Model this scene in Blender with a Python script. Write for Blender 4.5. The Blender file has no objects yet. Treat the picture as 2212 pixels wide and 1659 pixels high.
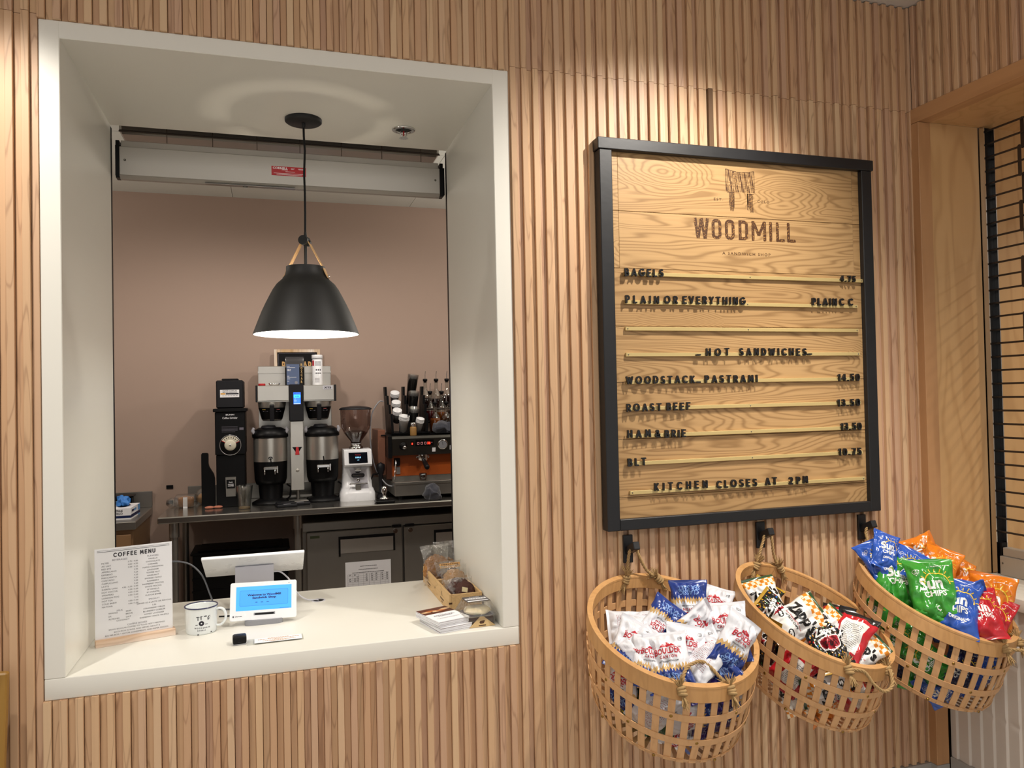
import bpy, bmesh, math, random
from mathutils import Vector, Matrix, noise as mnoise

scn = bpy.context.scene
COL = scn.collection
PI = math.pi

# ---------------------------------------------------------------- camera
YAW, PITCH, ROLL, FPX = .3021, .0183, -.0207, 1656.2
cam_d = bpy.data.cameras.new('camera')
cam_d.sensor_fit = 'HORIZONTAL'; cam_d.sensor_width = 36.0
cam_d.lens = 36.0 * FPX / 2212.0
cam_d.clip_start = .05; cam_d.clip_end = 60
cam_o = bpy.data.objects.new('camera', cam_d); COL.objects.link(cam_o)
_f = Vector((math.sin(YAW)*math.cos(PITCH), math.cos(YAW)*math.cos(PITCH), math.sin(PITCH)))
_r0 = Vector((math.cos(YAW), -math.sin(YAW), 0)); _u0 = _r0.cross(_f)
_r = math.cos(ROLL)*_r0 + math.sin(ROLL)*_u0
_u = -math.sin(ROLL)*_r0 + math.cos(ROLL)*_u0
_m = Matrix((( _r.x, _u.x, -_f.x, .5843), (_r.y, _u.y, -_f.y, -2.3034), (_r.z, _u.z, -_f.z, 1.5504), (0, 0, 0, 1)))
cam_o.matrix_world = _m
scn.camera = cam_o

# ---------------------------------------------------------------- colour management, world, lights
scn.view_settings.view_transform = 'Standard'
scn.view_settings.look = 'None'
scn.view_settings.gamma = 1.0
scn.view_settings.use_curve_mapping = False
scn.view_settings.exposure = 0.0
try:
    scn.cycles.use_denoising = True
    scn.cycles.max_bounces = 10
    scn.cycles.transparent_max_bounces = 24
    scn.cycles.sample_clamp_indirect = 4.0
except Exception:
    pass
wd = bpy.data.worlds.new('world'); scn.world = wd; wd.use_nodes = True
bg = wd.node_tree.nodes['Background']
bg.inputs[0].default_value = (.99, .95, .91, 1); bg.inputs[1].default_value = .66

def spot(name, loc, target, watts, angle, blend, col=(1, .83, .62), radius=.035):
    d = bpy.data.lights.new(name, 'SPOT'); d.energy = watts; d.spot_size = math.radians(angle); d.spot_blend = blend
    d.color = col; d.shadow_soft_size = radius
    o = bpy.data.objects.new(name, d); COL.objects.link(o); o.location = loc
    o.rotation_euler = (Vector(target)-Vector(loc)).to_track_quat('-Z', 'Y').to_euler()
    return o
def area(name, loc, target, watts, sx, sy, col=(1, .86, .70)):
    d = bpy.data.lights.new(name, 'AREA'); d.energy = watts; d.shape = 'RECTANGLE'; d.size = sx; d.size_y = sy; d.color = col
    o = bpy.data.objects.new(name, d); COL.objects.link(o); o.location = loc
    o.rotation_euler = (Vector(target)-Vector(loc)).to_track_quat('-Z', 'Y').to_euler()
    return o
WARM = (1, .935, .845)
spot('track_spot_sign', (2.10, -.80, 2.93), (1.64, 0, 1.02), 122, 100, .85, WARM)
spot('track_spot_window', (-.35, -.80, 2.93), (-.12, .05, 1.25), 78, 80, .5, WARM)
spot('track_spot_corner', (2.45, -1.05, 2.95), (2.22, -.27, .80), 95, 52, .85, (1, .93, .85))
spot('neighbour_room_spot', (4.5, -.95, 2.80), (3.0, -.1, 1.15), 90, 84, .6, (1, .90, .76), .11)
area('front_room_fill', (.9, -2.9, 2.97), (.9, -2.2, 0), 55, 2.6, 1.4, (1, .96, .92))  # unseen broad fill added to soften shade on the slats, no real fixture
spot('kitchen_downlight_a', (.15, 1.75, 2.93), (.2, 2.9, .9), 54, 115, .8, (1, .91, .82), .05)
spot('kitchen_downlight_b', (1.25, 1.75, 2.93), (1.1, 2.9, .9), 42, 115, .8, (1, .91, .82), .05)
def point_fill(name, loc, watts, rad, col=(1, .92, .82)):
    d = bpy.data.lights.new(name, 'POINT'); d.energy = watts; d.color = col; d.shadow_soft_size = rad
    o = bpy.data.objects.new(name, d); COL.objects.link(o); o.location = loc
point_fill('kitchen_fill_right', (2.45, 1.9, 2.40), 32, .09)  # this pair is added out of view to brighten kitchen ceiling and upper wall
point_fill('kitchen_fill_left', (-1.35, 1.9, 2.40), 24, .09)

# ---------------------------------------------------------------- mesh helpers
def S2L(h):
    """'rrggbb' -> linear rgba"""
    out = []
    for i in (0, 2, 4):
        c = int(h[i:i+2], 16)/255
        out.append(c/12.92 if c <= .04045 else ((c+.055)/1.055)**2.4)
    return (*out, 1)

class MB:
    def __init__(s):
        s.v = []; s.f = []; s.m = []; s.s = []; s.uv = None
    def add(s, V, F, mi=0, smooth=False, M=None):
        b = len(s.v)
        s.v += [tuple(M @ Vector(p)) if M is not None else tuple(p) for p in V]
        for q in F:
            s.f.append(tuple(i+b for i in q)); s.m.append(mi); s.s.append(smooth)
        return s
    def box(s, x0, x1, y0, y1, z0, z1, mi=0, bev=0, M=None, seg=1):
        if bev <= 0:
            V = [(x, y, z) for x in (x0, x1) for y in (y0, y1) for z in (z0, z1)]
            F = [(0, 1, 3, 2), (4, 6, 7, 5), (0, 4, 5, 1), (2, 3, 7, 6), (0, 2, 6, 4), (1, 5, 7, 3)]
            return s.add(V, F, mi, False, M)
        bm = bmesh.new(); bmesh.ops.create_cube(bm, size=1)
        for v in bm.verts:
            v.co = ((x0+x1)/2+v.co.x*(x1-x0), (y0+y1)/2+v.co.y*(y1-y0), (z0+z1)/2+v.co.z*(z1-z0))
        bmesh.ops.bevel(bm, geom=bm.edges[:], offset=bev, segments=seg, profile=.5, affect='EDGES')
        s.bm(bm, mi, seg > 1, M); return s
    def bm(s, bm, mi=0, smooth=False, M=None):
        bm.verts.index_update()
        s.add([v.co[:] for v in bm.verts], [[v.index for v in f.verts] for f in bm.faces], mi, smooth, M); bm.free()
    def cyl(s, p0, p1, r0, r1=None, n=20, mi=0, smooth=True, caps=True, M=None):
        r1 = r0 if r1 is None else r1
        p0 = Vector(p0); p1 = Vector(p1); a = (p1-p0).normalized()
        u = a.orthogonal().normalized(); w = a.cross(u)
        V = []
        for p, r in ((p0, r0), (p1, r1)):
            for i in range(n):
                t = 2*PI*i/n; V.append(p+r*(math.cos(t)*u+math.sin(t)*w))
        s.add(V, [(i, (i+1) % n, n+(i+1) % n, n+i) for i in range(n)], mi, smooth, M)
        if caps:
            s.add(V[:n], [tuple(range(n-1, -1, -1))], mi, False, M); s.add(V[n:], [tuple(range(n))], mi, False, M)
        return s
    def lathe(s, prof, n=40, c=(0, 0, 0), mi=0, smooth=True, M=None, sx=1, sy=1, closed=False):
        V = []; k = len(prof)
        for r, z in prof:
            for i in range(n):
                t = 2*PI*i/n; V.append((c[0]+sx*r*math.cos(t), c[1]+sy*r*math.sin(t), c[2]+z))
        F = []
        for j in range(k if closed else k-1):
            j2 = (j+1) % k
            for i in range(n):
                F.append((j*n+i, j*n+(i+1) % n, j2*n+(i+1) % n, j2*n+i))
        return s.add(V, F, mi, smooth, M)
    def tube(s, path, r, n=10, mi=0, closed=False, caps=True, M=None, smooth=True, flat=None):
        P = [Vector(p) for p in path]; k = len(P); V = []
        prev = None
        for i in range(k):
            a = (P[(i+1) % k]-P[i-1]) if closed else (P[min(i+1, k-1)]-P[max(i-1, 0)])
            a = a.normalized() if a.length > 1e-9 else Vector((0, 0, 1))
            if prev is None:
                u = a.orthogonal().normalized()
            else:
                u = prev-a*prev.dot(a)
                u = u.normalized() if u.length > 1e-6 else a.orthogonal().normalized()
            prev = u; w = a.cross(u)
            rr = r[i] if isinstance(r, (list, tuple)) else r
            for j in range(n):
                t = 2*PI*j/n; V.append(P[i]+rr*(math.cos(t)*u+(flat or 1)*math.sin(t)*w))
        F = []
        for i in range(k if closed else k-1):
            i2 = (i+1) % k
            for j in range(n):
                F.append((i*n+j, i*n+(j+1) % n, i2*n+(j+1) % n, i2*n+j))
        s.add(V, F, mi, smooth, M)
        if caps and not closed:
            s.add(V[:n], [tuple(range(n-1, -1, -1))], mi, False, M); s.add(V[-n:], [tuple(range(n))], mi, False, M)
        return s
    def prism(s, poly, e0, e1, axis='z', mi=0, smooth=False, M=None):
        """poly: 2-D outline (counter-clockwise); extruded along axis from e0 to e1"""
        n = len(poly)
        if axis == 'z': f = lambda p, e: (p[0], p[1], e)
        elif axis == 'y': f = lambda p, e: (p[0], e, p[1])
        else: f = lambda p, e: (e, p[0], p[1])
        V = [f(p, e0) for p in poly]+[f(p, e1) for p in poly]
        F = [tuple(range(n-1, -1, -1)), tuple(range(n, 2*n))]
        s.add(V, F, mi, False, M)
        return s.add(V, [(i, (i+1) % n, n+(i+1) % n, n+i) for i in range(n)], mi, smooth, M)
    def grid(s, fn, nu, nv, mi=0, smooth=True, M=None):
        V = [fn(i/(nu-1), j/(nv-1)) for j in range(nv) for i in range(nu)]
        F = [(j*nu+i, j*nu+i+1, (j+1)*nu+i+1, (j+1)*nu+i) for j in range(nv-1) for i in range(nu-1)]
        return s.add(V, F, mi, smooth, M)
    def sphere(s, c, r, n=16, m=10, mi=0, sx=1, sy=1, sz=1, M=None):
        prof = [(max(r*math.sin(PI*i/m), 1e-4), -r*sz*math.cos(PI*i/m)) for i in range(m+1)]
        return s.lathe(prof, n, c, mi, True, M, sx, sy)
    def mesh(s, name):
        me = bpy.data.meshes.new(name); me.from_pydata(s.v, [], s.f)
        me.polygons.foreach_set('material_index', s.m); me.polygons.foreach_set('use_smooth', s.s)
        me.update(); return me
    def build(s, name, mats, parent=None, loc=None, rot=None):
        me = s.mesh(name)
        for m in (mats if isinstance(mats, (list, tuple)) else [mats]): me.materials.append(m)
        bm = bmesh.new(); bm.from_mesh(me); bmesh.ops.recalc_face_normals(bm, faces=bm.faces[:]); bm.to_mesh(me); bm.free()
        o = bpy.data.objects.new(name, me); COL.objects.link(o)
        if parent is not None: o.parent = parent
        if loc is not None: o.location = loc
        if rot is not None: o.rotation_euler = rot
        return o

def tag(o, label=None, cat=None, group=None, kind=None):
    if label: o['label'] = label
    if cat: o['category'] = cat
    if group: o['group'] = group
    if kind: o['kind'] = kind
    return o
def thing(name, label, cat, loc=(0, 0, 0), rotz=0, group=None):
    o = bpy.data.objects.new(name, None); COL.objects.link(o); o.empty_display_size = .05
    o.location = loc; o.rotation_euler = (0, 0, rotz)
    return tag(o, label, cat, group)
def struct(name, mb, mats, parent=None):
    o = mb.build(name, mats, parent)
    if parent is None: o['kind'] = 'structure'
    return o
def copy_tree(o, parent=None):
    c = o.copy(); COL.objects.link(c)
    if parent is not None: c.parent = parent
    for ch in list(o.children): copy_tree(ch, c)
    return c

# lettering from the built-in font, as flat or extruded geometry
_tc = {}
def text_geo(s, ext=0, bev=0, off=0, space=1.0, res=2):
    k = (s, ext, bev, off, space, res)
    if k not in _tc:
        cu = bpy.data.curves.new('lettering', 'FONT'); cu.body = s; cu.extrude = ext; cu.bevel_depth = bev; cu.offset = off
        cu.space_character = space; cu.resolution_u = res; cu.bevel_resolution = 1
        ob = bpy.data.objects.new('lettering', cu); me = ob.to_mesh()
        _tc[k] = ([tuple(v.co) for v in me.vertices], [tuple(p.vertices) for p in me.polygons])
        ob.to_mesh_clear(); bpy.data.objects.remove(ob); bpy.data.curves.remove(cu)
    return _tc[k]
CAP = .691
def text2d(s, h, align='C', w=None, off=0, space=1.0, sx=1.0, res=2):
    """flat letters, baseline at y=0, capital height h; returns V (x,y), F"""
    V, F = text_geo(s, 0, 0, off, space, res)
    if not V: return [], []
    k = h/CAP; x0 = min(p[0] for p in V); x1 = max(p[0] for p in V)
    kx = k*sx if w is None else w/max(x1-x0, 1e-6)
    a = {'L': x0, 'C': (x0+x1)/2, 'R': x1}[align]
    return [((p[0]-a)*kx, p[1]*k) for p in V], F
def put_text(mb, s, M, h, align='C', w=None, off=0, space=1.0, mi=0, sx=1.0, res=2):
    """letters on the local xy plane of M"""
    V, F = text2d(s, h, align, w, off, space, sx, res)
    mb.add([(x, y, 0) for x, y in V], F, mi, False, M)
def plane_M(origin, xdir, ydir):
    x = Vector(xdir).normalized(); y = Vector(ydir); y = (y-x*y.dot(x)).normalized(); z = x.cross(y)
    return Matrix(((x.x, y.x, z.x, origin[0]), (x.y, y.y, z.y, origin[1]), (x.z, y.z, z.z, origin[2]), (0, 0, 0, 1)))
def quad(mb, M, x0, x1, y0, y1, mi=0):
    mb.add([(x0, y0, 0), (x1, y0, 0), (x1, y1, 0), (x0, y1, 0)], [(0, 1, 2, 3)], mi, False, M)
def front(x, y, z):            # a sheet that faces the room (-y), x right, z up
    return plane_M((x, y, z), (1, 0, 0), (0, 0, 1))

# rounded stroke letters: centre lines in a unit-high box, drawn as capsules
def _arc(cx, cy, rx, ry, a0, a1, n=12): return [(cx+rx*math.cos(math.radians(a0+(a1-a0)*i/n)), cy+ry*math.sin(math.radians(a0+(a1-a0)*i/n))) for i in range(n+1)]
SF = {
 'A': (.80, [[(0, 0), (.40, 1), (.80, 0)], [(.15, .30), (.65, .30)]]), 'B': (.62, [[(0, 0), (0, 1), (.30, 1)]+_arc(.30, .76, .24, .24, 90, -90)+[(0, .52)], [(0, .52), (.32, .52)]+_arc(.34, .26, .28, .26, 90, -90)+[(0, 0)]]),
 'C': (.76, [_arc(.45, .5, .45, .5, 48, 312, 20)]), 'D': (.72, [[(0, 0), (0, 1), (.24, 1)]+_arc(.24, .5, .48, .5, 90, -90, 16)+[(0, 0)]]), 'E': (.54, [[(.54, 1), (0, 1), (0, 0), (.54, 0)], [(0, .52), (.46, .52)]]),
 'F': (.52, [[(.52, 1), (0, 1), (0, 0)], [(0, .50), (.44, .50)]]), 'G': (.84, [_arc(.46, .5, .46, .5, 48, 360, 22)+[(.92, .46), (.56, .46)]]), 'H': (.68, [[(0, 0), (0, 1)], [(.68, 0), (.68, 1)], [(0, .5), (.68, .5)]]), 'I': (.0, [[(0, 0), (0, 1)]]),
 'K': (.60, [[(0, 0), (0, 1)], [(.58, 1), (.02, .46)], [(.18, .58), (.60, 0)]]), 'L': (.48, [[(0, 1), (0, 0), (.48, 0)]]), 'M': (.84, [[(0, 0), (.08, 1), (.42, .22), (.76, 1), (.84, 0)]]), 'N': (.68, [[(0, 0), (0, 1), (.68, 0), (.68, 1)]]),
 'O': (.96, [_arc(.48, .5, .48, .5, 0, 360, 28)]), 'P': (.58, [[(0, 0), (0, 1), (.30, 1)]+_arc(.30, .72, .28, .28, 90, -90)+[(0, .44)]]), 'R': (.60, [[(0, 0), (0, 1), (.30, 1)]+_arc(.30, .73, .27, .27, 90, -90)+[(0, .46)], [(.28, .46), (.60, 0)]]),
 'S': (.58, [_arc(.29, .745, .255, .255, 40, 270, 12)[:-1]+_arc(.29, .255, .29, .255, 90, -140, 12)]), 'T': (.66, [[(0, 1), (.66, 1)], [(.33, 1), (.33, 0)]]), 'U': (.64, [[(0, 1), (0, .32)]+_arc(.32, .32, .32, .32, 180, 360, 12)+[(.64, 1)]]), 'V': (.76, [[(0, 1), (.38, 0), (.76, 1)]]),
 'W': (1.12, [[(0, 1), (.29, 0), (.56, .92), (.83, 0), (1.12, 1)]]), 'Y': (.66, [[(0, 1), (.33, .46), (.66, 1)], [(.33, .46), (.33, 0)]]), '&': (.74, [[(.74, 0), (.20, .66)]+_arc(.32, .80, .17, .19, 215, -40, 12)+[(.12, .44)]+_arc(.26, .24, .26, .24, 120, 330, 12)+[(.70, .42)]]),
 '0': (.64, [_arc(.32, .5, .32, .5, 0, 360, 26)]), '1': (.26, [[(0, .80), (.26, 1), (.26, 0)]]), '2': (.56, [_arc(.28, .72, .27, .28, 165, -35, 12)+[(0, 0), (.56, 0)]]), '3': (.54, [_arc(.25, .75, .25, .25, 140, -90, 12), _arc(.25, .26, .28, .26, 90, -145, 12), [(.16, .50), (.27, .50)]]),
 '4': (.64, [[(.50, 0), (.50, 1), (0, .30), (.64, .30)]]), '5': (.54, [[(.50, 1), (.08, 1), (.04, .56)]+_arc(.25, .32, .29, .32, 120, -140, 14)]), '7': (.56, [[(0, 1), (.56, 1), (.16, 0)]]), '.': (.0, [[(0, .0), (0, .01)]]), '-': (.72, [[(0, .42), (.72, .42)]])}
def stroke_letter(ch, h, th):
    """list of convex outlines (x, y) for one letter, left edge at x=0; returns outlines and width"""
    w, lines = SF[ch]; s = h-th; r = th/2; out = []
    for L in lines:
        for a, b in zip(L[:-1], L[1:]):
            a = Vector((a[0]*s*.86+r, a[1]*s+r)); b = Vector((b[0]*s*.86+r, b[1]*s+r)); d = b-a
            if d.length < 1e-6: d = Vector((1e-6, 0))
            an = math.atan2(d.y, d.x); k = 6
            out.append([(b.x+r*math.cos(an-PI/2+PI*i/k), b.y+r*math.sin(an-PI/2+PI*i/k)) for i in range(k+1)]+[(a.x+r*math.cos(an+PI/2+PI*i/k), a.y+r*math.sin(an+PI/2+PI*i/k)) for i in range(k+1)])
    return out, w*s*.86+th
def stroke_text(mb, text, M, h, th, x0, x1, mi=0):
    gl = [stroke_letter(c, h, th) if c != ' ' else ([], h*.22) for c in text]; tot = sum(g[1] for g in gl); gap = (x1-x0-tot)/max(len(text)-1, 1); x = x0; n = 0
    for o, w in gl:
        for P in o: mb.add([(x+px_, py_, .000008*n) for px_, py_ in P], [tuple(range(len(P)))], mi, False, M); n = (n+1) % 9
        x += w+gap

def smooth_path(pts, n=8):
    P = [Vector(p) for p in pts]; out = []
    for i in range(len(P)-1):
        p0 = P[max(i-1, 0)]; p1 = P[i]; p2 = P[i+1]; p3 = P[min(i+2, len(P)-1)]
        for k in range(n):
            s = k/n; out.append(.5*((2*p1)+(-p0+p2)*s+(2*p0-5*p1+4*p2-p3)*s*s+(-p0+3*p1-3*p2+p3)*s**3))
    return out+[P[-1]]

# ---------------------------------------------------------------- materials
def _nt(name):
    m = bpy.data.materials.new(name); m.use_nodes = True
    t = m.node_tree; return m, t, t.nodes['Principled BSDF']
def N(t, typ, **kw):
    n = t.nodes.new(typ)
    for k, v in kw.items():
        if k.startswith('_'): setattr(n, k[1:], v)
        else: n.inputs[k.replace('__', ' ')].default_value = v
    return n
def ramp(t, stops, interp='LINEAR'):
    n = t.nodes.new('ShaderNodeValToRGB'); cr = n.color_ramp; cr.interpolation = interp
    while len(cr.elements) < len(stops): cr.elements.new(.5)
    for e, (p, c) in zip(cr.elements, stops):
        e.position = p; e.color = S2L(c) if isinstance(c, str) else c
    return n
def mixc(t, fac, a, b, mode='MIX'):
    n = t.nodes.new('ShaderNodeMix'); n.data_type = 'RGBA'; n.blend_type = mode
    for sock, v in ((n.inputs[0], fac), (n.inputs[6], a), (n.inputs[7], b)):
        if hasattr(v, 'is_output'): t.links.new(v, sock)
        elif isinstance(v, str): sock.default_value = S2L(v)
        else: sock.default_value = v
    return n.outputs[2]
def math_n(t, op, a, b=None, c=None):
    n = t.nodes.new('ShaderNodeMath'); n.operation = op
    for i, v in enumerate((a, b, c)):
        if v is None: continue
        if hasattr(v, 'is_output'): t.links.new(v, n.inputs[i])
        else: n.inputs[i].default_value = v
    return n.outputs[0]
def coords(t, scale=(1, 1, 1), src='Object'):
    tc = N(t, 'ShaderNodeTexCoord'); mp = N(t, 'ShaderNodeMapping'); mp.inputs['Scale'].default_value = scale
    t.links.new(tc.outputs[src], mp.inputs['Vector']); return mp.outputs['Vector']
def plain(name, col, rough=.5, metal=0.0, var=.06, vs=14.0, spec=.5, bump=0.0, bs=200.0, coat=0.0, aniso=None, sheen=0.0):
    """painted / plastic / metal: base colour with faint procedural variation"""
    m, t, b = _nt(name)
    v = coords(t)
    no = N(t, 'ShaderNodeTexNoise', Scale=vs, Detail=4.0); t.links.new(v, no.inputs['Vector'])
    c = S2L(col)
    lo = tuple(max(0, x*(1-var)) for x in c[:3])+(1,); hi = tuple(min(1, x*(1+var)) for x in c[:3])+(1,)
    t.links.new(mixc(t, no.outputs['Fac'], lo, hi), b.inputs['Base Color'])
    b.inputs['Metallic'].default_value = metal; b.inputs['Specular IOR Level'].default_value = spec
    b.inputs['Coat Weight'].default_value = coat; b.inputs['Coat Roughness'].default_value = .08
    if sheen: b.inputs['Sheen Weight'].default_value = sheen
    if aniso:
        v2 = coords(t, aniso); n2 = N(t, 'ShaderNodeTexNoise', Scale=60.0, Detail=3.0); t.links.new(v2, n2.inputs['Vector'])
        t.links.new(math_n(t, 'MULTIPLY_ADD', n2.outputs['Fac'], .08, rough-.04), b.inputs['Roughness'])
    else:
        t.links.new(math_n(t, 'MULTIPLY_ADD', no.outputs['Fac'], .08, rough-.04), b.inputs['Roughness'])
    if bump:
        n3 = N(t, 'ShaderNodeTexNoise', Scale=bs, Detail=3.0); t.links.new(v, n3.inputs['Vector'])
        bp = N(t, 'ShaderNodeBump', Strength=bump, Distance=.002); t.links.new(n3.outputs['Fac'], bp.inputs['Height'])
        t.links.new(bp.outputs['Normal'], b.inputs['Normal'])
    return m
def wood(name, cols, grain='z', dark='6b4a2c', streak=.35, rings=7.0, island=True, rough=.48, warp=(1.6, 7.0), fine=.25, knots=False, sharp=3.0):
    """cols: palette picked per board; grain axis; contour lines of a stretched noise make the figure"""
    m, t, b = _nt(name)
    a, c = warp
    sc = {'x': (a, c, c), 'y': (c, a, c), 'z': (c, c, a)}[grain]
    v = coords(t, sc)
    if island:
        g = N(t, 'ShaderNodeNewGeometry'); off = N(t, 'ShaderNodeVectorMath', _operation='SCALE'); cx = N(t, 'ShaderNodeCombineXYZ')
        for i in range(3): t.links.new(g.outputs['Random Per Island'], cx.inputs[i])
        t.links.new(cx.outputs[0], off.inputs[0]); off.inputs['Scale'].default_value = 83.0
        ad = N(t, 'ShaderNodeVectorMath', _operation='ADD'); t.links.new(v, ad.inputs[0]); t.links.new(off.outputs[0], ad.inputs[1]); v = ad.outputs[0]
    n1 = N(t, 'ShaderNodeTexNoise', Scale=1.0, Detail=2.5, Roughness=.45); t.links.new(v, n1.inputs['Vector'])
    fld = n1.outputs['Fac']; core = None
    if knots:
        mk = N(t, 'ShaderNodeVectorMath', _operation='MULTIPLY'); t.links.new(v, mk.inputs[0]); mk.inputs[1].default_value = (2.6, .62, .62)
        vo = N(t, 'ShaderNodeTexVoronoi', Scale=1.0); t.links.new(mk.outputs[0], vo.inputs['Vector'])
        sc_ = N(t, 'ShaderNodeSeparateColor'); t.links.new(vo.outputs['Color'], sc_.inputs[0])
        on = math_n(t, 'GREATER_THAN', sc_.outputs[0], .52)
        near = math_n(t, 'MAXIMUM', math_n(t, 'SUBTRACT', .42, vo.outputs['Distance']), 0.0)
        fld = math_n(t, 'ADD', fld, math_n(t, 'MULTIPLY', math_n(t, 'MULTIPLY', near, on), .62))
        core = math_n(t, 'MULTIPLY', on, math_n(t, 'LESS_THAN', math_n(t, 'ADD', vo.outputs['Distance'], math_n(t, 'MULTIPLY', n1.outputs['Fac'], .05)), .062))
    s = math_n(t, 'SINE', math_n(t, 'MULTIPLY', fld, rings*2*PI))
    line = math_n(t, 'POWER', math_n(t, 'MULTIPLY_ADD', s, .5, .5), sharp)
    sc2 = {'x': (3, 170, 170), 'y': (170, 3, 170), 'z': (170, 170, 3)}[grain]
    n2 = N(t, 'ShaderNodeTexNoise', Scale=1.0, Detail=2.0); t.links.new(coords(t, sc2), n2.inputs['Vector'])
    n3 = N(t, 'ShaderNodeTexNoise', Scale=.55, Detail=1.0); t.links.new(v, n3.inputs['Vector'])
    k = len(cols)
    if island:
        rp = ramp(t, [(i/max(k-1, 1), cc) for i, cc in enumerate(cols)]); t.links.new(g.outputs['Random Per Island'], rp.inputs[0])
    else:
        rp = ramp(t, [(.3+.4*i/max(k-1, 1), cc) for i, cc in enumerate(cols)]); t.links.new(n3.outputs['Fac'], rp.inputs[0])
    col = mixc(t, math_n(t, 'MULTIPLY', line, streak), rp.outputs[0], dark)
    col = mixc(t, math_n(t, 'MULTIPLY', n2.outputs['Fac'], fine), col, mixc(t, .5, col, dark))
    if core is not None: col = mixc(t, math_n(t, 'MULTIPLY', core, .75), col, '3a2616')
    t.links.new(col, b.inputs['Base Color'])
    b.inputs['Roughness'].default_value = rough; b.inputs['Specular IOR Level'].default_value = .4
    bp = N(t, 'ShaderNodeBump', Strength=.12, Distance=.001); t.links.new(n2.outputs['Fac'], bp.inputs['Height']); t.links.new(bp.outputs['Normal'], b.inputs['Normal'])
    return m
def glow(name, col, strength):
    m, t, b = _nt(name)
    b.inputs['Base Color'].default_value = S2L(col); b.inputs['Emission Color'].default_value = S2L(col)
    b.inputs['Emission Strength'].default_value = strength; b.inputs['Roughness'].default_value = .3
    return m
def film(name, tint='ffffff', rough=.06, base=.04, edge=.55, bump=0.0, bs=60.0):
    """thin clear plastic: see-through with a glossy skin"""
    m = bpy.data.materials.new(name); m.use_nodes = True; t = m.node_tree; t.nodes.clear()
    out = N(t, 'ShaderNodeOutputMaterial'); mx = N(t, 'ShaderNodeMixShader'); tr = N(t, 'ShaderNodeBsdfTransparent'); gl = N(t, 'ShaderNodeBsdfGlossy')
    tr.inputs[0].default_value = S2L(tint); gl.inputs['Roughness'].default_value = rough
    lw = N(t, 'ShaderNodeLayerWeight', Blend=.35)
    fac = math_n(t, 'MULTIPLY_ADD', lw.outputs['Facing'], edge, base)
    t.links.new(fac, mx.inputs[0]); t.links.new(tr.outputs[0], mx.inputs[1]); t.links.new(gl.outputs[0], mx.inputs[2]); t.links.new(mx.outputs[0], out.inputs[0])
    if bump:
        n = N(t, 'ShaderNodeTexNoise', Scale=bs, Detail=4.0); t.links.new(coords(t), n.inputs['Vector'])
        bp = N(t, 'ShaderNodeBump', Strength=bump, Distance=.01); t.links.new(n.outputs['Fac'], bp.inputs['Height'])
        t.links.new(bp.outputs['Normal'], gl.inputs['Normal'])
    return m

MAPLE = wood('slat_maple', ['d1a983', 'd7b38c', 'c9a07d', 'dab892', 'cea884', 'c9a387', 'dcbc96'], 'z', '7c5238', .36, 8.0, True, .45, (1.3, 14.0), .24, False, 26.0)
DARKSLAT = wood('dark_streaked_slat', ['7a5a3a', '6d4f33'], 'z', '2c1c10', .6, 5.0, True, .45, (1.0, 20.0), .5)
MAPLE_TRIM = wood('trim_maple', ['b98a5e', 'c4966a'], 'z', '8a5f3a', .25, 5.0, False, .4, (1.0, 9.0), .25)
MAPLE_TRIM_Y = wood('trim_maple_header', ['b98a5e', 'c4966a'], 'y', '8a5f3a', .25, 5.0, False, .4, (1.0, 9.0), .25)
PLY = wood('panel_maple', ['d2aa78', 'cba06e'], 'z', 'a87b4a', .34, 8.0, False, .38, (1.1, 6.0), .2)
OAK = wood('sign_oak', ['bf9a6a', 'c4a070', 'b79263', 'c19c6c'], 'x', '62401c', .46, 30.0, True, .42, (.85, 8.0), .62, True)
BASKETWOOD = wood('basket_wood', ['cc9d6c', 'd6a878', 'c39464'], 'z', '94683c', .16, 4.0, True, .42, (6, 30), .2)
RIMWOOD = wood('basket_rim_wood', ['c99860', 'd1a26c'], 'z', '94683c', .18, 4.0, False, .38, (6, 30), .2)
BOXWOOD = wood('pine_box', ['d6b482', 'cfab78'], 'y', 'a17c4a', .28, 12.0, True, .55, (2.5, 26), .2, False, 4.0)
FRAMEWOOD = wood('picture_frame_wood', ['c9a066'], 'z', '94703f', .3, 5.0, False, .5, (3, 30), .2)
GOLDFRAME = wood('gilt_frame', ['ab8440', '9c7434'], 'z', '6d4d1c', .3, 4.0, False, .35, (2, 20), .2)
BEECH = wood('menu_base_beech', ['cfa06c'], 'x', 'a87a48', .3, 6.0, False, .45, (3, 30), .2)
WHITE = plain('solid_surface_white', 'e6e4db', .34, 0, .015, 3)
CEIL = plain('ceiling_white', 'dedad4', .8, 0, .02)
KCEIL = plain('kitchen_ceiling', 'dcdfd8', .8, 0, .02)
PINKWALL = plain('pink_plaster_wall', 'ab9486', .7, 0, .03, 2)
KFLOOR = plain('kitchen_floor', '9c948b', .6, 0, .1)
FLOOR = plain('floor_tile', 'c4beb4', .5, 0, .08)
BASEB = plain('baseboard_grey', 'a29e98', .5, 0, .03)
PADDED = plain('padded_panel', 'd9cfc4', .62, 0, .02, 5, bump=.05, bs=400)
DARKGAP = plain('dark_backing', '4a3526', .8, 0, .1)
BLACKPAINT = plain('black_paint', '17181b', .42, 0, .15, 30, bump=.06, bs=90)
BLACK = plain('black_plastic', '08080a', .42, 0, .1, spec=.22)
MATTEBLACK = plain('matte_black_metal', '0b0b0c', .55, 0, .08)
CHAR = plain('charcoal_plastic', '1b1b1f', .45, 0, .1, spec=.3)
DARKROD = plain('dark_bronze_rod', '4b423b', .38, .6, .1)
STEEL = plain('brushed_steel', 'd2cfc8', .30, .85, .05, 8, aniso=(1, 30, 1))
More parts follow.
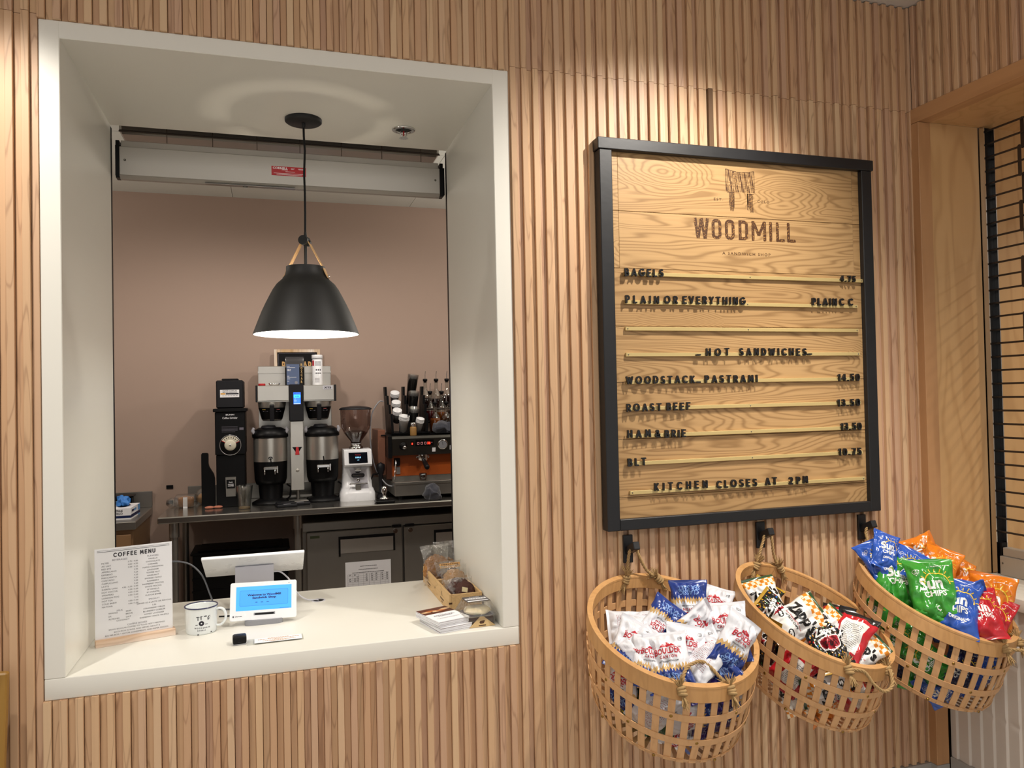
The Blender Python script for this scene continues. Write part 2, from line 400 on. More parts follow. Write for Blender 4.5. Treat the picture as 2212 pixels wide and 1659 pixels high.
STEELD = plain('worn_steel', '9d9a94', .33, .85, .06, 8, aniso=(1, 1, 30))
CHROME = plain('chrome', 'd8d8d8', .1, 1, .02)
ALU = plain('anodised_aluminium', 'b9b5ae', .42, .55, .03, 4)
BRASS = plain('brass', 'c9b27a', .35, .25, .04, 20)
BRASSPIN = plain('brass_rivet', '9a7a40', .35, 1, .05)
SCREW = plain('screw_steel', '77746c', .35, 1, .05)
WPLAST = plain('white_plastic', 'eef0f4', .28, 0, .01)
LGREY = plain('pale_grey_plastic', 'c9c8d0', .4, 0, .02)
GREY = plain('grey_plastic', '8f9096', .42, 0, .03)
PAPER = plain('paper_white', 'f1f1f4', .6, 0, .01)
INK = plain('black_ink', '1d1a26', .6, 0, .02)
INKG = plain('grey_ink', '6a6672', .6, 0, .02)
BURN = plain('burnt_wood_ink', '4a2e18', .6, 0, .25, 220)
ENAMEL = plain('white_enamel', 'e6ebec', .18, 0, .02, coat=.5)
NAVYEN = plain('navy_enamel', '1b1d4a', .2, 0, .05, coat=.4)
RED = plain('red_plastic', 'b3161f', .35, 0, .03)
REDINK = plain('red_ink', 'c02838', .4, 0, .03)
LEATHER = plain('tan_leather', 'c99f6c', .55, 0, .08, 40, bump=.1)
STEELTOP = plain('polished_steel_top', 'b4b1ab', .18, .92, .05, 8, aniso=(1, 30, 1))
DCABLE = plain('dark_grey_cable', '5c5e64', .45, 0, .03)
ROPE = plain('jute_rope', 'a98a5c', .85, 0, .22, 160, bump=.3, bs=500)
COOKIE = plain('cookie_brown', '9a6a38', .8, 0, .35, 60, bump=.8, bs=90)
COOKIE2 = plain('oat_cookie', 'b48a58', .8, 0, .35, 70, bump=.8, bs=110)
CHOC = plain('chocolate_cookie', '4a2a20', .75, 0, .25, 50, bump=.8, bs=90)
CREAM = plain('cream_icing', 'ecdcb4', .5, 0, .06, 40, bump=.4, bs=80)
CAKE = plain('dark_cake', '3a2015', .8, 0, .3, 50, bump=.5)
GLOVE = plain('blue_nitrile', '3a83d6', .5, 0, .1, 30, bump=.3, bs=60)
TOWEL = plain('grey_terry_towel', '3a3c46', .95, 0, .25, 120, bump=1.0, bs=350, sheen=.4)
CLEAR = film('clear_plastic', 'f4f4f2', .05)
CRINKLE = film('cellophane', 'f4f3f0', .12, .10, .65, 1.0, 70)
CUPCLEAR = film('clear_cup', 'fbfbfb', .18, .14, .6)
GLASS = film('clear_glass', 'eef0ee', .03, .05, .7)
SMOKED = film('tinted_hopper', 'dccfcc', .06, .06, .5)
SYRUP = [plain('syrup_%s' % n, c, .12, 0, .02) for n, c in (('dark', '1c0a0a'), ('amber', '7a3c0c'), ('red', '4a0a10'), ('brown', '2a1408'))]
BEANS = plain('coffee_beans', '3a2116', .5, 0, .5, 160, bump=.8, bs=200)
ORANGE = plain('orange_enamel_panel', '9c4a1a', .35, 0, .04)
LAMPIN = plain('lamp_inner_white', 'f4f2ee', .5, 0, .01)
DIFF = glow('lamp_diffuser', 'fff6e8', 11.0)
SCREENB = glow('blue_screen', '3a93ea', .85)
SCREENP = glow('screen_panel_blue', '3589e0', .85)
LCD = glow('lcd_blue', '2f63ff', 2.2)
LCDL = glow('lcd_pale_blue', '2f9bff', 2.6)
LEDR = glow('red_led', 'ff2a1a', 5.0)
OLED = glow('small_display_text', '8fd0ff', 1.6)

# ---------------------------------------------------------------- the setting
WX1, WZ0, WZ1 = 1.31, .78, 2.589      # serving window outer edge (left edge is x=0)
CZ = .8357                            # counter top
SOFZ = 2.5415; JX0, JX1 = .0498, 1.2566; DEP = .675
CORNER = 2.905; CEILZ = 3.0
rnd = random.Random(4)

def slat(mb, x0, x1, yf, yb, z0, z1, c=.0009, mi=0):
    mb.prism([(x0, yf+c), (x0+c, yf), (x1-c, yf), (x1, yf+c), (x1, yb), (x0, yb)], z0, z1, mi=mi)
mb = MB()
PITCH_S = .0376; x = .0171-.0376*56
YR, YC, YB = -.009, .0025, .03
while x < CORNER+.05:
    for a, b, yf in ((x-.0190, x-.0006, YR), (x+.0006, x+.0180, YC)):
        a = max(a, -2.05); b = min(b, CORNER)
        if b-a < .002: continue
        segs = [(.165, 2.6), (2.6012, CEILZ-.004)]
        if b > .0 and a < WX1:
            if a < 0 < b or a < WX1 < b:      # a slat the frame cuts into
                cut = (a, -.0005) if a < 0 else (WX1+.0005, b)
                if cut[1]-cut[0] > .0025: slat(mb, cut[0], cut[1], yf, YB, WZ0, 2.589, .0006)
                segs = [(.165, WZ0-.0008), (2.5895, CEILZ-.004)]
            else:
                segs = [(.165, WZ0-.0008), (2.5895, CEILZ-.004)]
        for z0, z1 in segs:
            j = math.sin(a*911)*.003
            if z1 == 2.6: z1 += j
            if z0 == 2.6012: z0 += j
            if z0 < 1 and z1 > 2 and a < 2.046 < b:      # one dark streaked board above the menu board
                slat(mb, a, b, yf, YB, z0, 1.8); slat(mb, a, b, yf, YB, 1.8, z1, mi=1)
            else: slat(mb, a, b, yf, YB, z0, z1)
    x += PITCH_S
struct('wall_front', mb, [MAPLE, DARKSLAT])

# core of the wall behind the slats, around the opening
mb = MB()
mb.box(-3, .0, .0305, .66, 0, 3.2); mb.box(WX1, 5, .0305, .66, 0, 3.2)
mb.box(.0, WX1, .0305, .66, 0, WZ0-.001); mb.box(.0, WX1, .0305, .66, WZ1+.001, 3.2)
struct('wall_core', mb, DARKGAP)

# white solid-surface surround of the serving window
mb = MB()
mb.box(0, JX0, 0, DEP, CZ, WZ1, bev=.002); mb.box(JX1, WX1, 0, DEP, CZ, WZ1, bev=.002)
mb.box(JX0-.003, JX1+.003, 0, DEP, SOFZ, WZ1, bev=.002)
struct('window_1', mb, WHITE)
# the continuous counter slab, with its deep front edge
t = thing('serving_counter', 'off-white solid surface counter slab filling the bottom of the serving window', 'counter', (.655, .36, WZ0))
mb = MB(); mb.box(-.655, .655, -.36, .365, 0, CZ-WZ0, bev=.0025, seg=2); mb.build('slab', WHITE, t)
mb = MB(); mb.lathe([(.024, 0), (.024, .0012), (.019, .0016), (.019, -.02)], 28, (0, 0, 0)); mb.cyl((0, 0, .0003), (0, 0, .0004), .019, n=28, mi=1)
mb.build('cable_grommet', [LGREY, BLACK], t, (.73-.655, .56-.36, CZ-WZ0))

# front room ceiling, floor, baseboard
mb = MB(); mb.box(-3, 2.93, -6, .03, CEILZ, CEILZ+.05); struct('ceiling', mb, CEIL)
mb = MB(); mb.box(-4, 6, -6, .03, -.05, 0); struct('floor', mb, FLOOR)
mb = MB(); mb.box(-2.05, CORNER, -.014, .03, 0, .163, bev=.002); struct('baseboard_front', mb, BASEB)

# right wall: slats above the pass-through, wooden casing, padded panels below
mb = MB(); y = -.012; k = 0
while y > -2.4:
    for a, b, xf in ((y-.0184, y, 2.902), (y-.0370, y-.0190, 2.915)):
        c = .0014
        mb.prism([(xf+c, b), (xf, b-c), (xf, a+c), (xf+c, a), (2.95, a), (2.95, b)], 2.6085, CEILZ-.004)
    y -= PITCH_S
mb.box(2.93, 2.97, -2.5, .03, 2.60, CEILZ)
struct('wall_right', mb, MAPLE)
mb = MB(); mb.box(2.899, 2.956, -.042, -.006, .165, 2.552, bev=.0015); struct('trim_1', mb, MAPLE_TRIM)
mb = MB(); mb.box(2.899, 2.956, -2.4, -.006, 2.553, 2.6075, bev=.0015); struct('trim_2', mb, MAPLE_TRIM_Y)
mb = MB(); mb.box(2.956, 4.2, -2.4, -.034, 2.556, 2.60); struct('ceiling_pass_through', mb, PLY)
mb = MB(); mb.box(2.956, 3.196, -.033, -.008, .845, 2.556); mb.box(3.252, 4.6, -.040, -.008, .845, 2.556); struct('wall_jamb', mb, PLY)
mb = MB(); mb.box(2.950, 4.2, -2.4, -.036, .800, .845, bev=.003, seg=2); struct('trim_3', mb, WHITE)
def pad(u, v):
    yy = -.0405-u*1.05; z = .19+v*.61
    c = ((-yy-.020) % .0505)/.0505
    rel = .0085*c**.8
    dz = min(abs(z-.402), abs(z-.606))
    return (2.972-rel+.005*math.exp(-(dz/.009)**2)*c, yy, z)
mb = MB(); mb.grid(pad, 420, 90); mb.box(2.978, 3.2, -1.1, -.0405, .15, .79)
struct('wall_right_padded', mb, PADDED)
mb = MB(); mb.box(2.958, 2.99, -1.1, -.043, 0, .19, bev=.002); struct('baseboard_right', mb, BASEB)
mb = MB(); mb.box(2.899, 2.957, -.043, -.006, 0, .164, bev=.002); struct('trim_4', mb, BASEB)
mb = MB(); mb.box(4.6, 4.65, -3, .6, 0, 3); struct('wall_neighbour', mb, CEIL)

# kitchen shell
KY, KC = 3.27, 2.97
mb = MB(); mb.box(-2.2, 3.6, KY, KY+.1, 0, KC+.1); struct('wall_back', mb, PINKWALL)
mb = MB(); mb.box(-2.25, -2.2, .66, KY, 0, KC); struct('wall_left', mb, PINKWALL)
mb = MB(); mb.box(3.6, 3.65, .66, KY, 0, KC); struct('wall_kitchen_right', mb, PINKWALL)
mb = MB(); mb.box(-2.2, 3.6, .66, KY, -.05, 0); struct('floor_kitchen', mb, KFLOOR)
mb = MB()
for i in range(5):
    for j in range(5):
        x0 = -2.1+i*1.22; y1 = KY-.30-j*.61+.3
        mb.box(x0, x0+1.217, y1-.607, y1, KC, KC+.02)
mb.box(-2.2, 3.6, .66, KY, KC+.021, KC+.04)
struct('ceiling_kitchen', mb, KCEIL)

# ---------------------------------------------------------------- serving window: grille, sprinkler, pendant
t = thing('rolling_grille', 'raised metal rolling grille with wide aluminium bottom bar across the serving window top', 'grille', (.655, .72, 2.43))
mb = MB(); mb.box(-.585, .583, -.005, .03, -.052, .052, bev=.002); mb.prism([(-.005, -.052), (.03, -.052), (.03, -.062), (.012, -.062)], -.585, .583, 'x')
mb.box(-.30, .02, .0, .024, -.0628, -.0618, mi=1); mb.lathe([(.001, 0), (.009, 0), (.009, -.003)], 14, (-.16, .012, -.0625), mi=1)
bar = mb.build('bottom_bar', [ALU, STEELD], t)
mb = MB()
for xx in (-.567, .565): mb.lathe([(.0005, .0), (.0035, .0), (.0042, .001)], 12, M=Matrix.Translation((xx, -.0055, .003)) @ Matrix.Rotation(PI/2, 4, 'X'))
mb.build('screw', SCREW, bar)
mb = MB(); mb.box(-.582, .58, .008, .024, .053, .077, bev=.0015); mb.build('upper_rail', ALU, t)
for xx in (-.598, .586): mb = MB(); mb.box(xx, xx+.012, .002, .04, -.06, .075); mb.box(xx-.003, xx+.02, .012, .036, -.05, .06); mb.build('end_bracket', BLACK, t)
for k, zz in enumerate((.1145, .1215)):
    mb = MB(); mb.cyl((-.59, .02+.012*k, zz), (.59, .02+.012*k, zz), .0028, n=8); mb.build('rod', DARKROD, t)
for k in range(7):
    xx = -.43+k*.157
    mb = MB(); mb.box(xx-.0012, xx+.0012, .018, .021, .055, .14); mb.box(xx-.004, xx+.004, .016, .022, .052, .068); mb.build('link', DARKROD, t)
for xx in (-.625, .6035): mb = MB(); mb.box(xx, xx+.0185, -.044+.0005, -.014, .8365-2.43, .11); mb.build('guide', BLACK, t)
mb = MB(); mb.box(-.60, .60, .075, .30, .125, .30, bev=.01); mb.build('hood', STEELD, t)
mb = MB(); M = front(-.002, -.0056, .0); quad(mb, M, -.063, .063, -.018, .017)
M2 = front(-.002, -.0059, 0)
put_text(mb, 'CORNELL', M2 @ Matrix.Translation((-.058, .0065, 0)), .0075, 'L', w=.054, off=.03, mi=1)
quad(mb, M2, -.026, -.004, .0035, .005, 1)
for a, b, zz in ((.008, .022, .010), (.034, .06, .010), (.008, .018, .0075), (.036, .056, .0075), (-.012, .022, -.0025), (-.055, .055, -.010), (-.045, .048, -.0145)):
    quad(mb, M2, a, b, zz, zz+.0013, 1)
mb.build('maker_label', [RED, PAPER], bar)

t = thing('fire_sprinkler', 'small chrome fire sprinkler head recessed in the window soffit', 'sprinkler', (1.054, .473, SOFZ))
mb = MB(); mb.lathe([(.028, -.001), (.030, -.006), (.042, -.004), (.043, -.0005), (.040, .0)], 32); mb.cyl((0, 0, -.0008), (0, 0, -.0006), .029, n=24, mi=1); mb.build('escutcheon', [CHROME, BLACK], t)
mb = MB()
for s in (-1, 1): mb.tube([(s*.010, 0, -.001), (s*.013, 0, -.012), (s*.010, 0, -.022), (s*.003, 0, -.028)], .0022, 8)
mb.cyl((0, 0, -.026), (0, 0, -.031), .004, n=12); mb.build('frame', CHROME, t)
mb = MB()
for k in range(12):
    a = 2*PI*k/12; M = Matrix.Rotation(a, 4, 'Z'); mb.box(.004, .0165, -.0024, .0024, -.0322, -.0312, M=M)
mb.cyl((0, 0, -.0325), (0, 0, -.0310), .009, n=16); mb.build('deflector', CHROME, t)
mb = MB(); mb.cyl((0, 0, -.006), (0, 0, -.024), .0028, n=10); mb.build('glass_bulb', RED, t)

PX, PY = .699, .457
t = thing('pendant_lamp', 'matte black bell pendant lamp with leather strap hanging in the serving window', 'lamp', (PX, PY, SOFZ))
dz = -SOFZ
mb = MB(); mb.lathe([(.001, -.013), (.058, -.013), (.063, -.009), (.063, 0)], 48); mb.lathe([(.0065, -.012), (.0065, -.026), (.004, -.03)], 14); mb.build('canopy', MATTEBLACK, t)
mb = MB(); pts = [(0, 0, -.024), (.0005, 0, -.06), (.003, 0, -.11), (.0015, 0, -.15), (-.0005, 0, -.19), (.001, 0, -.26), (.001, 0, -.33), (0, 0, -.40), (0, 0, 2.128+dz)]
mb.tube(pts, .0038, 10); mb.build('cord', BLACK, t)
mb = MB(); mb.cyl((-.003, -.017, 2.115+dz), (-.003, .015, 2.115+dz), .0165, n=24); mb.cyl((.006, .0, 2.108+dz), (.006, .012, 2.108+dz), .012, n=20); mb.cyl((0, 0, 2.128+dz), (0, 0, 2.145+dz), .006, .0045, n=12)
mb.build('swivel_joint', MATTEBLACK, t, None, (0, 0, math.radians(-24)))
mb = MB(); mb.cyl((0, 0, 2.105+dz), (0, 0, 2.012+dz), .0055, n=12); mb.build('stem', MATTEBLACK, t)
for s in (-1, 1):
    P = [(s*.012, 2.112), (s*.032, 2.075), (s*.052, 2.038), (s*.066, 2.016), (s*.0735, 1.998), (s*.083, 1.980)]
    mb = MB(); V = []
    for i, (a, z) in enumerate(P):
        for yy in (-.010, .010):
            V += [(a+s*.0008, yy, z+dz), (a-s*.0016, yy, z+dz)]
    for i in range(len(P)-1):
        b = 4*i
        F = [(b, b+2, b+6, b+4), (b+1, b+5, b+7, b+3), (b, b+4, b+5, b+1), (b+2, b+3, b+7, b+6)]
        mb.add(V, F) if False else mb.f.extend([tuple(q) for q in F])
    mb.v = V; mb.f.append((0, 1, 3, 2)); e = 4*(len(P)-1); mb.f.append((e, e+2, e+3, e+1))
    mb.m = [0]*len(mb.f); mb.s = [False]*len(mb.f)
    st = mb.build('leather_strap', LEATHER, t, None, (0, 0, math.radians(-24)))
    mb = MB(); mb.sphere((s*.0825, 0, 1.986+dz), .0055, 12, 8, sx=.7); mb.build('rivet', CHROME, st)
prof = [(.0665, 2.022), (.0668, 2.008), (.071, 1.992), (.081, 1.977), (.0985, 1.961), (.1115, 1.942), (.1235, 1.919), (.1365, 1.893), (.149, 1.866), (.160, 1.838), (.170, 1.812), (.1785, 1.789), (.1795, 1.786)]
mb = MB(); mb.lathe([(r, z+dz) for r, z in prof], 72); mb.lathe([(r-.002, z+dz) for r, z in prof], 72, mi=1); mb.lathe([(.0665, 2.022+dz), (.0645, 2.022+dz)], 72); mb.lathe([(.1795, 1.786+dz), (.1775, 1.786+dz)], 72)
mb.build('lamp_shade', [MATTEBLACK, LAMPIN], t)
mb = MB(); mb.cyl((0, 0, 2.013+dz), (0, 0, 2.016+dz), .0545, n=48); mb.build('top_cap', MATTEBLACK, t)
mb = MB(); mb.lathe([(.0005, 1.7925+dz), (.174, 1.7925+dz), (.1755, 1.794+dz), (.174, 1.7955+dz), (.0005, 1.7955+dz)], 72); mb.build('diffuser', DIFF, t)
ld = bpy.data.lights.new('pendant_bulb', 'POINT'); ld.energy = 6.5; ld.color = (1, .88, .72); ld.shadow_soft_size = .012
lo = bpy.data.objects.new('pendant_bulb', ld); COL.objects.link(lo); lo.location = (PX, PY, 1.885)

# ---------------------------------------------------------------- things on the counter
t = thing('menu_holder', 'upright coffee menu sheet in a beech block at the counter end', 'menu holder', (.175, .2845, CZ), math.atan2(.059, .212))
mb = MB(); mb.box(-.110, .110, -.0145, .0145, 0, .021, bev=.0012); mb.build('wooden_base', BEECH, t)
mb = MB(); SW0, SW1, SH0, SH1 = -.1095, .1035, .013, .289
mb.box(SW0, SW1, -.0006, .0006, SH0, SH1)
MM = front(0, -.0009, 0)
def mt(u, v, s, h=.0043, al='C', mi=1, w=None, off=0, sx=1.12):
    put_text(mb, s, MM @ Matrix.Translation((SW0+(SW1-SW0)*u, SH1-(SH1-.0235)*v-h/2, 0)), h, al, w, 0, 1.0, mi, sx, 2)
stroke_text(mb, 'COFFEE MENU', MM @ Matrix.Translation((SW0+(SW1-SW0)*.507, SH1-.277*.080-.0066, 0)), .0134, .0029, -.058, .058, 1)
for v, th in ((.022, .0007), (.036, .0013)): quad(mb, MM, SW0+.007, SW1-.007, SH1-.277*v-th/2, SH1-.277*v+th/2, 1)
mt(.316, .139, 'BEVERAGES', .0050, mi=2)
items = ['FILTER', 'AU LAIT', 'RED EYE', 'AMERICANO', 'ESPRESSO', 'MACCHIATO', 'CORTADO', 'CAPPUCCINO', 'LATTE', 'SHERPA CHAI', 'HOT COCOA', 'STEAMERS', 'LONDON FOG', 'HOT TEA', 'COLD BREW', 'MATCHA']
prices = ['3.75 / 4.00', '4.00 / 4.50', '5.00 / 5.25', '3.95', '3.25', '4.25', '4.50', '5.00', '5.25', '4.95 / 5.50 / 6.00', '4.50 / 5.00', '4.50 / 5.00', '4.50 / 5.00', '3.15', '4.00 / 5.00', '4.00 / 5.00']
for i, (a, b) in enumerate(zip(items, prices)):
    mt(.085, .167+i*.0326, a, al='L'); mt(.547, .175+i*.0320, b, .0040, al='R')
for i, s in enumerate(['FLAVORS', 'VANILLA', 'CHOCOLATE', 'CARAMEL', 'MAPLE CINNAMON', 'LAVENDER', 'TOFFEE NUT', 'HAZELNUT', 'SMOKED MAPLE', 'RASPBERRY', 'RASPBERRY MOCHA', 'WHITE MOCHA', 'SF VANILLA', 'SF CARAMEL', 'FLAVOR BOMB']):
    mt(.745, .138+i*.0322, s, .0048 if i == 0 else .0041, mi=2 if i == 0 else 1)
for v, s in ((.636, 'SPECIALTY'), (.673, 'SERVED AS A LATTE OR MATCHA'), (.707, '5.50'), (.740, 'STRAWBERRY FIELDS'), (.772, 'BLUEBERRY COBBLER'), (.805, 'HONEY LAVENDER'), (.838, 'RASPBERRY WHITE TRUFFLE')):
    mt(.755, v, s, .0040, mi=2 if v < .64 else 1)
mt(.31, .714, 'MILK', .0048, mi=2)
for u, v, s in ((.165, .736, 'WHOLE'), (.165, .770, '2%'), (.165, .802, 'ALMOND'), (.385, .735, 'SKIM'), (.385, .765, 'BREVE'), (.385, .800, 'OAT'), (.265, .828, 'COCONUT')): mt(u, v, s, al='L')
mt(.53, .889, 'COFFEE BOXES', .0050, mi=2)
for v, s in ((.919, 'BRING BOXCAR COFFEE TO YOUR NEXT MEETING!'), (.951, 'EACH BOX IS 96OZ AND SERVES ABOUT 8'), (.982, '$25 PER BOX + $3 FOR CONDIMENTS AND PAPER GOODS')): mt(.53, v, s, .0041)
mb.build('printed_sheet', [PAPER, INK, INKG], t)
mb = MB(); mb.box(SW0-.001, SW1+.001, -.0032, -.0022, .0125, SH1+.001); mb.build('acrylic_cover', film('acrylic_sheet', 'ffffff', .02, .03, .35), t)

# enamel mug
t = thing('enamel_mug', 'chipped white enamel mug with navy rim and black printing, beside the coffee menu', 'mug', (.358, .312, CZ))
mb = MB(); mb.lathe([(.0005, .002), (.040, .002), (.0435, 0), (.0452, .004), (.0462, .02), (.0475, .078), (.0490, .0815), (.0470, .0815), (.0455, .076), (.0440, .006), (.0005, .005)], 64)
fa = math.atan2(-2.3034-.312, .5843-.358)
def mugdec(V, F, cx, cz, mi):
    out = []
    for x, y in V:
        z = cz+y; r = .0462+(.0475-.0462)*(z-.02)/.058+.0003; a = fa+(cx+x)/r; out.append((r*math.cos(a), r*math.sin(a), z))
    mb.add(out, F, mi)
def mugtext(s, cx, cz, h, w=None, off=.02, space=1.0):
    V, F = text2d(s, h, 'C', w, off, space); mugdec(V, F, cx, cz, 1)
def mugpoly(P, cx, cz): mugdec(P, [tuple(range(len(P)))], cx, cz, 1)
mugtext('W O O D G R A I N', .002, .0205, .0042, .046, .03); mugtext('B A G E L S', .000, .0135, .0030, .024, .04)
n = 28
ringV = [(r*math.cos(2*PI*i/n), r*math.sin(2*PI*i/n)) for r in (.0022, .0078) for i in range(n)]
mugdec(ringV, [(i, (i+1) % n, n+(i+1) % n, n+i) for i in range(n)], 0, .0365, 1)
mugtext('EST.', -.0135, .0315, .0022, .008, .05); mugtext('COLO', .014, .0322, .0022, .008, .05)
for P, cx, cz in (([(-.0012, 0), (.0014, 0), (.0012, .009), (-.0010, .009)], -.010, .046), ([(-.001, 0), (.001, 0), (.0016, .012), (-.0016, .011)], -.001, .047), ([(-.006, -.001), (-.002, -.0012), (.006, .0), (.002, .0014), (-.004, .0012)], -.010, .0565), ([(-.003, -.001), (.003, -.001), (.004, .001), (-.002, .001)], .000, .058), ([(-.004, -.001), (.004, -.0015), (.005, .0012), (.0, .002), (-.005, .001)], .0115, .0575),
                  ([(-.002, -.001), (.0015, .0), (.0005, .0045), (.0025, .010), (.006, .013), (.001, .0115), (-.0025, .006)], .0205, .046), ([(.0, .0), (.002, .001), (.006, .008), (.0065, .0135), (.0055, .0085), (.001, .0022)], .021, .046)): mugpoly(P, cx, cz)
for cx, cz, q in ((-.010, .0025, .0028), (.030, .006, .0026)):
    mugpoly([(q*math.cos(a)*(1+.3*math.sin(3*a+cx*900)), .7*q*math.sin(a)) for a in [2*PI*i/10 for i in range(10)]], cx, cz)
mb.build('body', [ENAMEL, INK], t)
mb = MB(); mb.tube([(.0484*math.cos(2*PI*i/64), .0484*math.sin(2*PI*i/64), .0818) for i in range(64)], .0021, 8, closed=True); mb.build('rim', NAVYEN, t)
ha = -.25
hp = [(.0465, .069), (.058, .0715), (.070, .066), (.0755, .050), (.073, .034), (.062, .021), (.0515, .0185), (.046, .0200)]
mb = MB(); mb.tube(smooth_path([(r*math.cos(ha), r*math.sin(ha), z) for r, z in hp]), .0042, 10, flat=.8); mb.build('handle', ENAMEL, t)
mb = MB(); mb.cyl((0, 0, .050), (0, 0, .0505), .0445, n=40); mb.sphere((.010, .018, .0505), .014, 12, 8, sz=.25, mi=1); mb.build('contents', [plain('mug_shadow_grey', 'b9bbb6', .5), plain('lemon_peel', 'c9b878', .5)], t)

# customer display
t = thing('customer_display', 'white tablet style customer display with a bright blue screen', 'payment display', (.545, .345, CZ))
TL = Matrix.Translation((0, 0, .071)) @ Matrix.Rotation(math.radians(-18), 4, 'X') @ Matrix.Rotation(math.radians(1.5), 4, 'Y')
def rrect(w, h, r, n=5):
    P = []
    for cx, cy, a0 in ((w/2-r, h/2-r, 0), (-w/2+r, h/2-r, 90), (-w/2+r, -h/2+r, 180), (w/2-r, -h/2+r, 270)):
        for i in range(n+1):
            a = math.radians(a0+90*i/n); P.append((cx+r*math.cos(a), cy+r*math.sin(a)))
    return P
mb = MB(); mb.prism(rrect(.206, .119, .006), -.006, .006, 'y', M=TL)
mb.prism(rrect(.204, .117, .006), .006, .012, 'y', M=TL)
cs = mb.build('casing', WPLAST, t)
FM = TL @ front(0, -.0063, 0)
mb = MB(); quad(mb, FM, -.085, .087, -.0295, .046)
outline = rrect(.150, .049, .004); inner = rrect(.1488, .0478, .0038)
k = len(outline); T2 = FM @ Matrix.Translation((.001, .009, .0002))
mb.add([(x, y, 0) for x, y in outline]+[(x, y, 0) for x, y in inner], [(i, (i+1) % k, k+(i+1) % k, k+i) for i in range(k)], 1, False, T2)
mb.add([(x, y, 0) for x, y in inner], [tuple(range(k))], 2, False, T2)
TT = FM @ Matrix.Translation((0, 0, .0004))
put_text(mb, 'Welcome to WoodMill', TT @ Matrix.Translation((.0015, .0155, 0)), .0062, 'C', .104, .045, mi=3)
put_text(mb, 'Sandwich Shop', TT @ Matrix.Translation((.0015, .0065, 0)), .0062, 'C', .074, .045, mi=3)
for a, w in ((-.022, .010), (-.005, .011), (.013, .012)): quad(mb, TT, a-w*.36, a+w*.30, -.0058, -.0042, 3)
quad(mb, TT, .050, .080, -.0275, -.0268, 3)
mb.build('screen', [SCREENB, plain('screen_line', '2a6fb8', .4), SCREENP, plain('screen_ink', '12204a', .4)], cs)
mb = MB(); quad(mb, FM, -.030, .036, -.0455, -.0375, 0); quad(mb, FM @ Matrix.Translation((0, 0, .0003)), -.026, .032, -.0445, -.0390, 1); mb.build('card_slot', [GREY, BLACK], cs)
mb = MB(); T3 = FM @ Matrix.Translation((0, 0, .0003))
put_text(mb, 'clover', T3 @ Matrix.Translation((-.087, -.0475, 0)), .0036, 'L', .022, .02)
for dx, dy in ((0, 0), (.0024, 0), (0, .0024), (.0024, .0024)): quad(mb, T3, -.0945+dx, -.0945+dx+.0021, -.0485+dy, -.0485+dy+.0021)
mb.build('maker_mark', INK, cs)
mb = MB(); mb.cyl((.079, -.0064, .052), (.079, -.0058, .052), .0014, n=10, M=TL); mb.build('camera_eye', BLACK, cs)
mb = MB(); mb.prism([(x, y*.9) for x, y in rrect(.118, .078, .018)], 0, .016, 'z'); mb.box(-.05, .05, -.012, .022, .012, .045, bev=.004); mb.build('foot', GREY, t, (.0, .004, 0))

# staff monitor seen from behind
t = thing('point_of_sale_monitor', 'white tilted checkout monitor seen from behind on its stand', 'monitor', (.5135, .53, CZ))
a = Vector((0, -.09, .198)); b = Vector((0, .09, .103)); dirv = (b-a).normalized(); nrm = Vector((0, -dirv.z, dirv.y))
# panel frame: x, along dirv, thickness along outward normal of the screen (up and towards staff)
PM_ = Matrix(((1, 0, 0, 0), (0, dirv.y, -dirv.z, a.y), (0, dirv.z, dirv.y, a.z), (0, 0, 0, 1)))
mb = MB(); mb.box(-.1655, .1655, 0, .204, 0, .011, bev=.0025, seg=2, M=PM_); pn = mb.build('panel', WPLAST, t)
mb = MB(); mb.box(-.156, .156, .010, .194, .0108, .0114, M=PM_); mb.build('screen', BLACK, pn)
mb = MB(); mb.cyl((-.045, .014, -.0004), (-.045, .014, .001), .0016, n=8, M=PM_); mb.build('microphone_hole', BLACK, pn)
mb = MB()
mb.prism([(-.055, 0), (.06, 0), (.06, .010), (.035, .020), (.052, .10), (.052, .135), (.02, .152), (-.010, .150), (-.018, .09), (-.020, .075), (-.052, .012)], -.0635, .0635, 'x')
mb.build('stand', LGREY, t)

def cable(name, label, pts, r, mat):
    c = bpy.data.curves.new('path', 'CURVE'); P = [Vector(p) for p in pts]
    out = []
    for i in range(len(P)-1):
        p0 = P[max(i-1, 0)]; p1 = P[i]; p2 = P[i+1]; p3 = P[min(i+2, len(P)-1)]
        for k in range(8):
            s = k/8; out.append(.5*((2*p1)+(-p0+p2)*s+(2*p0-5*p1+4*p2-p3)*s*s+(-p0+3*p1-3*p2+p3)*s**3))
    out.append(P[-1]); bpy.data.curves.remove(c)
    mb = MB(); o = P[0]; mb.tube([p-o for p in out], r, 8); ob = mb.build(name, mat, None, o)
    return tag(ob, label, 'cable'), out
cable('monitor_cable', 'white cable looping from behind the checkout monitor down to the counter hole', [(.578, .55, .955), (.60, .548, .952), (.628, .545, .925), (.648, .55, .885), (.668, .555, .858), (.694, .557, .842), (.725, .56, .8385), (.73, .56, .828)], .0028, LGREY)
cable('grey_cable', 'grey cable arching from behind the coffee menu to the counter behind the mug', [(.13, .62, CZ+.003), (.15, .61, .92), (.21, .60, 1.00), (.285, .60, 1.000), (.335, .60, .955), (.365, .59, .88), (.385, .57, CZ+.004), (.44, .54, CZ+.003)], .003, DCABLE)
cable('black_cable', 'thin black cable lying between the mug and the customer display', [(.40, .46, CZ+.003), (.43, .455, CZ+.003), (.46, .46, CZ+.003), (.50, .44, CZ+.003), (.535, .395, CZ+.003)], .0025, BLACK)

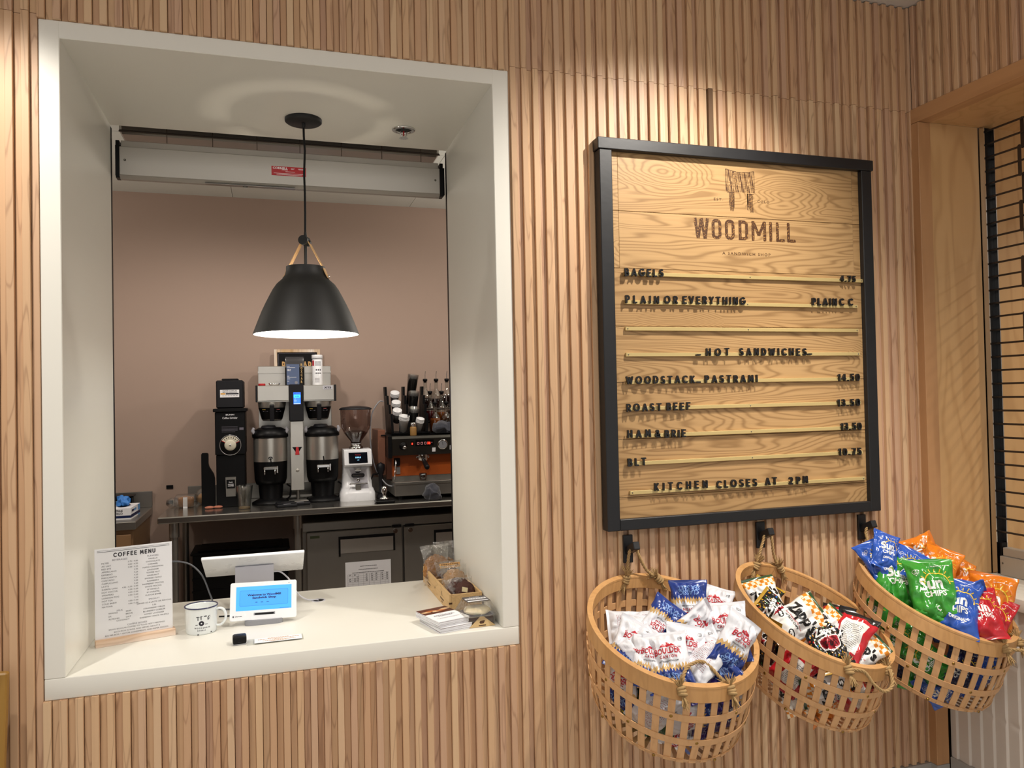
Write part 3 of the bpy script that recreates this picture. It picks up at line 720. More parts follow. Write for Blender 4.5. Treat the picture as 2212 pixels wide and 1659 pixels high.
t = thing('card_reader', 'small black rounded card reader puck on the counter', 'card reader', (.478, .137, CZ), .06)
mb = MB(); mb.box(-.0195, .0195, -.0185, .0185, .003, .026, bev=.0055, seg=3); mb.build('body', BLACK, t)
mb = MB(); mb.box(-.019, .019, -.018, .018, 0, .0035, bev=.0012); mb.build('clear_foot', plain('clear_rubber', '9a9a9c', .3), t)
mb = MB(); mb.lathe([(.0098, 0), (.0105, .0004), (.0112, 0)], 32, (0, 0, .0262), sy=.55); mb.box(-.005, .005, -.0189, -.0183, .0075, .0095, mi=1); mb.build('emblem', [CHAR, CHAR], t)

t = thing('notice_strip', 'clear acrylic strip with a narrow paper notice in front of the customer display', 'notice', (.588, .133, CZ), .02)
mb = MB(); mb.box(-.090, .073, -.027, .025, .0006, .0036, bev=.0006); mb.build('acrylic_strip', film('acrylic_strip', 'f6f6f4', .35, .0, .06), t)
mb = MB(); mb.box(-.068, .069, -.024, .022, .0038, .0042)
for k, (a_, b_) in enumerate(((-.03, .03), (-.058, .062), (-.012, .012), (-.045, .05), (-.022, .024))):
    xx = a_; rr = random.Random(k)
    while xx < b_:
        w = rr.uniform(.003, .008); mb.box(xx, min(xx+w, b_), .014-k*.0075-.0016, .014-k*.0075+.0016, .0042, .0044, mi=1); xx += w+.0012
mb.build('paper_notice', [PAPER, plain('ochre_ink', 'b8801e', .6)], t)

# promotional postcards
t = thing('postcard_stack', 'stack of promotional postcards with a food photo and white lower half on the counter corner', 'postcards', (1.091, .098, CZ), .24)
mb = MB(); r = random.Random(8)
def cards(mb, n, z, dx, dy, rz, th=.0011):
    for i in range(n):
        M = Matrix.Translation((dx+r.uniform(-.0012, .0012), dy+r.uniform(-.0012, .0012), z)) @ Matrix.Rotation(rz+r.uniform(-.012, .012), 4, 'Z')
        mb.box(-.054, .054, -.076, .076, 0, th*.85, M=M, mi=1 if i % 9 == 4 else 0); z += th
    return z
BROWNCARD = plain('food_photo_brown', '5a2c1c', .35, 0, .6, 60)
z1 = cards(mb, 16, .0, .003, -.003, .0); mb.build('lower_cards', [PAPER, BROWNCARD], t)
mb = MB(); z2 = cards(mb, 15, z1+.0004, -.004, .004, .07); up_ = mb.build('upper_cards', [PAPER, BROWNCARD], t)
mb = MB(); M = Matrix.Translation((-.004, .004, z2+.0003)) @ Matrix.Rotation(.07, 4, 'Z'); mb.box(-.054, .054, -.076, .076, 0, .0006, M=M)
T = M @ Matrix.Translation((0, 0, .0009)); quad(mb, T, -.054, .054, .014, .076, 1)
for k in range(5):
    P = [(.018*math.cos(q)*(1+.2*math.sin(3*q+k)), .008*math.sin(q)) for q in [2*PI*i/14 for i in range(14)]]
    mb.add([(x-.034+k*.017, y+.040+.006*math.sin(k*2), .0003+.0002*k) for x, y in P], [tuple(range(14))], 2 if k % 2 else 3, False, T)
T = M @ Matrix.Translation((0, 0, .0010))
put_text(mb, 'WOODMILL', T @ Matrix.Translation((0, .004, 0)), .0022, 'C', .018, .03, mi=4)
for yy, w in ((-.008, .070), (-.015, .076), (-.021, .05), (-.040, .085), (-.045, .07)): 
    xx = -w/2
    while xx < w/2-.002:
        q = r.uniform(.003, .007); quad(mb, T, xx, min(xx+q, w/2), yy-.0016, yy+.0016 if yy > -.03 else yy-.0004, 4); xx += q+.0014
mb.build('top_card', [PAPER, BROWNCARD, plain('toast_orange', 'b86a34', .4, 0, .4, 80), plain('toast_cream', 'd8b48a', .4, 0, .3, 80), INKG], t)

# wooden boxes with cookies
def crate(y0, label):
    t = thing('wooden_box', label, 'wooden box', (1.1935, y0, CZ), 0, 'pine cookie boxes on the counter')
    mb = MB(); w, l, h, th = .057, .1165, .061, .008
    mb.box(-w, -w+th, -l, l, .0, h, bev=.0008); 
    M = plane_M((-w-.0003, 0, 0), (0, -1, 0), (0, 0, 1))
    put_text(mb, 'WOODGRAIN', M @ Matrix.Translation((.0, .017, 0)), .0055, 'C', .058, .05, mi=1); put_text(mb, 'BAGELS', M @ Matrix.Translation((0, .008, 0)), .0040, 'C', .026, .05, mi=1)
    mb.add([(-.007, .030, 0), (-.004, .030, 0), (.0, .040, 0), (.004, .030, 0), (.007, .030, 0), (.004, .036, 0), (.002, .048, 0), (-.003, .047, 0), (-.004, .036, 0)], [tuple(range(9))], 1, False, M)
    mb.build('side_panel', [BOXWOOD, BURN], t)
    mb = MB(); mb.box(w-th, w, -l, l, 0, h, bev=.0008); mb.build('side_panel', BOXWOOD, t)
    for yy in (-l, l-th):
        mb = MB(); mb.box(-w+th+.0002, w-th-.0002, yy+.0005, yy+th-.0005, 0, h-.001, bev=.0008); mb.build('end_panel', BOXWOOD, t)
    mb = MB(); mb.box(-w+th, w-th, -l+th, l-th, .001, .006); mb.build('bottom', BOXWOOD, t)
    mb = MB(); mb.box(-w-.0006, -w+.010, -l-.0006, -l+.004, .028, .034); mb.build('dark_pin', BURN, t)
    return t
crate(.3415, 'pine cookie box at the front, behind the plastic cake box')
crate(.5765, 'pine cookie box further back, against the window jamb')
def lump(rx, ry, rz, seed, n=36, m=16, cr=0.0):
    mb = MB()
    mb.sphere((0, 0, 0), 1, n, m)
    mb.v = [tuple(Vector((x*rx, y*ry, z*rz))*(1+.10*mnoise.noise(Vector((x*2.2+seed, y*2.2, z*2.2)))+.045*mnoise.noise(Vector((x*7+seed, y*7, z*7)))+cr*(.22-abs(mnoise.noise(Vector((x*5+seed, y*5, z*5))))))) for x, y, z in mb.v]
    return mb
def cello(w, h, seed, puff=.012):
    """crinkled clear bag standing in the xz plane"""
    mb = MB()
    for s in (-1, 1):
        def fn(u, v):
            x = (u-.5)*w*(1-.12*math.sin(PI*v)); z = v*h
            e = (1-abs(2*u-1)**4)*(1-v**5)
            y = s*puff*e+.006*mnoise.noise(Vector((u*5+seed, v*5, s)))*(.3+v)+.010*(v**3)*math.sin(u*9+seed)
            return (x, y, z)
        mb.grid(fn, 20, 22)
    return mb
ck = [('brown crackled cookie in a clear bag, at the back of the cookie boxes', 1.178, .60, COOKIE, .052, .112, .150, -.30, 1),
      ('dark treat in a clear bag with a kraft label, between the brown and oat cookies', 1.20, .50, CHOC, .040, .105, .105, -.2, 2),
      ('pale oat cookie in a crinkled clear bag, in the front cookie box', 1.20, .385, COOKIE2, .046, .112, .115, -.35, 3),
      ('chocolate cookies in a clear bag at the front end of the cookie box', 1.195, .285, CHOC, .043, .104, .092, -.45, 4),
      ('clear cookie bag leaning on the window jamb at the very back', 1.225, .655, COOKIE, .040, .100, .150, -.1, 5)]
for lab, x, y, m, rad, w, h, tilt, sd in ck:
    t = thing('bagged_cookie', lab, 'cookie', (x, y, CZ+.008), .12, 'cellophane bagged cookies')
    RT = Matrix.Rotation(tilt, 4, 'X')
    mb = lump(rad, .013, rad, sd*3.1, 64, 40, .5); mb.v = [tuple(RT @ Vector((p[0], p[1], p[2]+rad+.004))) for p in mb.v]
    mb.build('cookie', m, t)
    if sd == 4:
        mb = lump(rad*.8, .012, rad*.8, 77.0, 56, 36, .5); mb.v = [tuple(RT @ Vector((p[0]+.012, p[1]-.018, p[2]+rad*.8+.004))) for p in mb.v]; mb.build('cookie', m, t)
        mb = MB(); mb.box(-.010, .010, -.0004, .0004, -.008, .008, M=RT @ Matrix.Translation((.006, -.034, .042)) @ Matrix.Rotation(.3, 4, 'Y')); mb.build('price_sticker', plain('cream_sticker', 'd8cba0', .5), t)
    mb = cello(w, h, sd*1.7, .016); mb.v = [tuple(RT @ Vector(p)) for p in mb.v]
    bg_ = mb.build('cellophane_bag', CRINKLE, t)
    if sd == 2:
        mb = MB(); M = RT @ front(0, -.024, .088) @ Matrix.Rotation(-.3, 4, 'X'); quad(mb, M, -.040, .040, -.008, .010, 0)
        T = M @ Matrix.Translation((0, 0, .0004))
        for yy in (.004, -.002): 
            for q in range(8): quad(mb, T, -.034+q*.0086, -.034+q*.0086+.006, yy, yy+.0028, 1)
        mb.build('kraft_label', [plain('kraft_paper', 'c79a5e', .7), BURN], bg_)

t = thing('plastic_cake_box', 'clear plastic box of iced dark cake at the counter corner', 'cake box', (1.196, .092, CZ), .05)
mb = MB(); mb.prism(rrect(.088, .10, .012), .001, .030, 'z'); 
mb.build('cake', CAKE, t)
mb = lump(.044, .040, .014, 5.0); mb.build('icing', CREAM, t, (0, -.004, .040))
def shell(w0, d0, w1, d1, z0, z1, mi=0):
    mb = MB(); A = rrect(w0, d0, .014); B = rrect(w1, d1, .016); k = len(A)
    mb.add([(x, y, z0) for x, y in A]+[(x, y, z1) for x, y in B], [(i, (i+1) % k, k+(i+1) % k, k+i) for i in range(k)], 0, False); return mb, A, B, k
mb, A, B, k = shell(.094, .106, .104, .116, 0, .033); mb.add([(x, y, .0004) for x, y in A], [tuple(range(k))]); mb.build('tray', CLEAR, t)
mb, A, B, k = shell(.112, .124, .080, .084, .0345, .072); mb.add([(x, y, .072) for x, y in B], [tuple(range(k))]); lid = mb.build('lid', CRINKLE, t)
mb = MB()
R1 = rrect(.118, .130, .016); R0 = rrect(.102, .114, .014); k = len(R1)
mb.add([(x, y, .0338) for x, y in R1]+[(x, y, .0342) for x, y in R0], [(i, (i+1) % k, k+(i+1) % k, k+i) for i in range(k)]); mb.build('flange', CRINKLE, t)
mb = MB(); M = plane_M((0, .002, .0726), (1, 0, 0), (0, 1, 0)); quad(mb, M, -.038, .038, -.030, .036, 0)
T = M @ Matrix.Translation((0, 0, .0003)); put_text(mb, 'WOODMILL', T @ Matrix.Translation((0, .022, 0)), .006, 'C', .034, .03, mi=1); quad(mb, T, -.035, .035, -.002, .016, 1)
T = T @ Matrix.Translation((0, 0, .0003))
for q in range(7): quad(mb, T, -.030+q*.0088, -.030+q*.0088+.006, .005, .008, 2)
quad(mb, T, -.034, .034, -.026, -.014, 1)
mb.build('lid_label', [plain('slate_label', '4a4446', .5), PAPER, INK], lid)
mb = MB(); M = plane_M((0, -.0592, .001), (1, 0, 0), (0, .16, 1)); mb.add([(-.044, 0, 0), (.044, 0, 0), (.006, .031, 0), (-.006, .031, 0)], [(0, 1, 2, 3)], 0, False, M)
T = M @ Matrix.Translation((0, 0, .0003)); mb.add([(-.009, .014, 0), (-.006, .010, 0), (.005, .010, 0), (.008, .015, 0), (.010, .019, 0), (.003, .019, 0), (-.006, .018, 0)], [tuple(range(7))], 1, False, T)
quad(mb, T, -.012, .012, .003, .006, 1)
mb.build('paper_sleeve', [plain('kraft_sleeve', 'c6a877', .7), BURN], t)

# gilt frame leaning at the edge of the view
t = thing('gilt_framed_board', 'gold framed black board standing on the floor beside the serving window', 'framed board', (-.349, -.095, .0085), 0)
LM = Matrix.Rotation(math.radians(-2), 4, 'X') @ Matrix.Rotation(math.radians(1.75), 4, 'Y')
for (x0, x1, z0, z1) in ((-.26, -.228, 0, .888), (.228, .26, 0, .888), (-.228, .228, .856, .888), (-.228, .228, 0, .032)):
    mb = MB(); mb.box(x0, x1, -.014, .010, z0, z1, bev=.004, M=LM); mb.build('frame_bar', GOLDFRAME, t)
mb = MB(); mb.box(-.23, .23, -.004, .006, .028, .862, M=LM); mb.build('board', BLACK, t)

# ---------------------------------------------------------------- menu board, rails, letters, hooks
SX0, SX1, SZ0, SZ1 = 1.597, 2.671, 1.117, 2.386
BY = -.030                                  # face of the oak boards
t = thing('menu_board', 'big oak sandwich menu board in a black painted wooden frame on the slatted wall', 'menu board', (2.134, -.0095, SZ0))
ox, oy, oz = 2.134, -.0095, SZ0
def fb(name, x0, x1, y0, y1, z0, z1):
    mb = MB(); mb.box(x0-ox, x1-ox, y0-oy, y1-oy, z0-oz, z1-oz, bev=.002); return mb.build(name, BLACKPAINT, t)
fb('frame_bar', SX0-.006, SX1+.006, -.054, -.0096, SZ1-.038, SZ1)
fb('frame_bar', SX0, SX0+.044, -.050, -.0096, SZ0, SZ1-.0382)
fb('frame_bar', SX1-.044, SX1, -.050, -.0096, SZ0, SZ1-.0382)
fb('frame_bar', SX0+.0442, SX1-.0442, -.050, -.0096, SZ0, SZ0+.036)
mb = MB(); cuts = [SZ0+.034, 1.220, 1.409, 1.594, 1.777, 1.967, 2.155, SZ1-.036]
xa, xb = SX0+.042, SX1-.042
for i in range(7):
    z0, z1 = cuts[i], cuts[i+1]
    xs = [xa, xa+.030, xb-.030, xb] if i >= 5 else [xa, xb]
    for a_, b_ in zip(xs[:-1], xs[1:]):
        c = .0007
        mb.box(a_+.0003-ox, b_-.0003-ox, BY-oy, -.012-oy, z0+c-oz, z1-c-oz, bev=.0007)
mb.box(xa-ox, xb-ox, -.0125-oy, -.0105-oy, cuts[0]-oz, cuts[-1]-oz, mi=1)
face = mb.build('oak_boards', [OAK, DARKGAP], t)
rails = [(1.680, 2.629, 1.948), (1.680, 2.603, 1.8545), (1.680, 2.604, 1.768), (1.680, 2.607, 1.6835), (1.679, 2.605, 1.5935), (1.680, 2.605, 1.5075), (1.680, 2.606, 1.4185), (1.682, 2.607, 1.3295), (1.683, 2.614, 1.235)]
RY = -.040
for x0, x1, z in rails:
    mb = MB(); mb.box(x0-ox, x1-ox, RY-oy, BY-.0002-oy, z-.0062-oz, z+.0062-oz, bev=.001)
    ra = mb.build('rail', BRASS, t)
    for xx in (x0+.008, (x0+x1)/2, x1-.008):
        mb = MB(); mb.lathe([(.0003, -.0011), (.0016, -.0012), (.0021, -.0004), (.0023, 0)], 10, M=Matrix.Translation((xx-ox, RY-oy, z-oz)) @ Matrix.Rotation(-PI/2, 4, 'X'))
        mb.build('screw', SCREW, ra)
# burnt-in logo
m_, t_, b_n = _nt('burnt_logo')
_n = N(t_, 'ShaderNodeTexNoise', Scale=260.0, Detail=3.0); t_.links.new(coords(t_, (1, 1, 1)), _n.inputs['Vector'])
_rp = ramp(t_, [(.56, '4a2d17'), (.66, 'a87b45')]); t_.links.new(_n.outputs['Fac'], _rp.inputs[0]); t_.links.new(_rp.outputs[0], b_n.inputs['Base Color']); b_n.inputs['Roughness'].default_value = .5
LOGO = m_
FM = front(0, BY-.0004-oy, 0)
def wm(ch, x, w, z0, h):          # narrow rounded slab letters, drawn as outlines
    s = .0115; r = .006
    def rr(x0, x1, y0, y1): return [(x0+r*.4, y0), (x1-r*.4, y0), (x1, y0+r*.4), (x1, y1-r*.4), (x1-r*.4, y1), (x0+r*.4, y1), (x0, y1-r*.4), (x0, y0+r*.4)]
    def stroke(p, q, s_):
        p = Vector(p); q = Vector(q); n = Vector((-(q-p).y, (q-p).x)).normalized()*s_/2
        return [tuple(p+n), tuple(p-n), tuple(q-n), tuple(q+n)]
    L = []
    if ch in 'IL': L.append(rr(0, s, 0, h))
    if ch == 'L': L.append(rr(s*.9, w, 0, s*.95))
    if ch == 'W':
        L += [stroke((s*.5, h), (w*.27, 0), s), stroke((w*.5, h), (w*.27, 0), s), stroke((w*.5, h), (w*.73, 0), s), stroke((w-s*.5, h), (w*.73, 0), s)]
        L += [rr(w*.27-s*.62, w*.27+s*.62, 0, s*.5), rr(w*.73-s*.62, w*.73+s*.62, 0, s*.5)]
    if ch == 'M': L += [rr(0, s, 0, h), rr(w-s, w, 0, h), stroke((s*.6, h-.002), (w*.5, h*.28), s*.95), stroke((w-s*.6, h-.002), (w*.5, h*.28), s*.95)]
    if ch in 'OD':
        R = w*.42; out = []; inn = []
        for cx, cy, a0 in ((w-R, h-R, 0), (R, h-R, 90), (R, R, 180), (w-R, R, 270)):
            for i in range(7):
                a = math.radians(a0+15*i); rr_ = R
                if ch == 'D' and a0 in (90, 180):
                    cx2 = .002; cy2 = h-.002 if a0 == 90 else .002; rr_ = .002
                    out.append((cx2+rr_*math.cos(a), cy2+rr_*math.sin(a))); inn.append((max(s, s+(.002)*math.cos(a)+.001), (h-s-.001 if a0 == 90 else s+.001)+.001*math.sin(a)))
                else:
                    out.append((cx+R*math.cos(a), cy+R*math.sin(a))); inn.append((cx+(R-s)*math.cos(a), cy+(R-s)*math.sin(a)))
        return out, inn
    return L
mb = MB(); z0 = 2.077; H = .069
defs = [('W', 1.9455, .0505), ('O', 2.0045, .032), ('O', 2.0485, .032), ('D', 2.094, .032), ('M', 2.138, .050), ('I', 2.199, .012), ('L', 2.2225, .030), ('L', 2.2610, .030)]
kx = (2.352-1.9455)/(2.291-1.9455)
for ch, x, w in defs:
    X = 1.9455+(x-1.9455)*kx; Wd = w*kx
    if ch == 'I': Wd = .013
    g = wm(ch, X, Wd, z0, H)
    T = FM @ Matrix.Translation((X-ox, z0-oz, 0))
    if isinstance(g, tuple):
        o_, i_ = g; k = len(o_); mb.add([(a, b, 0) for a, b in o_+i_], [(i, (i+1) % k, k+(i+1) % k, k+i) for i in range(k)], 0, False, T)
    else:
        for q, P in enumerate(g): mb.add([(a, b, .00003*q) for a, b in P], [tuple(range(len(P)))], 0, False, T)
def et(s, x0, x1, z, h, off=.01): put_text(mb, s, FM @ Matrix.Translation((x0-ox, z-oz, 0)), h, 'L', x1-x0, off, 1.35)
et('A SANDWICH SHOP', 2.054, 2.246, 2.0255, .0095); et('EST.', 2.026, 2.062, 2.2095, .0088); et('COLO', 2.199, 2.247, 2.2105, .0092)
# the little stool: striped seat, four legs
def mark(P, dz=0): mb.add([(a-ox, b-oz, dz) for a, b in P], [tuple(range(len(P)))], 0, False, FM)
sx0, sx1, sz0, sz1 = 2.0755, 2.187, 2.243, 2.320
r = random.Random(12); x = sx0
def topz(x): u = (x-sx0)/(sx1-sx0); return sz1-.0075*math.sin(PI*u)-.002*u
while x < sx1-.001:
    w = r.uniform(.0022, .0044); nseg = 6
    L = [(x+.0008*math.sin(i*1.3+x*700), sz0+(topz(x)-sz0)*i/nseg) for i in range(nseg+1)]
    Rr = [(p[0]+w*(.6+.4*math.sin(i*.9+x*300)), p[1]) for i, p in enumerate(L)]
    if r.random() < .3:
        c = r.randint(1, 4); L1, R1 = L[:c+1], Rr[:c+1]; mark(L1[::-1]+R1); L, Rr = L[c+1:], Rr[c+1:]
    if len(L) > 1: mark(L[::-1]+Rr)
    x += w+r.uniform(.0006, .0013)
for a_, b_, c_, d_ in ((sx0-.0016, sx0, sz0+.004, sz1+.001), (sx1, sx1+.0016, sz0+.002, sz1-.002), (sx0+.003, sx0+.032, sz0-.003, sz0-.0012), (sx1-.030, sx1, sz0-.005, sz0-.0032)):
    mark([(a_, c_), (b_, c_), (b_, d_), (a_, d_)])
P = [(sx0+(sx1-sx0)*i/16, topz(sx0+(sx1-sx0)*i/16)) for i in range(17)]
mark(P+[(a, b+.0016) for a, b in P[::-1]])
for (x0, w0, x1, w1, zb, zt) in ((2.0865, .0205, 2.0905, .014, 2.176, 2.240), (2.158, .0235, 2.1705, .0135, 2.174, 2.239)):
    n = 5 if w0 < .022 else 6
    for i in range(n):
        a0 = x0+w0*i/n; a1 = x1+w1*i/n; ww0 = w0/n*.66; ww1 = w1/n*.66
        mark([(a1, zb+.003*(i % 2)), (a1+ww1, zb+.003*(i % 2)), (a0+ww0+.0006*math.sin(i), (zb+zt)/2), (a0+ww0, zt), (a0, zt), (a0-.0005, (zb+zt)/2)])
mark([(2.103, 2.186), (2.106, 2.186), (2.1075, 2.24), (2.105, 2.24)]); mark([(2.1575, 2.184), (2.1615, 2.181), (2.1605, 2.24), (2.1575, 2.24)])
mb.build('burnt_logo', LOGO, face)

# removable letters on the rails
LETM = plain('letter_black', '121214', .3, 0, .05)
_lm = {}
NUMW = {'.': 'point', '&': 'ampersand', '-': 'dash'}
ORD = ['first', 'second', 'third', 'fourth', 'fifth', 'sixth', 'seventh', 'eighth', 'ninth', 'tenth']
r = random.Random(3)
def letter_line(word, x0, x1, zc, row, h=.0262, words=None):
    """word: characters from x0 to x1; spaced evenly"""
    th = .0050; adv = [stroke_letter(ch, h, th) for ch in word]
    tot = sum(g[1] for g in adv); gap = (x1-x0-tot)/max(len(word)-1, 1); x = x0
    wcount = {}
    for i, ch in enumerate(word):
        outl, w = adv[i]; key = (ch, h)
        if key not in _lm:
            mb = MB()
            for q, P in enumerate(outl): mb.prism(P, -.0042+.00003*(q % 7), .0040, 'y')
            me = mb.mesh('letter'); me.materials.append(LETM)
            bm = bmesh.new(); bm.from_mesh(me); bmesh.ops.recalc_face_normals(bm, faces=bm.faces[:]); bm.to_mesh(me); bm.free()
            _lm[key] = me
        o = bpy.data.objects.new('letter', _lm[key]); COL.objects.link(o)
        o.location = (x, RY-.0042, zc-h/2+r.uniform(-.0007, .0007)); o.rotation_euler = (0, r.uniform(-.022, .022), 0)
        if words is None: wd_ = word; idx = i
        else:
            acc = 0
            for q in words:
                if i < acc+len(q): wd_ = q; idx = i-acc; break
                acc += len(q)
        kind = 'numeral' if ch.isdigit() else ('sign' if ch in '.&-' else 'letter')
        nm = NUMW.get(ch, ch)
        spell = {'1': 'one', '2': 'two', '3': 'three', '4': 'four', '5': 'five', '7': 'seven', '0': 'zero'}
        nm = spell.get(ch, nm)
        if kind == 'letter': lab = 'black letter %s, %s in the word %s %s' % (nm, ORD[idx] if idx < len(ORD) else 'last', wd_, row)
        elif kind == 'numeral': lab = 'black numeral %s, %s character of the price %s' % (nm, ORD[idx], row)
        else: lab = 'black %s, %s character %s' % (nm, ORD[idx], row)
        tag(o, lab, 'letter', 'letters on the menu board')
        x += w+gap
letter_line('BAGELS', 1.678, 1.819, 1.9515, 'on the top rail'); letter_line('4.75', 2.525, 2.590, 1.9525, 'on the bagels rail', .0225)
letter_line('PLAIN', 1.679, 1.800, 1.863, 'at the start of the second rail'); letter_line('OR', 1.819, 1.869, 1.8645, 'on the second rail'); letter_line('EVERYTHING', 1.888, 2.128, 1.865, 'on the second rail')
letter_line('PLAIN', 2.402, 2.506, 1.868, 'at the end of the second rail'); letter_line('CC', 2.519, 2.576, 1.869, 'ending the second rail')
letter_line('-', 1.933, 1.960, 1.684, 'before the words hot sandwiches'); letter_line('HOT', 1.972, 2.061, 1.691, 'on the fourth rail'); letter_line('SANDWICHES', 2.101, 2.372, 1.691, 'on the fourth rail'); letter_line('-', 2.376, 2.403, 1.684, 'after the words hot sandwiches')
letter_line('WOODSTACK', 1.674, 1.925, 1.600, 'on the fifth rail'); letter_line('-', 1.930, 1.956, 1.593, 'between woodstack and pastrami'); letter_line('PASTRAMI', 1.965, 2.169, 1.600, 'on the fifth rail'); letter_line('14.50', 2.502, 2.596, 1.599, 'on the pastrami rail')
letter_line('ROAST', 1.674, 1.800, 1.511, 'on the sixth rail'); letter_line('BEEF', 1.819, 1.907, 1.511, 'on the sixth rail'); letter_line('13.50', 2.497, 2.594, 1.509, 'on the roast beef rail')
letter_line('HAM', 1.675, 1.759, 1.426, 'on the seventh rail'); letter_line('&', 1.775, 1.797, 1.4245, 'between ham and brie'); letter_line('BRIE', 1.810, 1.887, 1.422, 'on the seventh rail'); letter_line('13.50', 2.508, 2.598, 1.424, 'on the ham and brie rail')
letter_line('BLT', 1.674, 1.740, 1.3345, 'on the eighth rail'); letter_line('10.75', 2.496, 2.594, 1.334, 'on the last priced rail')
letter_line('KITCHEN', 1.767, 1.964, 1.250, 'on the bottom rail'); letter_line('CLOSES', 1.999, 2.156, 1.246, 'on the bottom rail'); letter_line('AT', 2.190, 2.236, 1.246, 'on the bottom rail'); letter_line('2', 2.286, 2.302, 1.2445, 'for the closing time on the bottom rail'); letter_line('PM', 2.316, 2.363, 1.244, 'ending the bottom rail')

# coat hooks that carry the baskets
def hook(x, z, label):
    t = thing('wall_hook', label, 'hook', (x, -.0095, z), 0, 'black hooks under the menu board')
    mb = MB(); mb.box(-.0165, .0165, -.009, 0, -.045, .045, bev=.001); mb.build('back_plate', BLACKPAINT, t)
    mb = MB(); M = Matrix.Translation((.002, -.009, -.004)) @ Matrix.Rotation(math.radians(-24), 4, 'X')
    mb.box(-.011, .011, -.062, .006, -.0125, .0125, bev=.002, M=M); mb.build('peg', BLACKPAINT, t)
    return t
hook(1.682, 1.051, 'black wall hook under the menu board carrying the white crisp bag basket')
hook(2.186, 1.060, 'black wall hook under the menu board carrying the middle basket')
hook(2.614, 1.057, 'black wall hook by the corner carrying the basket of green and blue bags')

# ---------------------------------------------------------------- wooden chip baskets
BK = {1: dict(C=(1.7039, -.2548, .8564), n=(.0606, -.3994, .9148), C3=(1.6855, -.240, .6352)),
      2: dict(C=(2.1972, -.2605, .8500), n=(.2373, -.3994, .8855), C3=(2.1598, -.240, .6480)),
      3: dict(C=(2.6813, -.2640, .8633), n=(.1927, -.3913, .8999), C3=(2.6309, -.240, .6377))}
for B in BK.values():
    B['C'] = Vector(B['C']); B['n'] = Vector(B['n']).normalized(); B['C3'] = Vector(B['C3'])
    B['u'] = Vector((0, 1, 0)).cross(B['n']).normalized(); B['w'] = B['n'].cross(B['u'])
RIM = .2475
def bc(B, s):           # centre and radius at depth s (0 rim, 1 lowest hoop, 1.25 base)
    c = B['C'].lerp(B['C3'], s) if s <= 1 else B['C3'].lerp(B['C3']-B['n']*.16, s-1)
    if s <= 1: r = RIM-.030*max(s, 0)**1.8+.004*math.sin(PI*min(max(s, 0), 1))
    else: r = .2175-.30*(s-1)-1.2*(s-1)**2
    return c, r
def bp(B, s, th, dr=0.0):
    c, r = bc(B, s); p = c+(r+dr)*(math.cos(th)*B['u']+math.sin(th)*B['w'])
    if p.y > -.013: p = Vector((p.x, -.013-.0005*dr, p.z))
    return p
def rope_mesh(pts, r=.0042, turns=34, dens=10):
    """three-strand twisted rope along a smooth path"""
    P = [Vector(p) for p in pts]; path = []
    for i in range(len(P)-1):
        p0 = P[max(i-1, 0)]; p1 = P[i]; p2 = P[i+1]; p3 = P[min(i+2, len(P)-1)]
        for k in range(dens):
            s = k/dens; path.append(.5*((2*p1)+(-p0+p2)*s+(2*p0-5*p1+4*p2-p3)*s*s+(-p0+3*p1-3*p2+p3)*s**3))
    path.append(P[-1])
    L = sum((b-a).length for a, b in zip(path[:-1], path[1:])); n = max(int(L/.0022), 12)
    res = []; acc = 0; tgt = 0; i = 0
    for a, b in zip(path[:-1], path[1:]):
        d = (b-a).length
        while tgt <= acc+d+1e-9 and len(res) <= n: res.append(a.lerp(b, (tgt-acc)/max(d, 1e-9))); tgt += L/n
        acc += d
    mb = MB(); prev = None; fr = []
    for i in range(len(res)):
        a = (res[min(i+1, len(res)-1)]-res[max(i-1, 0)]).normalized()
        u = a.orthogonal().normalized() if prev is None else (prev-a*prev.dot(a)).normalized()
        prev = u; fr.append((u, a.cross(u)))
    for k in range(3):
        st = [res[i]+r*.62*(math.cos(2*PI*k/3+i*.42)*fr[i][0]+math.sin(2*PI*k/3+i*.42)*fr[i][1]) for i in range(len(res))]
        mb.tube(st, r*.66, 6)
    return mb
def knot(mb, p, up_, rr):
    p = Vector(p); up_ = Vector(up_).normalized(); s = up_.orthogonal().normalized(); q = up_.cross(s)
    for j in range(3):
        mb.tube([p+up_*(-.008+.008*j)+.0088*(math.cos(a)*s+math.sin(a)*q)+up_*.0022*math.sin(a+j) for a in [2*PI*i/14 for i in range(14)]], .0050, 7, closed=True)
    for i in range(44):       # frayed end
        d = (up_*rr.uniform(.5, 1.2)+s*rr.uniform(-.7, .7)+q*rr.uniform(-.7, .7)).normalized(); L = rr.uniform(.018, .042)
        mb.tube([p+up_*.008, p+up_*.010+d*L*.5+s*rr.uniform(-.004, .004), p+up_*.008+d*L], [.0019, .0016, .0007], 4)
    for i in range(26):
        d = (-up_+s*rr.uniform(-.55, .55)+q*rr.uniform(-.3, .3)).normalized(); L = rr.uniform(.022, .046)
        mb.tube([p-up_*.006, p-up_*.008+d*L*.6, p-up_*.006+d*L], [.0022, .0019, .0008], 4)
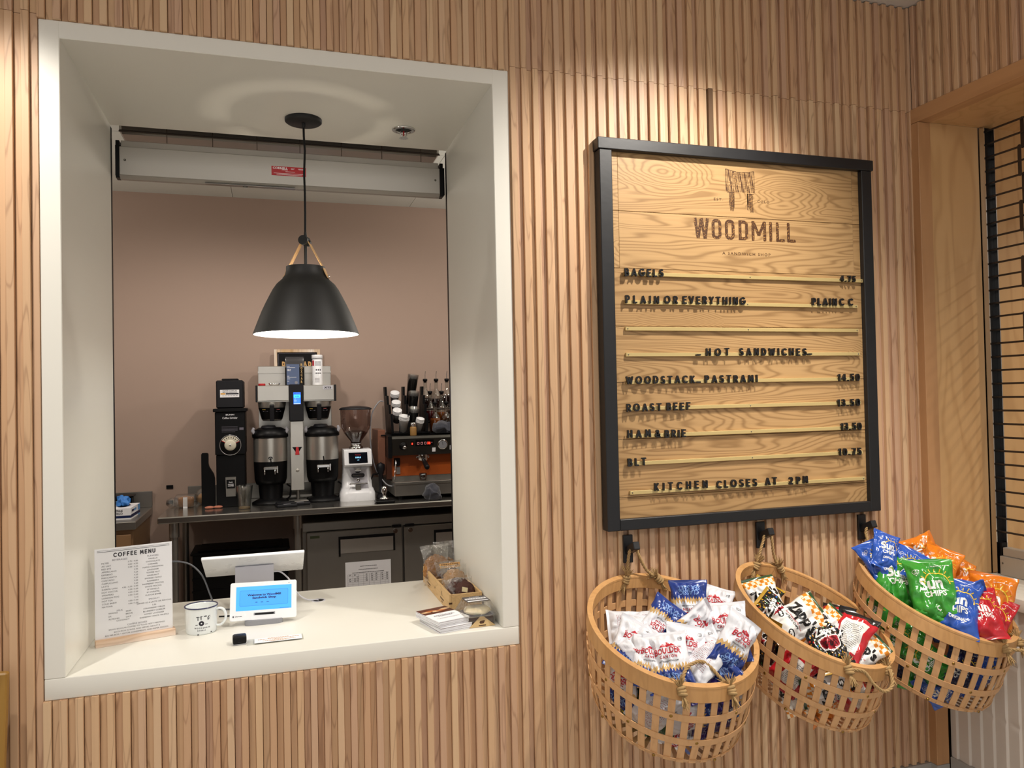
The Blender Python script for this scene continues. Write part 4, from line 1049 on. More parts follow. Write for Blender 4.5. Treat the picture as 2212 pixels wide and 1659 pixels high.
def make_basket(k, label, hookp, back, front_, hang):
    B = BK[k]; base = B['C3']-B['n']*.05
    t = thing('wooden_basket', label, 'basket', tuple(base), 0, 'wooden chip baskets on hooks')
    T0 = Matrix.Translation(-base); rr = random.Random(k*7)
    NT = 96
    def band(s0, s1, d0, d1, name, mat, seg=2, par=None):
        mb = MB(); V = []; ns = seg+1
        for i in range(NT):
            th = 2*PI*i/NT
            ring = [bp(B, s0+(s1-s0)*j/seg, th, d1) for j in range(ns)]+[bp(B, s0+(s1-s0)*j/seg, th, d0) for j in range(ns-1, -1, -1)]
            V += ring
        m = 2*ns; F = [(i*m+j, i*m+(j+1) % m, ((i+1) % NT)*m+(j+1) % m, ((i+1) % NT)*m+j) for i in range(NT) for j in range(m)]
        mb.add(V, F, 0, False, T0); return mb
    mb = band(-.045, .135, .0018, .0075, 'rim', None)
    b2 = band(-.045, .12, -.0075, -.0018, 'rim', None); mb.add(b2.v, b2.f)
    b3 = band(-.055, -.030, -.0082, .0082, 'rim', None); mb.add(b3.v, b3.f)
    mb.build('rim', RIMWOOD, t)
    NS = 39
    for i in range(NS):
        th = 2*PI*(i+.5)/NS; hw = .0098; mb = MB(); V = []
        S = [.0, .2, .4, .6, .8, 1.0, 1.06, 1.12, 1.18, 1.24]
        for s in S:
            c, r = bc(B, s); hh = hw*(1 if s <= 1 else 1-.6*(s-1)/.24)
            for dr, sg in ((.0014, -1), (.0014, 1), (-.0014, 1), (-.0014, -1)):
                V.append(bp(B, s, th+sg*hh/max(r, .05), dr))
        n = len(S); F = [(j*4+q, j*4+(q+1) % 4, (j+1)*4+(q+1) % 4, (j+1)*4+q) for j in range(n-1) for q in range(4)]+[(0, 3, 2, 1), ((n-1)*4, (n-1)*4+1, (n-1)*4+2, (n-1)*4+3)]
        mb.add(V, F, 0, False, T0); mb.build('stave', BASKETWOOD, t)
    for h, s in enumerate((.36, .68, .985)):
        o = band(s-.041, s+.041, .0018, .0044, 'hoop', None, 1).build('hoop', BASKETWOOD, t)
        for q in range(9):
            th = 2*PI*(q*5+.5+(h*2) % 5+(k % 2))/NS; p = bp(B, s, th, .0046); d = (p-bc(B, s)[0]).normalized()
            mb = MB(); M = T0 @ Matrix.Translation(p) @ d.to_track_quat('Z', 'Y').to_matrix().to_4x4()
            mb.lathe([(.0005, .0016), (.0030, .0014), (.0046, .0), (.0046, -.001)], 12, M=M); mb.build('rivet', BRASSPIN, o)
    # woven base
    mb = MB(); c, r = bc(B, 1.235)
    n = B['n']
    for a, ax in enumerate((B['u'], B['w'])):
        ay = n.cross(ax)
        for q in range(-4, 5):
            off = q*.033; L = math.sqrt(max((r+.012)**2-off*off, 0))
            if L < .02: continue
            V = []; m = 15
            for i in range(m):
                x = -L+2*L*i/(m-1); dz = .0016*math.sin(x/.033*PI+q*PI+a*PI)
                for sg in (-1, 1):
                    p = c+ax*x+ay*(off+sg*.0125)+n*dz
                    if p.y > -.014: p.y = -.014
                    V.append(p)
            mb.add(V, [(2*i, 2*i+1, 2*i+3, 2*i+2) for i in range(m-1)], 0, False, T0)
    mb.build('woven_base', BASKETWOOD, t)
    # ropes
    A = bp(B, .02, back[0], -.010); D = bp(B, .02, back[1], -.010); H = Vector(hookp)
    for p in (A, D): p.y = min(p.y, -.030)
    zup = Vector((0, 0, 1))
    mb = rope_mesh([A+zup*.012, A.lerp(H, .55)+Vector((-.008 if k != 3 else -.004, .0, .01)), H+Vector((-.0165, 0, .0)), H+Vector((-.010, 0, .017)), H+Vector((.012, 0, .017)), H+Vector((.0185, 0, 0)), D.lerp(H, .5)+Vector((.002, 0, -.004)), D+zup*.012])
    mb2 = MB(); mb2.add(mb.v, mb.f, 0, True, T0); rp = mb2.build('hanging_rope', ROPE, t)
    for p, q in ((A, (H-A)), (D, (H-D))):
        mb = MB(); knot(mb, p+zup*.012, q, rr); m2 = MB(); m2.add(mb.v, mb.f, 0, True, T0); m2.build('knot', ROPE, rp)
    A = bp(B, .06, front_[0], .012); D = bp(B, .06, front_[1], .012)
    mb = rope_mesh([A+zup*.012]+[Vector(p) for p in hang]+[D+zup*.012]); m2 = MB(); m2.add(mb.v, mb.f, 0, True, T0); rp = m2.build('rope_handle', ROPE, t)
    for p in (A, D):
        mb = MB(); knot(mb, p+zup*.012, zup+Vector((0, .6, 0)), rr); m2 = MB(); m2.add(mb.v, mb.f, 0, True, T0); m2.build('knot', ROPE, rp)
make_basket(1, 'wooden basket of white and navy crisp bags under the menu board, nearest the serving window', (1.684, -.050, 1.036), (1.783, 1.293), (4.361, 4.929), [(1.635, -.445, .800), (1.670, -.430, .814), (1.712, -.430, .808)])
make_basket(2, 'middle wooden basket, holding black and white script bags', (2.188, -.050, 1.045), (1.94, 1.477), (4.553, 5.2), [(2.176, -.500, .752), (2.200, -.512, .716), (2.232, -.515, .694), (2.262, -.512, .704), (2.280, -.490, .735)])
make_basket(3, 'wooden basket heaped with green, blue and orange bags in the corner', (2.616, -.050, 1.042), (2.089, 1.652), (4.911, 5.348), [(2.745, -.525, .752), (2.79, -.545, .742), (2.825, -.53, .748), (2.835, -.49, .765)])

# ---------------------------------------------------------------- snack bags
def bagmat(name, base, fn=None, rough=.26, spec=.5):
    m, t, b = _nt(name); b.inputs['Roughness'].default_value = rough; b.inputs['Specular IOR Level'].default_value = spec
    b.inputs['Coat Weight'].default_value = .25; b.inputs['Coat Roughness'].default_value = .15
    uv = N(t, 'ShaderNodeUVMap'); sp = N(t, 'ShaderNodeSeparateXYZ'); t.links.new(uv.outputs[0], sp.inputs[0])
    u, v = sp.outputs[0], sp.outputs[1]
    col = S2L(base)
    if fn: c = fn(t, u, v, col, uv.outputs[0])
    else: c = None
    if c is not None: t.links.new(c, b.inputs['Base Color'])
    else: b.inputs['Base Color'].default_value = col
    return m
def tri(t, x, f): return math_n(t, 'PINGPONG', math_n(t, 'MULTIPLY', x, f), .5)
def gt(t, a, b): return math_n(t, 'GREATER_THAN', a, b)
def fn_white_navy(t, u, v, base, uv):
    z = tri(t, u, 13.0); z2 = math_n(t, 'MULTIPLY', tri(t, u, 5.0), .6)
    e = math_n(t, 'ADD', math_n(t, 'MULTIPLY', z, .11), math_n(t, 'MULTIPLY_ADD', z2, .06, .30))
    n = N(t, 'ShaderNodeTexNoise', Scale=9.0, Detail=2.0); t.links.new(uv, n.inputs['Vector'])
    chip = math_n(t, 'ADD', e, math_n(t, 'MULTIPLY', n.outputs['Fac'], .16))
    c = mixc(t, gt(t, chip, v), base, mixc(t, n.outputs['Fac'], 'b98a4a', 'e2c48a'))
    c = mixc(t, gt(t, e, v), c, '223a84')
    return mixc(t, gt(t, v, .925), c, 'd9dbe2')
def fn_lines(t, u, v, base, uv):
    w = tri(t, v, 34.0); n = N(t, 'ShaderNodeTexNoise', Scale=90.0, Detail=0.0); mp = N(t, 'ShaderNodeMapping'); mp.inputs['Scale'].default_value = (1, .35, 1); t.links.new(uv, mp.inputs[0]); t.links.new(mp.outputs[0], n.inputs['Vector'])
    on = math_n(t, 'MULTIPLY', gt(t, w, .34), gt(t, n.outputs['Fac'], .47))
    ins = math_n(t, 'MULTIPLY', gt(t, u, .2), gt(t, .8, u)); ins = math_n(t, 'MULTIPLY', ins, gt(t, v, .2)); ins = math_n(t, 'MULTIPLY', ins, gt(t, .82, v))
    return mixc(t, math_n(t, 'MULTIPLY', on, ins), base, '9a4a58')
def fn_confetti(t, u, v, base, uv):
    vo = N(t, 'ShaderNodeTexVoronoi', Scale=16.0, Randomness=1.0); t.links.new(uv, vo.inputs['Vector'])
    wv = N(t, 'ShaderNodeTexNoise', Scale=30.0, Detail=1.0); t.links.new(uv, wv.inputs['Vector'])
    d = math_n(t, 'ADD', vo.outputs['Distance'], math_n(t, 'MULTIPLY', wv.outputs['Fac'], .35))
    rp = ramp(t, [(0, 'd9a81e'), (.25, 'c9302a'), (.45, 'e6e2d8'), (.62, '2f8a3c'), (.8, 'e08a1e'), (.92, '2f6fc0')], 'CONSTANT')
    sp = N(t, 'ShaderNodeSeparateColor'); t.links.new(vo.outputs['Color'], sp.inputs[0]); t.links.new(sp.outputs[0], rp.inputs[0])
    c = mixc(t, gt(t, .50, d), base, rp.outputs[0])
    edge = math_n(t, 'MAXIMUM', gt(t, v, .94), gt(t, .06, v))
    return mixc(t, edge, c, 'b8902e')
def fn_check(t, u, v, base, uv):
    ck = N(t, 'ShaderNodeTexChecker', Scale=11.0); ck.inputs['Color1'].default_value = S2L('e08a24'); ck.inputs['Color2'].default_value = S2L('f0e2c8'); t.links.new(uv, ck.inputs['Vector'])
    c = mixc(t, gt(t, v, .76), base, ck.outputs['Color'])
    c = mixc(t, gt(t, .14, v), c, ck.outputs['Color'])
    return mixc(t, gt(t, v, .945), c, '2c4a2a')
def fn_check2(t, u, v, base, uv):
    ck = N(t, 'ShaderNodeTexChecker', Scale=9.0); ck.inputs['Color1'].default_value = S2L('e0821e'); ck.inputs['Color2'].default_value = S2L('f0dcb8'); t.links.new(uv, ck.inputs['Vector'])
    return mixc(t, gt(t, v, .45), 'd87a20', ck.outputs['Color'])
def fn_red(t, u, v, base, uv):
    c = mixc(t, math_n(t, 'MULTIPLY', math_n(t, 'MULTIPLY', gt(t, u, .28), gt(t, .86, u)), math_n(t, 'MULTIPLY', gt(t, v, .22), gt(t, .80, v))), base, 'ecebe6')
    w = tri(t, v, 30.0); n = N(t, 'ShaderNodeTexNoise', Scale=70.0, Detail=0.0); t.links.new(uv, n.inputs['Vector'])
    on = math_n(t, 'MULTIPLY', gt(t, w, .33), gt(t, n.outputs['Fac'], .45)); on = math_n(t, 'MULTIPLY', on, math_n(t, 'MULTIPLY', math_n(t, 'MULTIPLY', gt(t, u, .33), gt(t, .80, u)), math_n(t, 'MULTIPLY', gt(t, v, .28), gt(t, .74, v))))
    c = mixc(t, on, c, '3a3a40')
    return mixc(t, gt(t, v, .88), c, '1c1a1a')
def fn_grad(dark):
    def f(t, u, v, base, uv):
        n = N(t, 'ShaderNodeTexNoise', Scale=3.0, Detail=2.0); t.links.new(uv, n.inputs['Vector'])
        return mixc(t, n.outputs['Fac'], base, dark)
    return f
BM = {'W': bagmat('bag_white_navy', 'e4e6ec', fn_white_navy), 'N': bagmat('bag_white_navy_b', 'e4e6ec', fn_white_navy), 'B': bagmat('bag_white_back', 'e2e4ea', fn_lines),
      'P': bagmat('bag_purple', '34246e', fn_grad('281a5c')), 'D': bagmat('bag_dark_green', '1d5a2a', fn_grad('123f1c')),
      'Z': bagmat('bag_white_script', 'ecebe8', fn_check), 'V': bagmat('bag_confetti', '141210', fn_confetti), 'O': bagmat('bag_orange_check', 'e0821e', fn_check2), 'R': bagmat('bag_red_panel', 'c01f2a', fn_red),
      'GR': bagmat('bag_green', '3f9a34', fn_grad('2f8430'), .22), 'BL': bagmat('bag_blue', '2f5fc0', fn_grad('2449a0'), .22), 'OR': bagmat('bag_orange', 'e08420', fn_grad('cf6a14'), .22),
      'RD': bagmat('bag_red', 'c4222c', fn_grad('ac1a26'), .22), 'NV': bagmat('bag_navy', '1a2450', fn_grad('121a3c'), .25)}
PRW = plain('print_white', 'f2f2ee', .35); PRY = plain('print_yellow', 'e6c13a', .35); PRR = plain('print_red', 'b82232', .35); PRK = plain('print_black', '141214', .35); PRB = plain('print_pale_blue', '7fa4e0', .35)
NU, NV_ = 29, 39
def bag_grid(w, h, puff, seed):
    """front and back sheets of a pillow bag, rows bottom to top"""
    G = []
    for side in (1, -1):
        g = []
        for j in range(NV_):
            v = j/(NV_-1); row = []
            for i in range(NU):
                u = i/(NU-1)*2-1; q = v*2-1
                e = max(0.0, 1-abs(q/.90)**2.6) if abs(q) < .90 else 0.0
                prof = (max(0.0, 1-abs(u)**2.4)**.62)*e**.60
                x = u*w/2*(1-.11*e)+.004*mnoise.noise(Vector((q*2.2, u*.4+seed, 5)))*(.4+abs(u))
                y = q*h/2
                nz = mnoise.noise(Vector((u*2.1+seed, q*2.3, side*3.1)))*.011+(.30-abs(mnoise.noise(Vector((u*2.6+seed, q*2.2+u, side*7.0)))))*.016-.003+(.2-abs(mnoise.noise(Vector((u*5.0-q*2+seed, q*4.2, side*11.0)))))*.006
                fold = math.sin(u*7+seed*3+1.2*math.sin(q*3))*.0042*abs(q)**3*(e > 0)
                cr = (.0010*math.sin(u*1.5+seed)+.004*math.sin(u*2.6+seed*1.7)*(abs(q)-.88)/.12) if abs(q) >= .88 else 0
                edge = min(1.0, (1-abs(u))*6)*min(1.0, e*3)
                z = side*(puff*prof)+nz*edge+fold*edge+cr+(side*.0006)
                row.append(Vector((x, y, z)))
            g.append(row)
        G.append(g)
    return G
def gsample(g, u, v):
    a = min(max(u, 0), .99999)*(NU-1); b = min(max(v, 0), .99999)*(NV_-1); i, j = int(a), int(b); fa, fb_ = a-i, b-j
    p = (g[j][i]*(1-fa)+g[j][i+1]*fa)*(1-fb_)+(g[j+1][i]*(1-fa)+g[j+1][i+1]*fa)*fb_
    n = ((g[j][i+1]-g[j][i]).cross(g[j+1][i]-g[j][i])).normalized()
    return p, n
def decal(mb, g, V, F, mi):
    """V in bag coordinates 0..1 x 0..1; cut on the sheet's grid so it follows the wrinkles"""
    bm = bmesh.new(); vs = [bm.verts.new((x, y, 0)) for x, y in V]
    for f in F:
        try: bm.faces.new([vs[i] for i in f])
        except ValueError: pass
    if not bm.verts: bm.free(); return
    xs = [p[0] for p in V]; ys = [p[1] for p in V]
    for i in range(NU):
        c = i/(NU-1)
        if min(xs) < c < max(xs): bmesh.ops.bisect_plane(bm, geom=bm.verts[:]+bm.edges[:]+bm.faces[:], plane_co=(c, 0, 0), plane_no=(1, 0, 0))
    for j in range(NV_):
        c = j/(NV_-1)
        if min(ys) < c < max(ys): bmesh.ops.bisect_plane(bm, geom=bm.verts[:]+bm.edges[:]+bm.faces[:], plane_co=(0, c, 0), plane_no=(0, 1, 0))
    bmesh.ops.triangulate(bm, faces=bm.faces[:])
    bm.verts.index_update(); W_ = []
    for vv in bm.verts:
        p, n = gsample(g, vv.co.x, vv.co.y); W_.append(p+n*.0006)
    mb.add(W_, [[q.index for q in f.verts] for f in bm.faces], mi, True); bm.free()
BW, BH = .118, .165
_proto = {}
def bag_proto(kind, var):
    key = (kind, var)
    if key in _proto: return _proto[key]
    rr = random.Random(hash(kind) % 97 if False else sum(map(ord, kind))*13+var)
    puff = .026; G = bag_grid(BW, BH, puff, sum(map(ord, kind))*.37+var*5.3)
    def sheet(rows):
        V = []; F = []; UV = []
        for s in (0, 1):
            b = len(V)
            for j in rows:
                for i in range(NU): V.append(tuple(G[s][j][i])); UV.append((i/(NU-1), j/(NV_-1)) if s == 0 else (1-i/(NU-1), j/(NV_-1)))
            n = len(rows)
            for j in range(n-1):
                for i in range(NU-1):
                    q = (b+j*NU+i, b+j*NU+i+1, b+(j+1)*NU+i+1, b+(j+1)*NU+i); F.append(q if s == 0 else q[::-1])
        n = len(rows)*NU
        for j in range(len(rows)-1):
            for i in (0, NU-1):
                q = (j*NU+i, (j+1)*NU+i, n+(j+1)*NU+i, n+j*NU+i); F.append(q if i == 0 else q[::-1])
        return V, F, UV
    def mesh_of(name, rows, mat):
        V, F, UV = sheet(rows); me = bpy.data.meshes.new(name); me.from_pydata(V, [], F); me.polygons.foreach_set('use_smooth', [True]*len(F))
        uv = me.uv_layers.new(name='UVMap')
        for lp in me.loops: uv.data[lp.index].uv = UV[lp.vertex_index]
        me.materials.append(mat); me.update(); return me
    cut = 3
    parts = [('pouch', mesh_of('pouch', list(range(cut-1, NV_-cut+1)), BM[kind])), ('top_seal', mesh_of('top_seal', list(range(NV_-cut, NV_)), BM[kind])), ('bottom_seal', mesh_of('bottom_seal', list(range(0, cut)), BM[kind]))]
    mb = MB(); g = G[0]; gb = G[1]
    def txt(s, cx, cy, h, w=None, off=.03, mi=0, rot=0, sp=1.0, grid=None):
        V, F = text2d(s, h, 'C', w, off, sp, 1.0, 2)
        c, sn = math.cos(rot), math.sin(rot)
        P = [((x*c-(y-h/2)*sn)/BW+cx, (x*sn+(y-h/2)*c)/BH+cy) for x, y in V]
        decal(mb, grid or g, P, F, mi)
    def poly(P, mi=0): decal(mb, g, [(x/BW+.5, y/BH+.5) for x, y in P], [tuple(range(len(P)))], mi)
    def stripe(P, w, mi):
        for a, b in zip(P[:-1], P[1:]):
            a = Vector(a); b = Vector(b); n = Vector((-(b-a).y, (b-a).x)).normalized()*w/2; e = (b-a).normalized()*w*.15; a = a-e; b = b+e
            poly([tuple(a+n), tuple(a-n), tuple(b-n), tuple(b+n)], mi)
    mats = [PRR, PRW, PRY, PRK, PRB]
    if kind in 'WN':
        txt('BOULDER', .5, .63, .0155, .076, .03, 0); txt('CANYON', .5, .535, .007, .05, .03, 0, 0, 1.3)
        poly([(-.022, .032), (-.012, .042), (-.006, .038), (.001, .047), (.009, .039), (.014, .042), (.024, .032)], 0)
        poly([(-.004, .040), (.001, .0445), (.005, .040), (.001, .0375)], 1)
        txt('EST', .2, .70, .003, .007, .02, 0); txt('1994', .8, .70, .003, .009, .02, 0)
        txt('KETTLE STYLE POTATO CHIPS', .5, .47, .0034, .055, .02, 3)
        txt('CLASSIC', .5, .235, .013, .062, .02, 4); txt('SEA SALT', .5, .15, .013, .070, .02, 4)
        txt('KETTLE STYLE POTATO CHIPS', .5, .32, .0034, .07, .01, 1) if False else None
        stripe([(.036, .052), (.046, .052), (.046, .060), (.036, .060), (.036, .052)], .0009, 3); txt('NON GMO', .85, .84, .0022, .009, .02, 3)
    elif kind == 'P':
        txt('VINEGAR', .5, .62, .015, .080, .02, 1); txt('& SEA SALT', .5, .52, .012, .080, .02, 1); txt('KETTLE STYLE', .5, .42, .006, .06, .02, 1)
    elif kind == 'D':
        txt('JALAPENO', .5, .58, .016, .085, .03, 2); txt('HEAT', .5, .46, .016, .05, .03, 2)
    elif kind == 'Z':
        txt("Zapp's", .5, .60, .030, .104, .045, 3, .12); txt('NEW ORLEANS KETTLE STYLE', .5, .43, .0036, .075, .02, 0); txt('POTATO CHIPS', .5, .39, .005, .06, .03, 3)
        for cx, cy, q in ((-.034, -.032, .011), (.030, -.038, .012)):
            P = [(cx+q*math.cos(a), cy+q*.72*math.sin(a)) for a in [2*PI*i/22 for i in range(22)]]; poly(P, 3); poly([(cx+(x-cx)*.72, cy+(y-cy)*.6) for x, y in P], 1)
    elif kind == 'V':
        P = [(-.032, .014), (.0, .022), (.032, .014), (.029, -.010), (0, -.022), (-.029, -.010)]; poly([(x*1.12, y*1.14) for x, y in P], 1); poly(P, 0); txt('VOODOO', .5, .50, .013, .054, .05, 3)
        txt("Zapp's", .5, .74, .020, .075, .04, 1, .1)
    elif kind in ('GR', 'BL', 'OR', 'RD', 'NV'):
        txt('Sun', .47, .575, .031, .058, .035, 1, .06); txt('CHIPS', .53, .41, .0145, .056, .03, 1, .06)
        arc = [(.012+.031*math.cos(a), .012+.029*math.sin(a)) for a in [math.radians(-5+13*i) for i in range(15)]]
        stripe(arc, .0032, 2)
        for i in range(9):
            a = math.radians(10+20*i); stripe([(.012+.035*math.cos(a), .012+.033*math.sin(a)), (.012+.043*math.cos(a), .012+.041*math.sin(a))], .0024, 2)
        hp = [(.0085*(16*math.sin(a)**3)/16, .0085*(13*math.cos(a)-5*math.cos(2*a)-2*math.cos(3*a)-math.cos(4*a))/16) for a in [2*PI*i/24 for i in range(24)]]
        stripe([(x-.036, y+.042) for x, y in hp+[hp[0]]], .0009, 1); txt('WHOLE', .195, .76, .0024, .009, .02, 1); txt('GRAIN', .195, .74, .0024, .009, .02, 1)
        nm = {'GR': ('', ''), 'BL': ('ORIGINAL', ''), 'OR': ('HARVEST', 'CHEDDAR'), 'RD': ('', ''), 'NV': ('', '')}[kind]
        for i, s in enumerate(nm):
            if s: txt(s, .55, .27-.07*i, .0085, .046, .04, 1)
        for i in range(4): txt('IIIIIIIIII', .5, .90-.012*i, .0012, .05, .0, 1) if False else None
        txt('NO ARTIFICIAL FLAVORS', .72, .86, .0028, .045, .02, 1)
    if kind in ('GR', 'BL', 'OR', 'RD', 'B', 'P', 'D'):     # back of the pack
        for q in range(5): txt('IIIIIIIIIIIIIIIIIIIIIIII', .5, .66-.03*q, .0022, .07, 0, 1 if kind != 'B' else 0, 0, 1.0, None) if False else None
    if mb.v:
        me = mb.mesh('printed_lettering')
        for m in mats: me.materials.append(m)
        parts.append(('printed_lettering', me))
    _proto[key] = parts
    return parts
_cnt = {}
GROUPS = {1: 'crisp bags in the first basket', 2: 'script and confetti bags in the middle basket', 3: 'sun printed bags heaped in the corner basket'}
def put_bag(kind, loc, q, sc, basket, label):
    from mathutils import Quaternion
    _cnt[kind] = _cnt.get(kind, 0)+1
    parts = bag_proto(kind, _cnt[kind] % 3)
    t = bpy.data.objects.new('snack_bag', None); COL.objects.link(t); t.empty_display_size = .03
    t.rotation_mode = 'QUATERNION'; t.rotation_quaternion = Quaternion(q); t.location = loc; t.scale = (sc, sc, sc)
    tag(t, label, 'snack bag', GROUPS[basket])
    for n, me in parts:
        o = bpy.data.objects.new(n, me); COL.objects.link(o); o.parent = t
BAGS = [
('W', (1.791, -0.209, 0.898), (0.164, -0.137, -0.573, 0.791), 1.00, 1, 'blue and white crisp bag standing upside down at the back of the white bag basket'),
('W', (1.909, -0.168, 0.875), (0.821, 0.414, -0.096, -0.381), 1.00, 1, 'white crisp bag behind the others next to the upside down blue bag'),
('W', (1.845, -0.331, 0.852), (0.862, 0.420, -0.169, -0.227), 1.08, 1, 'upright white and navy crisp bag with a straight top seal in the first basket'),
('W', (1.814, -0.413, 0.846), (0.725, 0.606, 0.245, -0.217), 1.00, 1, 'crisp bag turned sideways in front of the upright white and navy one'),
('W', (1.753, -0.288, 0.860), (0.576, 0.657, 0.394, -0.286), 1.00, 1, 'crisp bag lying on its edge with a slanting navy end, mid basket'),
('W', (1.678, -0.236, 0.866), (0.351, 0.160, -0.494, 0.780), 0.95, 1, 'upside down white crisp bag leaning against the blue one'),
('B', (1.618, -0.172, 0.849), (0.738, 0.238, -0.298, 0.557), 0.95, 1, 'white crisp bag showing its small print, by the rear of the first basket'),
('W', (1.609, -0.249, 0.832), (0.909, 0.356, 0.003, -0.218), 1.00, 1, 'flat white crisp bag with a mountain logo near the far wall of its basket'),
('W', (1.495, -0.290, 0.822), (0.824, 0.475, 0.113, -0.286), 1.00, 1, 'white crisp bag pressed against the near curve of the first basket rim'),
('W', (1.590, -0.328, 0.812), (0.912, 0.362, -0.157, 0.111), 1.00, 1, 'white crisp bag with its logo tilted upwards, middle of the first basket'),
('N', (1.690, -0.348, 0.817), (0.835, 0.521, 0.012, -0.177), 0.95, 1, 'crisp bag with golden chips above a navy end, in the centre of the first basket'),
('B', (1.729, -0.394, 0.807), (0.770, 0.286, -0.037, -0.570), 0.95, 1, 'crumpled white crisp bag folded over, right of the golden chip bag'),
('W', (1.535, -0.379, 0.791), (0.876, 0.441, 0.051, -0.190), 0.90, 1, 'white crisp bag half tucked beneath the front bag at the basket rim'),
('W', (1.602, -0.425, 0.789), (0.894, 0.398, -0.134, -0.154), 1.06, 1, 'front white crisp bag with a big red logo, just behind the rope handle'),
('W', (1.795, -0.443, 0.768), (0.878, 0.350, -0.318, -0.072), 1.00, 1, 'white crisp bag with a slanted red logo, by the right end of the rope handle'),
('P', (1.702, -0.418, 0.753), (0.946, 0.316, -0.078, 0.009), 0.95, 1, 'purple salt and vinegar crisp bag under the rope handle'),
('Z', (2.056, -0.202, 0.897), (0.891, 0.430, -0.132, -0.055), 0.95, 2, 'white bag with black oval seals at the upper end of the middle basket'),
('V', (2.043, -0.286, 0.866), (0.845, 0.428, -0.208, 0.245), 0.95, 2, 'black confetti bag with a red shield, second from the upper end of the middle basket'),
('Z', (2.090, -0.322, 0.856), (0.632, 0.438, 0.156, -0.619), 1.10, 2, 'white bag with big black script turned on its side, middle basket'),
('O', (2.160, -0.284, 0.810), (0.917, 0.365, -0.142, 0.070), 0.90, 2, 'orange checked bag half hidden behind the sideways script bag'),
('Z', (2.162, -0.364, 0.826), (0.703, 0.423, 0.111, -0.561), 1.00, 2, 'white bag with script and an orange check border, in the middle of the middle basket'),
('R', (2.208, -0.412, 0.813), (0.762, 0.382, -0.101, -0.514), 1.05, 2, 'red and white bag showing its nutrition panel, towards the lower end of the middle basket'),
('V', (2.129, -0.420, 0.791), (0.921, 0.374, -0.092, -0.066), 1.00, 2, 'black confetti bag lying along the front rim of the middle basket'),
('Z', (2.228, -0.458, 0.764), (0.680, 0.455, 0.108, -0.564), 1.00, 2, 'white script bag at the lower end of the middle basket by the rope handle'),
('V', (2.074, -0.115, 0.892), (0.812, 0.394, 0.091, -0.421), 0.90, 2, 'black confetti bag with a gold edge, squeezed in the top corner of the middle basket'),
('R', (2.337, -0.217, 0.787), (0.880, 0.391, -0.010, -0.270), 0.90, 2, 'red bag behind the nutrition panel bag against the basket rear wall'),
('BL', (2.534, -0.210, 1.013), (0.826, 0.506, 0.082, -0.236), 0.80, 3, 'blue bag at the very top of the heap, under the hook'),
('BL', (2.519, -0.198, 0.977), (0.888, 0.412, -0.201, -0.040), 0.95, 3, 'blue bag just below the topmost one, beside the rim'),
('BL', (2.583, -0.240, 0.951), (0.763, 0.455, 0.010, -0.459), 1.00, 3, 'blue bag with slanted white lettering in the upper part of the heap'),
('GR', (2.501, -0.246, 0.934), (0.840, 0.460, -0.033, -0.286), 1.12, 3, 'green sun printed bag at the upper rim of the corner basket'),
('OR', (2.711, -0.157, 0.981), (0.538, 0.571, 0.269, -0.559), 0.95, 3, 'orange bag lying on its side along the back of the heap'),
('OR', (2.752, -0.170, 0.950), (0.769, 0.547, 0.177, -0.279), 0.95, 3, 'deep orange bag stuck between the two orange bags at the back'),
('OR', (2.706, -0.258, 0.944), (0.758, 0.440, -0.105, -0.471), 1.00, 3, 'orange bag with a corner pointing up at the back of the heap'),
('RD', (2.619, -0.266, 0.926), (0.644, 0.407, 0.124, -0.636), 0.95, 3, 'red bag peeking out behind the large green bag'),
('RD', (2.668, -0.280, 0.915), (0.902, 0.389, -0.168, -0.082), 0.95, 3, 'red bag with a yellow sun behind the right corner of the large green bag'),
('GR', (2.445, -0.442, 0.909), (0.831, 0.457, -0.193, -0.253), 1.22, 3, 'large green sun printed bag in the middle of the heap'),
('GR', (2.510, -0.431, 0.861), (0.722, 0.517, 0.124, -0.444), 0.95, 3, 'small green bag slanting across the rim below the large green one'),
('BL', (2.653, -0.387, 0.871), (0.398, 0.738, 0.295, -0.458), 1.05, 3, 'big blue bag on its side at the right of the large green bag'),
('OR', (2.807, -0.264, 0.909), (0.806, 0.529, 0.175, -0.199), 0.85, 3, 'orange bag with a spiky crimped corner above the big blue bag'),
('OR', (2.809, -0.306, 0.879), (0.610, 0.287, 0.282, -0.683), 0.95, 3, 'orange bag lying flat above the red bags'),
('OR', (2.790, -0.345, 0.855), (0.899, 0.300, -0.250, 0.200), 0.90, 3, 'brownish orange bag squeezed between the flat orange bag and the red ones'),
('OR', (2.819, -0.398, 0.831), (0.747, 0.498, -0.191, -0.397), 1.20, 3, 'large orange cheddar bag at the far right of the heap'),
('RD', (2.667, -0.457, 0.849), (0.870, 0.415, -0.142, -0.225), 1.00, 3, 'red bag with a yellow sun beside the large orange bag'),
('RD', (2.746, -0.355, 0.854), (0.804, 0.416, -0.017, -0.424), 0.85, 3, 'small red bag tucked between the big blue bag and the brownish orange one'),
('BL', (2.547, -0.553, 0.822), (0.805, 0.430, -0.117, -0.391), 1.15, 3, 'blue sun printed bag at the front rim by the rope'),
('RD', (2.774, -0.452, 0.784), (0.755, 0.457, -0.060, -0.466), 1.05, 3, 'red bag at the lower right rim under the large orange bag'),
('NV', (2.580, -0.424, 0.815), (0.896, 0.377, -0.080, -0.221), 0.95, 3, 'dark navy bag in the shadow below the big blue bag'),]
from mathutils import Quaternion
